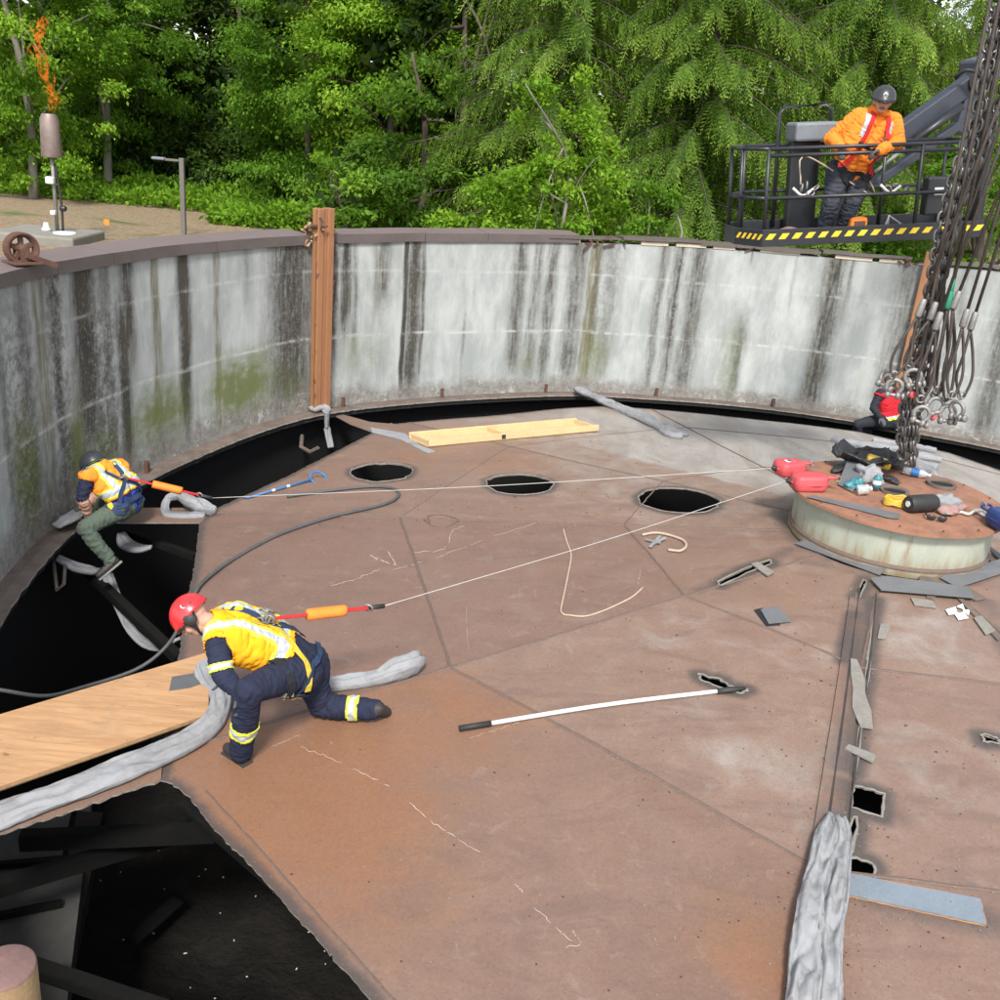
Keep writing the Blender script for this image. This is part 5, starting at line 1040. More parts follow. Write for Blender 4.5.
# ---------------------------------------------------------------- poles, hoses, cords
def hose(px, label, name, r_, mtl, cat, n=60, dz=None):
    P = [onC(*p[:2])+[0, 0, (r_ if len(p) < 3 else p[2])] for p in px]; o = mk(name, *tube(spline(P, n), r_, 8), mtl, smooth=True); tag(o, label, cat); return o
P_ = [onC(287, 498)+[0, 0, .02], onC(340, 491)+[0, 0, .02], onC(375, 488)+[0, 0, .02], onC(396, 491)+[0, 0, .02], onC(397, 499)+[0, 0, .02], onC(380, 507)+[0, 0, .02], onC(330, 519)+[0, 0, .02], onC(280, 536)+[0, 0, .02], onC(235, 560)+[0, 0, .02], onC(205, 583)+[0, 0, .03], onC(193, 597)+[0, 0, .0], atZ(182, 622, -.1), atZ(165, 648, -.25), atZ(135, 670, -.4), atZ(80, 688, -.5), atZ(45, 696, -.45), atZ(0, 690, -.3), atZ(-60, 680, -.2)]
tag(mk('hose', *tube(spline(P_, 130), .018, 8), M_HOSE, smooth=True), 'dark hose looping over the cover and dropping into the pit', 'hose')
hose([(563, 529), (567, 543), (571, 556), (568, 575), (564, 595), (561, 613), (570, 616), (585, 617), (602, 612), (620, 604), (633, 597), (643, 588)], 'bent tan wire lying loose in the middle of the cover', 'bent_wire', .008, M_ROPE, 'wire')
hose([(424, 520), (432, 526), (446, 527), (458, 521), (450, 517), (438, 515), (428, 517), (430, 523)], 'small coil of rusty wire near the second opening', 'wire_coil', .007, M_WELD, 'wire')
hose([(642, 536), (655, 534), (668, 536), (682, 541), (686, 547), (680, 552), (668, 551)], 'short frayed rope end curled left of the drum', 'rope_end', .014, M_ROPE, 'rope')
rc = MB()
for p, q in (((645, 541), (660, 545)), ((652, 546), (665, 540)), ((660, 538), (650, 549))): rc.add(beam(onC(*p)+[0, 0, .02], onC(*q)+[0, 0, .025], .03, .012))
tag(rc.build('cloth_scraps', M_CLOTH), 'few grey scraps beside the frayed rope end', 'scraps')
def nrmz_(v): return v/np.linalg.norm(v)
def pole(a, b, r_, label, name, cat, mtl, tips):
    a, b = onC(*a)+[0, 0, r_+.004], onC(*b)+[0, 0, r_+.01]; mid = (a+b)/2+np.cross([0, 0, 1], nrmz_(b-a))*.035; mid[2] = max(mid[2]-.01, float(cone_z(mid[0], mid[1]))+r_+.004); S = spline([a, mid, b], 20); t = thing(name, label, cat, a)
    mk('shaft', *tube(S[2:-2], r_, 10), mtl, t, smooth=True); mk('grip', *tube(S[:3], r_*1.35, 10), M_BLACKRUB, t, smooth=True); mk(tips, *tube(S[-3:], [r_*1.3, r_*1.5, r_*.7], 10), M_BLACKRUB, t, smooth=True); return t
pole((459, 731), (745, 691), .017, 'long white pole with black grip lying across the cover', 'extension_pole', 'pole', M_WHITE, 'tip')
def blue_tool():
    a, b = onC(252, 498)+[0, 0, .02], onC(311, 482)+[0, 0, .03]; t = thing('hook_tool', 'blue long-handled tool with a loop grip near the first opening', 'tool', a)
    mk('shaft', *tube([a, b], .012, 8), M_BLUE, t, smooth=True); d = (b-a)/np.linalg.norm(b-a); c = b+d*.1; e = np.cross([0, 0, 1], d); mk('loop_grip', *tube([c+d*.1*math.cos(x)+e*.075*math.sin(x)+V3([0, 0, .05*math.sin(x)]) for x in np.linspace(0, 2*math.pi, 18)[:-1]], .012, 7, closed=True), M_BLUE, t, smooth=True); mk('hook', *tube(spline([a, a-d*.06+[0, 0, .0], a-d*.08+e*.05], 6), .009, 6), M_BLUE, t, smooth=True)
    for f_ in (.35, .6): p = a*(1-f_)+b*f_; mk('collar', *tube([p-d*.02, p+d*.02], .017, 8), M_WHITE, t)
blue_tool()
# ---------------------------------------------------------------- loose plates and scale on the cover
def flat(px, label, name, cat, mtl, dz=.012, th=.008, lift=0.0, group=None):
    P = [onC(*p) for p in px]; v, f = slab(P, dz+.004+lift, th); o = mk(name, v, f, mtl); tag(o, label, cat, group); return o
GP = 'steel strips lying round the drum'
flat([(794, 546), (806, 543), (886, 571), (879, 578)], 'grey steel strip lying at the left foot of the drum', 'steel_strip', 'steel strip', M_STEELPLATE, .03, .008, group=GP)
flat([(869, 583), (886, 581), (967, 592), (973, 603), (880, 595)], 'grey steel strip lying in front of the drum', 'steel_strip', 'steel strip', M_STEELPLATE, .05, .008, group=GP)
flat([(939, 581), (955, 575), (1004, 561), (1012, 573), (957, 591)], 'wide grey steel plate right of the drum foot', 'steel_strip', 'steel strip', M_STEELPLATE, .035, .008, group=GP)
flat([(981, 545), (986, 547), (1004, 560), (1000, 563)], 'dark steel strip leaning by the right side of the drum', 'steel_strip', 'steel strip', M_BLACKPAINT, .03, .008, group=GP)
flat([(754, 611), (762, 609), (780, 626), (766, 627)], 'small dark plate under another in the inner ring of plates', 'steel_offcut', 'plate', M_BLACKPAINT, .01, .008); flat([(760, 612), (777, 609), (791, 624), (768, 626)], 'small grey square plate lying on a dark one', 'steel_offcut', 'plate', M_STEELPLATE, .024, .008)
flat([(846, 874), (980, 900), (986, 926), (847, 896)], 'pale blue-grey steel plate let in beside the cloth roll', 'inset_plate', 'plate', M_BLUEPLATE, .008, .012)
_ip = bpy.data.objects['inset_plate']
M_ORUST = mat('orange_edge_rust', (.36, .18, .07), (.16, .085, .045), .85, sc=14, fine=50, bump=.4)
for _a, _b in (((847, 897), (985, 927)), ((986, 926), (980, 901)), ((880, 881), (978, 900))):
    _A, _B = onC(*_a)+[0, 0, .012], onC(*_b)+[0, 0, .012]; _P = [_A+(_B-_A)*k/24+[random.gauss(0, .002), random.gauss(0, .002), -.004] for k in range(25)]; mk('rust_edge', *tube(_P, [random.uniform(.001, .007) for _ in _P], 6, rz=.004), M_ORUST, _ip)
GS = 'tack pieces along the cut seams'
for k, (px, lb) in enumerate([([(751, 566), (757, 564), (774, 574), (767, 578)], 'small tack piece across the slot left of the drum'), ([(880, 626), (890, 627), (886, 641), (877, 640)], 'square tack piece beside the slot below the drum'), ([(910, 600), (932, 603), (936, 610), (914, 607)], 'rusty tack piece under the front steel strip'), ([(973, 620), (981, 618), (995, 633), (985, 637)], 'tack piece near the right edge by the white paper'), ([(844, 751), (848, 747), (876, 758), (872, 765)], 'tack bar across the seam below the wavy strip')]):
    flat(px, lb, 'tack_piece', 'tack piece', M_SCALE, .022, .012, group=GS)
o = ribbonC([(853, 662), (857, 680), (859, 700), (862, 715), (866, 730)], [.05, .10, .09, .14, .09], 'peeled_strip', M_SCALE, .03, .012); 
flat([(920, 577), (960, 582), (986, 600), (975, 602), (950, 588), (918, 583)], 'dark trough edge strip below the drum', 'seam_strip', 'strip', M_LEDGE, .012, .008)
wp_ = MB()
for px in ([(945, 612), (955, 609), (957, 616), (948, 617)], [(954, 616), (963, 614), (968, 620), (958, 622)], [(956, 609), (962, 606), (964, 612)], [(962, 612), (970, 611), (968, 617)]): wp_.add(slab([onC(*p) for p in px], .016+random.uniform(0, .012), .004))
tag(wp_.build('paper_scraps', M_PAPER), 'crumpled white paper scraps right of the drum front', 'paper')
for k, px in enumerate([[(944, 586), (952, 590), (1002, 640), (997, 642)], [(927, 592), (935, 596), (934, 602), (926, 599)]]):
    flat(px, ['long dark angle strip running right from the drum front', 'small brown shim under the front steel strip'][k], 'seam_strip', 'strip', M_LEDGE, .016, .014)
# ---------------------------------------------------------------- gear on the drum lid
def block(c, ax, label, mtl, s=1.0, sticker=True):
    """self-retracting lifeline housing"""
    c = V3(c); d, sd_, u = frame(ax); t = thing('lifeline_block', label, 'lifeline block', c-[0, 0, .1*s], 'self-retracting lifeline housings on the drum'); A = (d, sd_, u)
    m_ = MB(); bm = bmesh.new(); bmesh.ops.create_cube(bm, size=1)
    bmesh.ops.subdivide_edges(bm, edges=bm.edges[:], cuts=3, use_grid_fill=True)
    for q in bm.verts:
        p = np.array(q.co[:])*2; l = np.max(np.abs(p)); n_ = np.linalg.norm(p)+1e-9; r_ = p/n_*l**.5; p = p*.45+p/n_*l*.62*.9; q.co = Vector((p[0]*.235*s*(1-.12*abs(p[1])), p[1]*.155*s*(1-.18*p[0]), p[2]*.105*s))
    bmesh.ops.subdivide_edges(bm, edges=bm.edges[:], cuts=1, use_grid_fill=True, smooth=.6); bm.verts.index_update(); v = np.array([q.co[:] for q in bm.verts])@np.array(A)+c; f = [tuple(x.index for x in p.verts) for p in bm.faces]; bm.free()
    mk('housing', v, f, mtl, t, smooth=True)
    mk('seam_band', *tube([c+d*.232*s*math.cos(a)+sd_*.152*s*math.sin(a) for a in np.linspace(0, 2*math.pi, 30)[:-1]], .012*s, 6, closed=True), mtl, t, smooth=True)
    mk('carry_handle', *tube(spline([c+d*.17*s+u*.05*s, c+d*.30*s+u*.07*s+sd_*.03, c+d*.31*s+u*.05*s-sd_*.05, c+d*.18*s+u*.04*s-sd_*.08*s], 12), .016*s, 7), mtl, t, smooth=True)
    mk('cable_port', *lathe([(.035*s, 0), (.04*s, .02), (.025*s, .05), (.012*s, .06)], c-d*.215*s, -d, 12), M_BLACKRUB, t, smooth=True)
    if sticker: mk('sticker', *bbox(c+u*.098*s-d*.02, (.13*s, .08*s, .006), A, .002), M_PAPER, t); mk('sticker_print', *bbox(c+u*.102*s-d*.02, (.06*s, .05*s, .005), A, .002), M_NAVYP, t)
    mk('anchor_ring', *torus(c+d*.34*s+u*.05*s, sd_, .035*s, .008*s, 14, 6), M_GALV, t, smooth=True); return c-d*.27*s
B1 = block(onL(789, 473)+[0, 0, .06], (1, .35, 0), 'red lifeline block with a white sticker at the rear left of the lid', M_RED, .78)
B2 = block(onL(808, 488)+[0, 0, .07], (1, .0, .05), 'red lifeline block on the front left rim of the lid', M_RED, .84, False)
B3 = block(onL(1003, 529)+[0, 0, .09], (-.4, 1, 0), 'navy blue lifeline block at the right edge of the lid', M_NAVYP, .85)
def lidflat(px, label, name, cat, mtl, dz=.008, th=.006, lift=0):
    v, f = slab([onL(*p) for p in px], dz+lift, th); tag(mk(name, v, f, mtl), label, cat)
lidflat([(806, 497), (813, 496), (900, 514), (899, 519), (888, 518)], 'narrow grey steel strip along the front of the lid', 'lid_strip', 'steel strip', M_STEELPLATE)
def bag():
    c = onL(866, 470); t = thing('black_bag', 'open black plastic bag sprawled on the rear of the lid', 'bag', c); n, k = 34, 26; v = []; f = []
    for i in range(n):
        for j in range(k):
            a = 2*math.pi*j/k; s = i/(n-1); r_ = .34*(.35+.65*math.sin(min(1, s*1.3)*math.pi/2)) if s < .75 else .34*(1.0-.9*(s-.75)/.25*.35)
            h = (.02+.16*math.sin(s*math.pi)**.8) if s < .75 else .02+.16*math.sin(.75*math.pi)**.8-.03*(s-.75)
            q = Vector((math.cos(a)*2, math.sin(a)*2, s*3)); w_ = noise.noise(q*1.1)+.5*noise.noise(q*2.7)
            v.append(c+[(1.15*r_*math.cos(a))*(1+.25*w_), .75*r_*math.sin(a)*(1+.25*w_), max(.006, h*(1+.7*w_))])
    for i in range(n-1):
        for j in range(k): f.append((i*k+j, i*k+(j+1) % k, (i+1)*k+(j+1) % k, (i+1)*k+j))
    mk('bag_skin', v, f, M_BAG, t, smooth=True)
    for dx, dy in ((-.32, -.12), (.3, .1), (.05, -.3)): mk('bag_fold', *tube(spline([c+[dx, dy, .03], c+[dx*1.3+.08, dy*1.3, .05], c+[dx*1.7+.1, dy*1.4-.06, .015]], 10), [.03, .06, .08, .07, .08, .05, .06, .05, .03, .01], 8, rz=.02), M_BAG, t, smooth=True)
bag()
_y = onL(876, 474)+[0, 0, .14]; _t = thing('yellow_case', 'yellow plastic case sitting in the black bag', 'case', _y-[0, 0, .05]); mk('case_shell', *bbox(_y, (.26, .15, .09), frame((1, -.35, -.15)), .025), M_YEL2, _t); mk('case_latch', *bbox(_y+[0.0, -.085, .0], (.07, .02, .04), frame((1, -.35, -.15)), .006), M_BLACKRUB, _t)
def leaning_sheet():
    a, b, c, d = onL(838, 484, .015), onL(853, 492, .015), onL(858, 474)+[.05, 0, .13], onL(843, 471)+[.02, 0, .12]; n = np.cross(b-a, d-a); n /= np.linalg.norm(n); q = [a, b, c, d]
    tag(mk('leaning_plate', q+[p-n*.008 for p in q], [(0, 1, 2, 3), (7, 6, 5, 4), (0, 4, 5, 1), (1, 5, 6, 2), (2, 6, 7, 3), (3, 7, 4, 0)], M_STEELPLATE), 'tilted grey plate leaning against the black bag', 'plate')
leaning_sheet()
def crumple(c, s, label, name, cat, mtl, flatn=.5, seed=0):
    v, f = ball(c, (s, s*.75, s*flatn), None, 26, 16); v = np.array(v); c = V3(c)
    for i, q in enumerate(v):
        d = (q-c)/s; w_ = noise.noise(Vector(d*1.6)+Vector((seed, 0, 0)))*.55+noise.noise(Vector(d*4)+Vector((0, seed, 0)))*.32; v[i] = c+(q-c)*(1+w_); v[i][2] = max(v[i][2], c[2]-s*flatn*.7)
    tag(mk(name, v, f, mtl, smooth=True), label, cat)
crumple(onL(868, 482)+[0, 0, .08], .15, 'grey rag heaped right of the tilted plate', 'grey_rag', 'rag', M_CLOTH, .7, 3)
crumple(onL(855, 489)+[0, 0, .05], .09, 'teal pouch below the tilted plate', 'teal_pouch', 'pouch', M_TEAL, .7, 5)
crumple(onL(941, 506)+[0, 0, .05], .15, 'grey cloth heaped behind the pink rag', 'grey_cloth_heap', 'rag', M_CLOTH, .5, 8); crumple(onL(948, 514)+[0, 0, .04], .10, 'pinkish rag on the right of the lid', 'pink_rag', 'rag', M_PINKRAG, .5, 11); crumple(onL(957, 509)+[0, 0, .03], .09, 'dull pink glove beside the pink rag', 'glove', 'glove', M_PINKRAG, .4, 14)
def bottle(c, ax, L, r_, label, mt, lab, cap):
    d, s, u = frame(ax); c = V3(c); t = thing('bottle', label, 'bottle', c-[0, 0, r_], 'bottles on the drum lid'); mk('bottle_body', *lathe([(r_*.7, 0), (r_, .02*L), (r_, .3*L), (r_*.93, .5*L), (r_, .65*L), (r_*.9, .78*L), (r_*.4, .92*L), (r_*.4, .95*L)], c, d, 18), mt, t, smooth=True)
    mk('bottle_cap', *lathe([(r_*.45, .95*L), (r_*.45, 1.03*L)], c, d, 14), cap, t, autosmooth=40)
    if lab: mk('bottle_label', *lathe([(r_*1.03, .3*L), (r_*1.03, .6*L)], c, d, 18, cap=False), lab, t, smooth=True)
bottle(onL(902, 474)+[0, 0, .045], (1, -.45, 0), .28, .042, 'clear water bottle with a blue label lying behind the speaker', M_CLEAR, M_BLUE, M_WHITE)
bottle(onL(875, 491)+[0, 0, .035], (0, 0, 1), .15, .045, 'short teal bottle standing by the grey rag', M_TEAL, M_WHITE, M_CLEAR)
bottle(onL(856, 495)+[0, 0, .055], (1, -.1, .25), .14, .052, 'clear crumpled cup lying near the front of the lid', M_CLEAR, None, M_PAPER)
def coil(c, r_, label):
    P = []
    for k in range(90): a = k*2*math.pi/18; q = r_*(1+.10*math.sin(k*.7)); P.append(c+[q*1.25*math.cos(a), q*.85*math.sin(a), .012+.0022*(k//3)+.01*math.sin(k*1.7)])
    tag(mk('cord_coil', *tube(P, .010, 6), M_YEL2, smooth=True), label, 'cord')
coil(onL(897, 505), .11, 'yellow cord coil on the lid left of the speaker')
def speaker():
    c = onL(907, 512)+[0, 0, .085]; d, s, u = frame(V3([1, .38, 0])); t = thing('cylinder_speaker', 'black cylindrical speaker with a white badge on its end', 'speaker', c+d*.15-[0, 0, .085])
    mk('speaker_body', *lathe([(.05, -.01), (.075, -.005), (.085, .02), (.088, .15), (.085, .29), (.075, .315), (.05, .32)], c, d, 28), M_BLACKRUB, t, smooth=True); mk('end_ring', *torus(c-d*.004, d, .07, .008, 24, 6), M_BLACKPAINT, t, smooth=True); mk('badge', *lathe([(.03, 0), (.03, .006)], c-d*.0165, d, 18), M_WHITE, t)
speaker()
def glasses():
    c = onL(936, 521)+[0, 0, .03]; t = thing('sunglasses', 'black sunglasses lying on the lid in front of the rags', 'glasses', c-[0, 0, .03]); d, s, u = frame(V3([1, -.25, 0]))
    for sg in (-1, 1): mk('lens', *ball(c+d*sg*.05, (.042, .012, .03), (d, s, u), 14, 8), M_BLACKPAINT, t, smooth=True); mk('temple', *tube(spline([c+d*sg*.09+u*.01, c+d*sg*.09+s*-.1, c+d*sg*.07-s*.15-u*.02], 8), .007, 6), M_BLACKRUB, t, smooth=True)
    mk('bridge', *tube([c-d*.015+u*.008, c+d*.015+u*.008], .006, 6), M_BLACKRUB, t)
glasses()
def lanyard_on_lid():
    P = [onL(*p)+[0, 0, .02] for p in ((952, 516), (960, 514), (968, 516), (975, 513), (983, 517), (990, 519))]; t = thing('rope_lanyard', 'white rope lanyard with steel hook beside the blue block', 'lanyard', P[0]); mk('rope', *tube(spline(P, 30), .016, 7), M_CABLE, t, smooth=True); mk('rope_turn', *tube(spline([P[3]+[0, .03, 0], P[4]+[0, .06, .02], P[5]+[0, .02, .01]], 14), .016, 7), M_CABLE, t, smooth=True); mk('hook', *torus(P[0]+[-.05, 0, .0], (0, .3, 1), .04, .01, 16, 6), M_GALV, t, smooth=True)
lanyard_on_lid()
hs_ = [onL(*p)+[0, 0, .03] for p in ((888, 466), (897, 461), (908, 463), (914, 469), (910, 476))]; tag(mk('red_hose', *tube(spline(hs_, 24), .018, 7), M_PINKRAG, smooth=True), 'dull red hose curled at the foot of the chains', 'hose')
hs_ = [onL(*p)+[0, 0, .02] for p in ((838, 466), (848, 462), (858, 465), (850, 470))]; tag(mk('teal_strap', *tube(spline(hs_, 24), .02, 7, rz=.008), M_TEAL, smooth=True), 'teal strap at the left end of the black bag', 'strap')
# ---------------------------------------------------------------- near pipe and steelwork in the pit
def pipe_post():
    c = atY(4, 966, 2.45); r_ = .097; t = thing('pipe_bollard', 'round capped pipe top in the bottom left corner', 'pipe', (c[0], c[1], 0)); mk('pipe_shell', *lathe([(r_, 0), (r_, c[2]-.02), (r_*.99, c[2]-.006)], (c[0], c[1], 0), seg=40, cap=False), M_PIPESIDE, t, smooth=True); mk('pipe_cap', *lathe([(r_*1.002, c[2]-.012), (r_*.98, c[2]-.003), (r_*.93, c[2]), (r_*.2, c[2]+.002), (.001, c[2]+.002)], (c[0], c[1], 0), seg=40, cap=False), M_PIPETOP, t, smooth=True)
pipe_post()
def pit_steel():
    GB = 'steel members in the dark pit'
    def member(a, b, w_, h_, label, name='pit_beam', mtl=M_DKSTEEL, ang=True):
        t = thing(name, label, 'beam', (V3(a)+V3(b))/2, GB); a, b = V3(a), V3(b); mk('flange', *beam(a, b, w_, .02, (0, 0, 1)), mtl, t); d, s, u = frame(b-a); mk('web', *beam(a-u*h_/2+s*w_/2*.9, b-u*h_/2+s*w_/2*.9, .02, h_, (0, 0, 1)), mtl, t)
    member(atZ(20, 834, -.7), atZ(215, 826, -.7), .09, .12, 'level dark pit beam just below the cut edge strip')
    member(atZ(-40, 893, -1.0), atZ(215, 818, -1.0), .10, .10, 'sloping dark pit beam crossing under the level one')
    member(atZ(30, 962, -1.2), atZ(190, 1015, -1.2), .10, .08, 'thin dark beam at the bottom left behind the pipe')
    member(atZ(85, 566, -.5), atZ(184, 660, -.5), .09, .08, 'slanting dark beam under the hole below the seated man')
    member(atZ(126, 530, -.3), atZ(196, 555, -.3), .07, .06, 'short dark beam near the top of the hole beside the seated man')
    member(atZ(400, 985, -.15), atZ(185, 800, -.15), .12, .2, 'dark rafter under the torch-cut edge')
    a, b = atZ(92, 812, -1.4), atZ(52, 1010, -2.6); t = thing('pit_column', 'broad brown leaning column in the lower left pit', 'column', b, None); d, s, u = frame(b-a); mk('face', *beam(a, b, .22, .10), mat('pit_rust', (.035, .026, .02), (.02, .016, .013), .8, sc=5), t); mk('lip', *beam(a+s*.13, b+s*.13, .04, .13), M_DKSTEEL, t)  # column brown darkened for the low light down here
    q = [atZ(*p, -1.7) for p in ((-30, 830), (92, 800), (66, 1010), (-30, 1010))]; o = mk('pit_slab', *slab(q, 0, .2), M_PITSLAB); tag(o, 'grey concrete slab down in the lower left pit', 'slab')
    for (x0, y0, x1, y1) in ((-10, 918, 62, 903), (-10, 866, 80, 858)): mk('slab_bar', *beam(atZ(x0, y0, -1.66), atZ(x1, y1, -1.66), .05, .05), M_DKSTEEL, o)
    a, b = atZ(130, 942, -3.3), atZ(178, 900, -3.3); t = MB().add(bbox((a+b)/2, (np.linalg.norm(b-a), .16, .04), frame(b-a), .01)); tag(t.build('plank', M_DKSTEEL), 'dark plank lying on the pit floor', 'plank')
    m_ = MB()
    for k in range(34):
        p = atZ(random.uniform(90, 360), random.uniform(850, 1000), -3.42); m_.add(beam(p, p+V3([random.gauss(0, .012), random.gauss(0, .012), .006]), .008, .008))
    o = m_.build('pale_debris', M_PAPER); tag(o, 'pale specks of debris on the pit floor', 'debris', kind='stuff')
    br = [atZ(*p, -.3) for p in ((53, 558), (55, 575), (57, 590), (64, 584), (65, 566))]; tag(mk('bent_bracket', *tube(br, .018, 6), M_LEDGE), 'bent steel bracket hanging under the ledge left of the hole', 'bracket')
    br = [atZ(*p, -.2) for p in ((302, 436), (301, 447), (310, 452), (318, 448))]; tag(mk('bent_bracket', *tube(br, .03, 6), M_LEDGE), 'bent bracket under the ledge below the left post', 'bracket')
pit_steel()
# ================================================================ PEOPLE
def fabric(name, col, col2=None, rough=.85, sc=7): return mat(name, col, col2, rough, sc=sc, fine=90, bump=.45, bd=.006, amt=.6, spec=.2)
M_SKIN = mat('skin', (.52, .29, .21), (.46, .22, .16), .55, sc=9, bump=.05, amt=.5)
M_LIP = mat('lips_brow', (.22, .10, .08), None, .6); M_EYE = mat('eye_dark', (.03, .022, .02), None, .3, bump=0)
M_NAVY = fabric('navy_coverall', (.018, .022, .045), (.03, .034, .055)); M_CHAR = fabric('charcoal_trousers', (.045, .05, .065), (.028, .03, .04)); M_OLIVE = fabric('green_work_trousers', (.085, .11, .085), (.055, .072, .056))
M_HIVIS = fabric('orange_hoodie', (.85, .23, .03), (.72, .17, .02)); M_VESTY = fabric('amber_vest', (.90, .37, .012), (.84, .25, .015)); M_VESTO = fabric('orange_vest', (.85, .27, .03), (.80, .20, .02)); M_VESTR = fabric('red_vest', (.50, .02, .03), (.38, .015, .025))
M_SILVER = mat('silver_tape', (.42, .44, .46), (.33, .35, .37), .4, sc=12, bump=.1, spec=.6); M_LIME2 = mat('lime_tape', (.66, .72, .06), (.56, .62, .05), .55, sc=10, bump=.1)
M_GLOVE = fabric('grey_glove', (.09, .09, .095), (.05, .05, .055)); M_BOOT = mat('dark_boot', (.03, .027, .026), (.05, .045, .04), .6, sc=9, bump=.3); M_SOLE = mat('boot_sole', (.22, .21, .19), None, .8, sc=9)
M_ROYAL = fabric('royal_blue_shirt', (.03, .06, .26), (.02, .04, .18)); M_DARKSLEEVE = fabric('black_sleeve', (.025, .027, .035))
M_HELRED = mat('red_helmet', (.62, .03, .035), (.55, .025, .03), .28, sc=6, bump=.02, spec=.6, amt=.3); M_HELBLK = mat('black_helmet', (.03, .032, .036), (.045, .047, .05), .35, sc=6, bump=.03, spec=.5); M_HELGRN = mat('green_helmet_rim', (.05, .3, .07), None, .4, sc=6, bump=.02)
M_STRAPN = fabric('navy_webbing', (.03, .05, .10)); M_STRAPR = fabric('red_webbing', (.55, .03, .03)); M_STRAPB = fabric('black_webbing', (.02, .02, .022)); M_STRAPY = fabric('yellow_webbing', (.62, .46, .05)); M_CAP = fabric('brown_cap', (.06, .04, .035)); M_HAIR = mat('brown_hair', (.05, .035, .025), None, .7, sc=20, fine=90, bump=.5)
def rcone(a, b, ra, rb):
    a, b = V3(a), V3(b); pts = [a+p*ra for p in SPH]+[b+p*rb for p in SPH]; bm = bmesh.new()
    for p in pts: bm.verts.new(p)
    r_ = bmesh.ops.convex_hull(bm, input=bm.verts[:]); bmesh.ops.delete(bm, geom=list({e for e in r_['geom_interior']+r_['geom_unused'] if isinstance(e, bmesh.types.BMVert) and e.is_valid}), context='VERTS')
    bm.verts.index_update(); v = np.array([q.co[:] for q in bm.verts]); f = [tuple(x.index for x in p.verts) for p in bm.faces]; bm.free(); return v, f
SPH = np.array(ball((0, 0, 0), 1, None, 12, 8)[0])
def nrmz(v): v = V3(v); return v/(np.linalg.norm(v)+1e-9)
class Person:
    def __init__(s, name, label, J, mats, voxel=.0095, fat=1.0, hands=None, base=None, wrinkle=.011, arm_r=1.0, leg_r=1.0, group='workers on the tank', head=True):
        s.J = J = {k: V3(q) for k, q in J.items()}; s.pr = []; s.mats = mats; s.fat = fat
        pel = (J['hipL']+J['hipR'])/2; nk = J['neck']; up = nrmz(nk-pel); lat = J['shR']-J['shL']+(J['hipR']-J['hipL'])*.6; lat = nrmz(lat-up*np.dot(lat, up)); fwd = np.cross(up, lat); s.pel, s.up, s.lat, s.fwd = pel, up, lat, fwd; s.len = np.linalg.norm(nk-pel)
        F = fat; sp = J.get('spine', (pel+nk)/2); s.root = thing(name, label, 'person', base if base is not None else J['ankL'], group)
        add = lambda a, b, ra, rb, l: s.pr.append((V3(a), V3(b), ra, rb, l))
        add(J['hipL'], J['hipR'], .118*F, .118*F, 'leg')
        for sg in (-1, 1):
            add(pel+lat*sg*.055, sp+lat*sg*.075-up*.04, .118*F, .120*F, 'torso'); add(sp+lat*sg*.075-up*.04, nk-up*.16+lat*sg*.095, .122*F, .118*F, 'torso')
        add(J['shL'], nk-up*.03, .078, .075, 'torso'); add(J['shR'], nk-up*.03, .078, .075, 'torso'); add(nk-up*.14, nk+up*.0, .10, .062, 'torso')
        for q in 'LR':
            a, e, w_ = J['sh'+q], J['el'+q], J['wr'+q]; add(a, a*.45+e*.55, .070*arm_r, .066*arm_r, 'arm'); add(a*.45+e*.55, e, .066*arm_r, .056*arm_r, 'arm'); add(e, e*.6+w_*.4, .056*arm_r, .054*arm_r, 'fore'); add(e*.6+w_*.4, w_, .054*arm_r, .043*arm_r, 'fore')
            h, k, an = J['hip'+q], J['kn'+q], J['an'+q+'k'] if 'an'+q+'k' in J else J['ank'+q]; L = leg_r
            add(h, h*.5+k*.5, .106*L*F, .094*L, 'leg'); add(h*.5+k*.5, k, .094*L, .076*L, 'leg'); add(k, k*.65+an*.35, .074*L, .076*L, 'leg'); add(k*.65+an*.35, an, .076*L, .062*L, 'leg')
            to = J['toe'+q]; dn = nrmz(np.cross(np.cross(to-an, an-k), to-an)); sh = nrmz(an-k); heel = an+sh*.05-nrmz(to-an)*.03
            add(an, heel, .050, .046, 'boot'); add(heel, heel*.35+to*.65, .045, .043, 'boot'); add(heel*.35+to*.65, to, .045, .038, 'boot'); s.J['heel'+q] = heel
            hd = (hands or {}).get(q)
            if hd is not None: s.hand(w_, *hd)
            else: s.hand(w_, nrmz(w_-e), fwd, 1 if q == 'L' else -1, .5)
        if head: s.head()
        s.mesh(voxel, wrinkle)
    def hand(s, w_, d, n, side, curl, lab='hand'):
        """palm, four unequal fingers with two bends, thumb from the side of the palm"""
        d = nrmz(d); n = nrmz(V3(n)-d*np.dot(n, d)); l = np.cross(d, n)*side; add = lambda a, b, ra, rb: s.pr.append((a, b, ra, rb, lab)); k = 1.08
        for x in (-.028, -.009, .010, .028): add(w_+d*.01+l*x*.6, w_+d*.085*k+l*x, .021, .016)
        for x, L in ((-.033, .072), (-.011, .083), (.012, .078), (.034, .060)):
            p = w_+d*.088*k+l*x; a = 0; 
            for t, fr in enumerate((.45, .32, .23)):
                a += curl*(.55, .8, .7)[t]; q = p+(d*math.cos(a)+n*math.sin(a))*L*fr*1.1; add(p, q, .0115-.001*t, .0105-.001*t); p = q
        p = w_+d*.03-l*.03; q = p+nrmz(d*.6-l*.8+n*.35)*.042; add(p, q, .016, .013); add(q, q+nrmz(d*.85-l*.25+n*(.3+.4*curl))*.042, .0125, .0105)
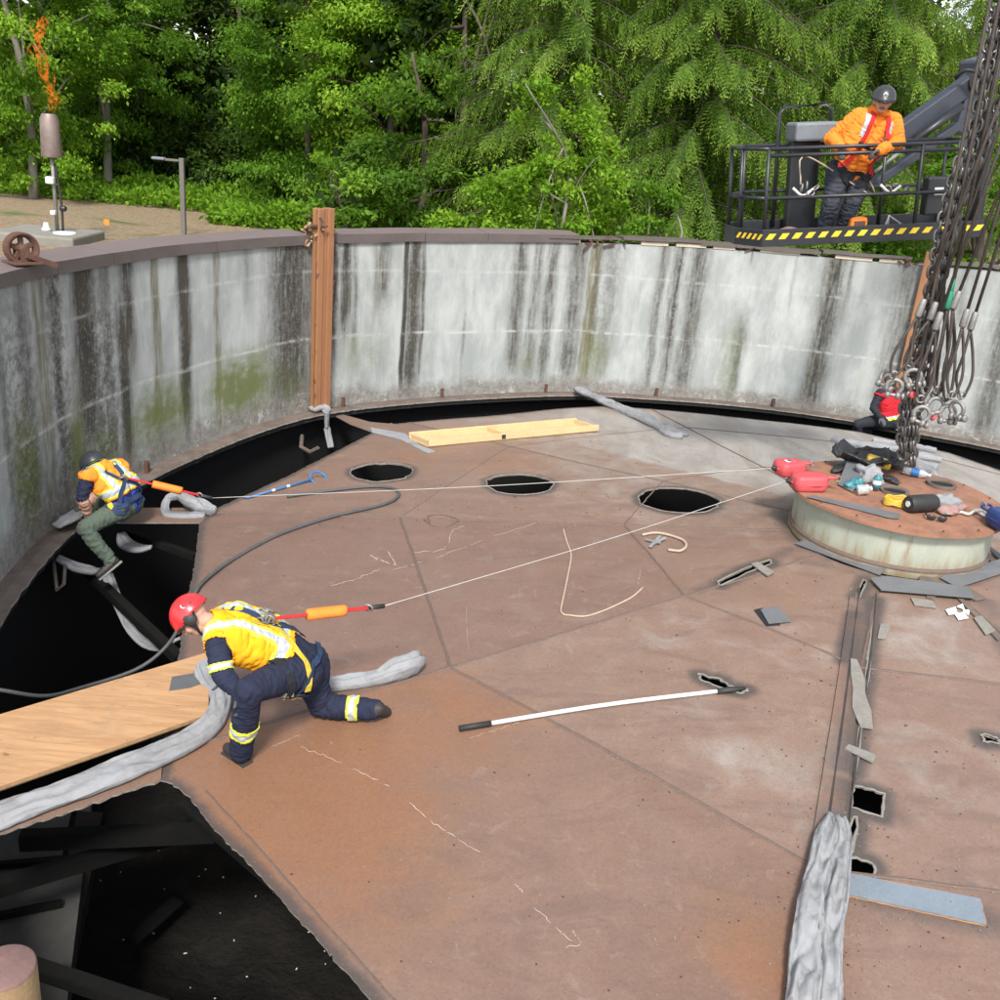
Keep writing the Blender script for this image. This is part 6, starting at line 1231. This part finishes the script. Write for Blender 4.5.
    def head(s):
        J = s.J; hc = J['head']; f = nrmz(J['face']); u = J.get('crown', np.array([0, 0, 1.0])); u = nrmz(u-f*np.dot(u, f)); l = np.cross(f, u); s.hf, s.hu, s.hl, s.hc = f, u, l, hc; add = lambda a, b, ra, rb, lb='skin': s.pr.append((a, b, ra, rb, lb))
        add(J['neck']-s.up*.02, hc-u*.05-f*.02, .062, .056); add(hc-f*.025+u*.025, hc+f*.02+u*.03, .087, .080); add(hc+u*.0+f*.02, hc-u*.075+f*.035, .074, .050)
        add(hc-u*.09+f*.055, hc-u*.092+f*.06, .030, .026); add(hc-u*.005+f*.092, hc-u*.035+f*.112, .012, .017)
        for sg in (-1, 1):
            add(hc+l*sg*.078-u*.005, hc+l*sg*.082-u*.035-f*.0, .018, .013); add(hc+l*sg*.033+u*.004+f*.086, hc+l*sg*.036+u*.004+f*.085, .0115, .0115, 'eye'); add(hc+l*sg*.018+u*.027+f*.092, hc+l*sg*.05+u*.025+f*.078, .009, .007, 'lip'); add(hc+l*sg*.04-u*.035+f*.062, hc+l*sg*.042-u*.04+f*.06, .03, .028)
        add(hc+l*.024-u*.066+f*.085, hc-l*.024-u*.066+f*.085, .009, .009, 'lip')
    def mesh(s, voxel, wr):
        m_ = MB()
        for a, b, ra, rb, lb in s.pr: m_.add(rcone(a, b, ra, rb))
        me = bpy.data.meshes.new('tmp'); me.from_pydata(m_.verts().tolist(), [], m_.f); o = bpy.data.objects.new('tmp', me); C.objects.link(o)
        md = o.modifiers.new('r', 'REMESH'); md.mode = 'VOXEL'; md.voxel_size = voxel; sm = o.modifiers.new('s', 'SMOOTH'); sm.factor = .5; sm.iterations = 3
        dg = bpy.context.evaluated_depsgraph_get(); dg.update(); ev = bpy.data.meshes.new_from_object(o.evaluated_get(dg)); bpy.data.objects.remove(o)
        n = len(ev.vertices); V = np.empty(n*3); ev.vertices.foreach_get('co', V); V = V.reshape(-1, 3); N = np.empty(n*3); ev.vertices.foreach_get('normal', N); N = N.reshape(-1, 3); F = [tuple(p.vertices) for p in ev.polygons]; bpy.data.meshes.remove(ev)
        D = np.stack([s.sdf(V, *p[:4]) for p in s.pr], 1); lab = np.array([p[4] for p in s.pr]); own = D.argmin(1); vl = lab[own]
        cl = np.isin(vl, ['torso', 'arm', 'fore', 'leg']); disp = np.zeros(n)
        for i in np.nonzero(cl)[0]:
            p = Vector(V[i]); a = s.pr[own[i]]; ax = nrmz(a[1]-a[0]); t_ = float(np.dot(V[i]-a[0], ax)); q = Vector(V[i]-ax*t_*.0); 
            w_ = noise.noise(p*9)+.0; r1 = 1-abs(noise.noise(Vector((V[i]+ax*t_*1.3)*11)))*2.2; r2 = noise.noise(p*27); disp[i] = wr*(r1*.9+w_*.7+r2*.3)
        V = V+N*disp[:, None]; s.V, s.F, s.vl, s.own = V, F, vl, own; fl = vl[[f[0] for f in F]]; s.fl = fl
        keys = list(dict.fromkeys(s.mats[k] for k in ('torso', 'arm', 'fore', 'leg', 'boot', 'hand', 'skin', 'eye', 'lip'))); mi = [keys.index(s.mats[k]) for k in fl]
        s.body = mk('body', V, F, keys, s.root, smooth=True, mi=mi); s.N = np.empty(n*3); s.body.data.vertices.foreach_get('normal', s.N); s.N = s.N.reshape(-1, 3); s.fc = np.array([V[list(f)].mean(0) for f in F]); s.bvh = BVHTree.FromPolygons([tuple(p) for p in V], F)
    @staticmethod
    def sdf(P, a, b, ra, rb):
        d = b-a; t = np.clip(((P-a)@d)/(d@d+1e-12), 0, 1); return np.linalg.norm(P-a-t[:, None]*d, axis=1)-(ra+(rb-ra)*t)
    def tl(s, P): q = P-s.pel; return (q@s.up)/s.len, q@s.lat, q@s.fwd
    def garment(s, name, keep, off, matf, mats, thick=.012):
        """shell over the faces chosen by keep, coloured by matf"""
        ids = np.nonzero(keep)[0]
        if not len(ids): return None
        used = sorted({i for k in ids for i in s.F[k]}); mp = {q: i for i, q in enumerate(used)}; V = s.V[used]+s.N[used]*off; F = [tuple(mp[i] for i in s.F[k]) for k in ids]
        o = mk(name, V, F, mats, s.root, smooth=True, mi=[int(x) for x in matf(s.fc[ids])] if matf else None); md = o.modifiers.new('thickness', 'SOLIDIFY'); md.thickness = thick; md.offset = -1; return o
    def band(s, a, b, t0, t1, labs, name='reflective_band', off=.008):
        a, b = V3(a), V3(b); d = b-a; L = np.linalg.norm(d); q = s.fc-a; t = (q@d)/(L*L); r_ = np.linalg.norm(q-t[:, None]*d, axis=1); keep = np.isin(s.fl, labs) & (t > t0) & (t < t1) & (r_ < .16); m_ = (t1-t0)/2
        return s.garment(name, keep, off, lambda c: (np.abs((((c-a)@d)/(L*L)-(t0+t1)/2)) < m_*.5).astype(int), [M_LIME2, M_SILVER], .006)
    def strap(s, pts, wd, mtl, name='harness_strap', off=.022, snap=True, n=26):
        P = spline(pts, n); Q = []; NN = []
        for p in P:
            if snap:
                lo, no, ix, ds = s.bvh.find_nearest(Vector(p)); Q.append(np.array(lo)+np.array(no)*off); NN.append(np.array(no))
            else: Q.append(p); NN.append(np.array([0, -.7, .7]))
        Q = np.array(Q); NN = np.array(NN)
        for _ in range(2): Q[1:-1] = (Q[:-2]+Q[1:-1]*2+Q[2:])/4; NN[1:-1] = (NN[:-2]+NN[1:-1]*2+NN[2:])/4
        T = np.gradient(Q, axis=0); v = []; f = []
        for i in range(n):
            t = nrmz(T[i]); no = nrmz(NN[i]-t*np.dot(NN[i], t)); sd_ = np.cross(t, no)
            for a, b in ((-1, 0), (1, 0), (1, -1), (-1, -1)): v.append(Q[i]+sd_*a*wd/2+no*b*.005)
        for i in range(n-1):
            for k in range(4): f.append((i*4+k, i*4+(k+1) % 4, i*4+4+(k+1) % 4, i*4+4+k))
        f += [(3, 2, 1, 0), (n*4-4, n*4-3, n*4-2, n*4-1)]; return mk(name, v, f, mtl, s.root)
    def helmet(s, mtl, rim=None, brim=.035, sc=1.0, strapm=None, badge=None, vents=False):
        f, u, l, c = s.hf, s.hu, s.hl, s.hc+s.hu*.028-s.hf*.004; n, k = 14, 32; v = []; fc = []
        for i in range(n):
            p = (math.pi/2+.12)*i/(n-1)
            for j in range(k):
                a = 2*math.pi*j/k; ca, sa = math.cos(a), math.sin(a); rx, ry, rz = .132*sc, .113*sc, .118*sc; e = 1.0+(brim*(.3+.7*max(0, ca)**2) if i == n-1 else (0.25*brim if i == n-2 else 0)); rd = 1+.012*math.cos(6*a)*math.sin(p)*(1 if vents else .2)
                v.append(c+f*rx*ca*math.sin(p)*rd*(1+(e-1)*7)+l*ry*sa*math.sin(p)*rd*(1+(e-1)*4)+u*(rz*math.cos(p)-(.012*max(0, ca) if i == n-1 else 0)))
        for i in range(n-1):
            for j in range(k): fc.append((i*k+j, (i+1)*k+j, (i+1)*k+(j+1) % k, i*k+(j+1) % k))
        o = mk('helmet', v, fc, mtl, s.root, smooth=True); md = o.modifiers.new('thickness', 'SOLIDIFY'); md.thickness = .008; md.offset = -1
        mk('rim', *tube([v[(n-1)*k+j] for j in range(k)], .007, 6, closed=True), rim or mtl, o, smooth=True)
        if vents: mk('ridge', *tube([c+f*.134*sc*math.sin(p)+u*.121*sc*math.cos(p) for p in np.linspace(-1.2, 1.2, 14)], .012, 6, rz=.008), mtl, o, smooth=True)
        if strapm:
            for sg in (-1, 1):
                mk('chin_strap', *tube(spline([c+l*sg*.112*sc+f*.04-u*.01, s.hc+l*sg*.09+f*.02-u*.06, s.hc+l*sg*.03+f*.045-u*.125], 12), .008, 6), strapm, o); mk('chin_strap', *tube(spline([c+l*sg*.112*sc-f*.06-u*.01, s.hc+l*sg*.09-f*.0-u*.05, s.hc+l*sg*.06+f*.03-u*.10], 12), .008, 6), strapm, o)
        if badge is not None:
            d = nrmz(f*badge[0]+l*badge[1]+u*badge[2]); p = c+f*.134*sc*np.dot(d, f)+l*.115*sc*np.dot(d, l)+u*.12*sc*np.dot(d, u); mk('badge', *lathe([(badge[3], -.002), (badge[3], .004)], p, d, 16), M_PAPER, o)
        return o
    def sole(s, q, mtl=M_BOOT):
        he, to = s.J['heel'+q], s.J['toe'+q]; d = nrmz(to-he); dn = nrmz(s.J['ank'+q]-s.J['heel'+q]); dn = nrmz(dn-d*np.dot(dn, d)); mk('boot_sole', *beam(he-d*.05-dn*.042, to+d*.035-dn*.038, .088, .022, dn, .008), mtl, s.root)
def shock_pack(a, b, label, cable_to, hookm=M_STRAPR):
    a, b = V3(a), V3(b); d = (b-a); t = thing('shock_lanyard', label, 'lanyard', (a+b)/2, 'orange shock packs on the lifelines')
    p = lambda f_: a+d*f_
    mk('snap_hook', *torus(p(.03), (.2, 1, .4), .035, .009, 16, 6), M_GALV, t, smooth=True); mk('webbing', *tube([p(.06), p(.34)], .018, 8, rz=.01), hookm, t); S = spline([p(.33), p(.38), p(.48), p(.58), p(.66)], 16)
    mk('shock_pack', *tube(S, [.03, .045, .05, .052, .05, .053, .05, .052, .051, .053, .05, .05, .052, .05, .045, .03], 10, rz=.04), M_ORANGE, t, smooth=True); mk('webbing', *tube([p(.65), p(.85)], .022, 8, rz=.01), hookm, t); mk('swivel_hook', *torus(p(.86), (.2, 1, .4), .03, .009, 16, 6), M_GALV, t, smooth=True); mk('grip', *tube([p(.87), p(1.0)], .018, 8), M_BLACKRUB, t, smooth=True)
    return p(1.0)
def cable(a, b, label, sag=.03):
    mid = (V3(a)+V3(b))/2-[0, 0, sag]; tag(mk('lifeline_cable', *tube(spline([a, mid, b], 40), .0033, 6), M_CABLE, smooth=True), label, 'cable', 'pale lifeline cables over the cover')

# ---------------------------------------------------------------- kneeling man in the foreground
def kneeler():
    aL = onC(241, 762)+[0, 0, .085]; kR = onC(320, 718)+[0, 0, .11]; aR = onC(374, 722)+[0, 0, .11]
    J = dict(hipL=atY(294, 672, 6.0), hipR=atY(309, 664, 6.24), neck=atY(214, 622, 5.92), spine=atY(262, 640, 6.05), shL=atY(217, 645, 5.76), shR=atY(226, 619, 6.12), elL=atY(223, 676, 5.64), wrL=atY(236, 690, 5.58), elR=atY(232, 640, 6.05), wrR=atY(222, 668, 5.9),
             knL=atY(249, 690, 5.55), ankL=aL, toeL=aL+[-.12, .10, -.05], knR=kR, ankR=aR, toeR=onC(386, 718)+[.0, .03, .03], head=atY(193, 617, 5.88), face=(-.55, -.25, -.72), crown=(-.75, .1, .5))
    J['shL'] = J['neck']+nrmz(J['shL']-J['neck'])*.2; J['shR'] = J['neck']+nrmz(J['shR']-J['neck'])*.2
    m_ = dict(torso=M_NAVY, arm=M_NAVY, fore=M_NAVY, leg=M_NAVY, boot=M_BOOT, hand=M_GLOVE, skin=M_SKIN, eye=M_EYE, lip=M_LIP)
    p = Person('person', 'kneeling worker in navy coverall, amber vest and red helmet', J, m_, fat=1.2, base=(aL[0], aL[1], aL[2]-.13), hands=dict(L=(V3([.25, -.1, -.95]), (-.9, -.3, 0), 1, .55), R=(V3([-.1, -.2, -.95]), (-.9, 0, 0), -1, .5)), arm_r=1.12, leg_r=1.15)
    t, la, fw = p.tl(p.fc); keep = (np.isin(p.fl, ['torso']) & (t > .26) & (t < 1.12))
    def col(c):
        t, la, fw = p.tl(c); a = np.abs(la); sv = ((t > .33) & (t < .43)) | ((a > .085) & (a < .135) & (t > .43)); ed = ((t > .30) & (t < .46)) | ((a > .065) & (a < .155) & (t > .43)); return np.where(sv, 2, np.where(ed & ~sv & (a < .2), 1, 0))
    p.garment('vest', keep, .016, col, [M_VESTY, M_LIME2, M_SILVER])
    p.band(p.J['knL'], p.J['ankL'], .52, .68, ['leg']); p.band(p.J['knR'], p.J['ankR'], .52, .72, ['leg']); p.band(p.J['shL'], p.J['elL'], .60, .85, ['arm', 'fore'])
    X = lambda a, b, c: p.pel+p.up*a*p.len+p.lat*b+p.fwd*c
    p.strap([X(.95, -.08, -.05), X(.7, -.04, -.2), X(.55, 0, -.2), X(.3, -.10, -.2), X(.1, -.16, -.1), X(-.02, -.19, 0)], .045, M_STRAPY); p.strap([X(.95, .08, -.05), X(.7, .04, -.2), X(.55, 0, -.2), X(.3, .10, -.2), X(.1, .16, -.1)], .045, M_STRAPN)
    p.strap([X(.42, -.2, -.05), X(.25, -.23, 0), X(.05, -.24, .05), X(-.12, -.24, .1), X(-.2, -.2, .2)], .05, M_STRAPN); p.strap([X(.1, -.2, .1), X(.02, -.15, -.2), X(-.05, 0, -.2), X(-.05, .15, -.15)], .045, M_STRAPN)
    p.strap([X(.34, -.24, 0), X(.2, -.25, .02), X(.08, -.26, .05)], .06, M_STRAPB, 'harness_pad', .03); q = X(.18, -.2, .12); p.strap([X(.15, -.26, .06), X(.0, -.25, .12), X(-.1, -.22, .2)], .05, M_STRAPY, off=.03)
    mk('dorsal_ring', *torus(X(.62, 0, -.17), p.up, .035, .008, 16, 6), M_GALV, p.root, smooth=True)
    for a in (.12, .2): lo = p.bvh.find_nearest(Vector(X(a, -.25, .03)))[0]; mk('buckle', *bbox(np.array(lo)+[-.01, -.04, .01], (.05, .012, .035), None, .004), M_GALV, p.root)
    h = p.helmet(M_HELRED, None, .012, 1.02, M_STRAPB, (-.3, .75 if np.dot(p.hl, [0, -1, 0]) > 0 else -.75, .45, .022), True)
    for sg in (-1, 1): mk('ear_guard', *ball(p.hc+p.hl*sg*.10-p.hf*.005-p.hu*.0, (.05, .05, .03), (p.hf, p.hu, p.hl), 14, 10), M_BLACKRUB, h, smooth=True)
    for sg in (-1, 1): mk('vent_slot', *bbox(p.hc+p.hu*.105+p.hl*sg*.062-p.hf*.02, (.07, .012, .02), (p.hf, nrmz(p.hl*sg+p.hu*.9), nrmz(p.hu-p.hl*sg*.9)), .004), M_BLACKRUB, h); mk('rear_vent', *bbox(p.hc+p.hu*.06+p.hl*sg*.075-p.hf*.085, (.02, .04, .03), (p.hf, p.hl, p.hu), .006), M_BLACKRUB, h)
    mk('visor_shield', *tube([p.hc+p.hu*.012+p.hf*(.135*math.cos(a))+p.hl*.12*math.sin(a) for a in np.linspace(-1.1, 1.1, 14)], .006, 6, rz=.022), M_BLACKRUB, h, smooth=True)
    mk('goggle_strap', *tube([p.hc+p.hu*.03+p.hf*.125*math.cos(a)+p.hl*.113*math.sin(a) for a in np.linspace(0, 2*math.pi, 28)[:-1]], .012, 6, closed=True), M_BLACKRUB, h, smooth=True)
    p.sole('L')
    ring = X(.62, 0, -.2); end = shock_pack(ring, atY(384, 606, 6.55), 'orange shock pack lanyard trailing from the kneeling man', None); cable(end, B2, 'taut pale cable from the front red block to the kneeling man')
    lat_ = MB()
    for k in range(5): lat_.add(torus(ring+rng.normal(0, .03, 3), unit(1)[0], .05, .006, 14, 5))
    lat_.build('dorsal_loops', M_GALV, p.root, smooth=True); return p
kneeler()
# ---------------------------------------------------------------- seated man at the ledge
def sitter():
    J = dict(hipL=atY(118, 510, 9.50), hipR=atY(131, 503, 9.72), neck=atY(103, 467, 9.62), spine=atY(119, 484, 9.62), shL=atY(87, 477, 9.42), shR=atY(125, 468, 9.84), elL=atY(82, 498, 9.34), wrL=atY(89, 515, 9.45), elR=atY(108, 486, 10.0), wrR=atY(88, 503, 9.85), knL=atY(84, 528, 9.22), ankL=atY(110, 560, 9.22), toeL=atY(99, 575, 9.12), knR=atY(96, 504, 9.95), ankR=atY(86, 520, 10.0), toeR=atY(76, 522, 10.0), head=atY(94, 466, 9.72), face=(-.7, .35, -.62), crown=(-.4, .2, .9))
    J['shL'] = J['neck']+nrmz(J['shL']-J['neck'])*.205; J['shR'] = J['neck']+nrmz(J['shR']-J['neck'])*.205
    m_ = dict(torso=M_ROYAL, arm=M_NAVY, fore=M_SKIN, leg=M_OLIVE, boot=M_BOOT, hand=M_GLOVE, skin=M_HAIR, eye=M_EYE, lip=M_LIP)
    p = Person('person', 'worker in orange vest and green trousers seated by the left wall', J, m_, fat=1.03, base=atY(122, 520, 9.55))
    t, la, fw = p.tl(p.fc); keep = (np.isin(p.fl, ['torso']) & (t > .30) & (t < 1.12))
    def col(c):
        t, la, fw = p.tl(c); a = np.abs(la); sv = ((t > .38) & (t < .52)) | ((a > .085) & (a < .135) & (t > .5)); ed = ((t > .34) & (t < .56)) | ((a > .065) & (a < .155) & (t > .5)); return np.where(sv, 2, np.where(ed & ~sv, 1, 0))
    p.garment('vest', keep, .016, col, [M_VESTO, M_LIME2, M_SILVER]); X = lambda a, b, c: p.pel+p.up*a*p.len+p.lat*b+p.fwd*c
    for sg in (-1, 1): p.strap([X(.95, .08*sg, -.05), X(.75, .04*sg, -.2), X(.6, 0, -.2), X(.35, .12*sg, -.2), X(.12, .17*sg, -.12)], .045, M_STRAPN); p.strap([X(.1, .2*sg, .05), X(-.05, .15*sg, -.15), X(-.1, .08*sg, -.2)], .045, M_STRAPN)
    p.strap([X(.12, -.2, .0), X(.1, -.1, -.2), X(.1, .1, -.2), X(.12, .2, 0)], .05, M_STRAPN); p.strap([X(.42, -.2, -.05), X(.25, -.2, -.06), X(.08, -.2, -.04)], .05, M_STRAPY, off=.03)
    p.helmet(M_HELBLK, M_HELGRN, .02, 1.06, M_STRAPB); p.sole('L', M_SOLE); r0 = X(.66, 0, -.18); mk('dorsal_ring', *torus(r0, p.up, .035, .009, 16, 6), M_GALV, p.root, smooth=True)
    end = shock_pack(r0, atY(212, 498, 9.8), 'orange shock pack lanyard behind the man seated by the wall', None); cable(end, B1, 'taut pale cable from the rear red block to the seated man')
sitter()
# ---------------------------------------------------------------- man in the lift basket
def lifter():
    Y = 11.72; q = lambda px, py, dy=0.0: atY(px, py, Y+dy)
    J = dict(hipR=q(839, 171, -.02), hipL=q(860, 171, .06), neck=q(880, 112, -.14), spine=q(860, 142, -.1), shR=q(846, 119, -.05), shL=q(895, 122, -.05), elR=q(831, 139, .02), wrR=q(840, 147, -.30), elL=q(898, 143, -.16), wrL=q(881, 150, -.36), knR=q(831, 203, -.12), knL=q(853, 201, -.08), ankR=q(824, 229, .0), ankL=q(842, 229, .05), toeR=q(818, 233, -.2), toeL=q(840, 233, -.16), head=q(883, 101, -.22), face=(-.2, -.95, -.10), crown=(.05, .1, 1))
    J['shL'] = J['neck']+nrmz(J['shL']-J['neck'])*.22; J['shR'] = J['neck']+nrmz(J['shR']-J['neck'])*.22
    m_ = dict(torso=M_HIVIS, arm=M_HIVIS, fore=M_HIVIS, leg=M_CHAR, boot=M_BOOT, hand=M_GLOVE, skin=M_SKIN, eye=M_EYE, lip=M_LIP)
    p = Person('person', 'worker in bright orange hoodie and black helmet standing in the lift basket', J, m_, fat=1.18, base=atY(832, 234, Y), arm_r=1.25, leg_r=1.15, wrinkle=.012, hands=dict(R=(V3([.1, -.75, -.5]), (0, -.3, -1), -1, .9), L=(V3([-.85, -.3, -.3]), (0, -.3, -1), 1, .8)))
    X = lambda a, b, c: p.pel+p.up*a*p.len+p.lat*b+p.fwd*c
    t, la, fw = p.tl(p.fc)
    sf = 1 if np.dot(p.fwd, [0, -1, 0]) > 0 else -1
    for sg in (-1, 1):
        p.strap([X(.98, .07*sg, .02*sf), X(.9, .1*sg, .14*sf), X(.7, .11*sg, .25*sf), X(.45, .12*sg, .25*sf), X(.2, .16*sg, .2*sf), X(.05, .2*sg, .1*sf)], .05, M_STRAPR, off=.018); p.strap([X(.05, .2*sg, .1*sf), X(-.06, .12*sg, .2*sf), X(-.12, .04*sg, .2*sf)], .05, M_STRAPB, off=.018)
    p.strap([X(.52, -.16, .25*sf), X(.5, 0, .3*sf), X(.52, .16, .25*sf)], .05, M_STRAPB, 'chest_strap', .022); p.strap([X(.08, -.22, .05*sf), X(.06, -.12, .25*sf), X(.06, .12, .25*sf), X(.08, .22, .05*sf)], .05, M_STRAPB, 'waist_belt', .02)
    for sg in (-1, 1): p.garment('reflective_band', np.isin(p.fl, ['torso']) & (np.abs(la*sg-.14) < .03) & (t > .6) & (t < .93) & (fw*sf > 0.02), .008, None, [M_SILVER], .006)
    p.helmet(M_HELBLK, None, .035, 1.04, None, (1, 0, .35, .022)); p.sole('L'); p.sole('R')
    mk('hood', *tube([p.J['neck']+p.up*.01+p.lat*.085*math.cos(a)+p.fwd*.075*math.sin(a) for a in np.linspace(0, 2*math.pi, 24)[:-1]], .035, 8, closed=True), M_HIVIS, p.root, smooth=True)
    S = spline([X(.0, -.2, .1*sf), X(-.2, -.28, .2*sf), bk(.55, .3, .9), bk(.45, .15, .62)], 20); tag(mk('work_lanyard', *tube(S, .009, 6), M_ROPE, smooth=True), 'tan lanyard from the orange hoodie man to the basket rail', 'lanyard')
lifter()
# ---------------------------------------------------------------- man in red at the far right wall
def redman():
    b = onC(882, 428); Y = b[1]+.05; q = lambda px, py, dy=0.0: atY(px, py, Y+dy)
    J = dict(hipL=q(878, 421, -.08), hipR=q(894, 422, .1), neck=q(889, 391, .05), spine=q(888, 406, .05), shL=q(880, 394, -.12), shR=q(899, 394, .2), elL=q(873, 408, -.2), wrL=q(880, 417, -.3), elR=q(905, 408, .3), wrR=q(910, 417, .15), knL=q(858, 424, -.25), ankL=q(856, 440, -.05), toeL=q(848, 442, -.1), knR=q(868, 424, .25), ankR=q(866, 440, .3), toeR=q(858, 442, .3), head=q(888, 384, .02), face=(.55, -.6, -.45), crown=(0, 0, 1))
    J['ankL'][2] = J['knL'][2]-.38; J['toeL'][2] = J['knL'][2]-.44; J['ankR'][2] = J['knR'][2]-.38; J['toeR'][2] = J['knR'][2]-.44
    m_ = dict(torso=M_DARKSLEEVE, arm=M_DARKSLEEVE, fore=M_DARKSLEEVE, leg=M_DARKSLEEVE, boot=M_BOOT, hand=M_GLOVE, skin=M_SKIN, eye=M_EYE, lip=M_LIP)
    p = Person('person', 'worker in red vest and brown cap sitting at the far right wall', J, m_, voxel=.011, base=b, fat=1.05)
    t, la, fw = p.tl(p.fc); keep = np.isin(p.fl, ['torso']) & (t > .08) & (t < 1.0); p.garment('vest', keep, .016, lambda c: np.where(p.tl(c)[0] < .22, np.where(p.tl(c)[0] < .15, 1, 2), 0), [M_VESTR, M_LIME2, M_SILVER]); X = lambda a, b_, c: p.pel+p.up*a*p.len+p.lat*b_+p.fwd*c
    for sg in (-1, 1): p.strap([X(.95, .07*sg, 0), X(.7, .1*sg, .2), X(.4, .1*sg, .2), X(.1, .15*sg, .1)], .05, M_STRAPY)
    c = p.hc+p.hu*.03; mk('cap', *lathe([(.102, 0), (.108, .02), (.10, .06), (.07, .095), (.02, .108)], c-p.hu*.0, p.hu, 20), M_CAP, p.root, smooth=True); mk('cap_peak', *bbox(c+p.hf*.13+p.hu*.01, (.11, .15, .012), (p.hf, p.hl, p.hu), .005), M_CAP, p.root)
redman()
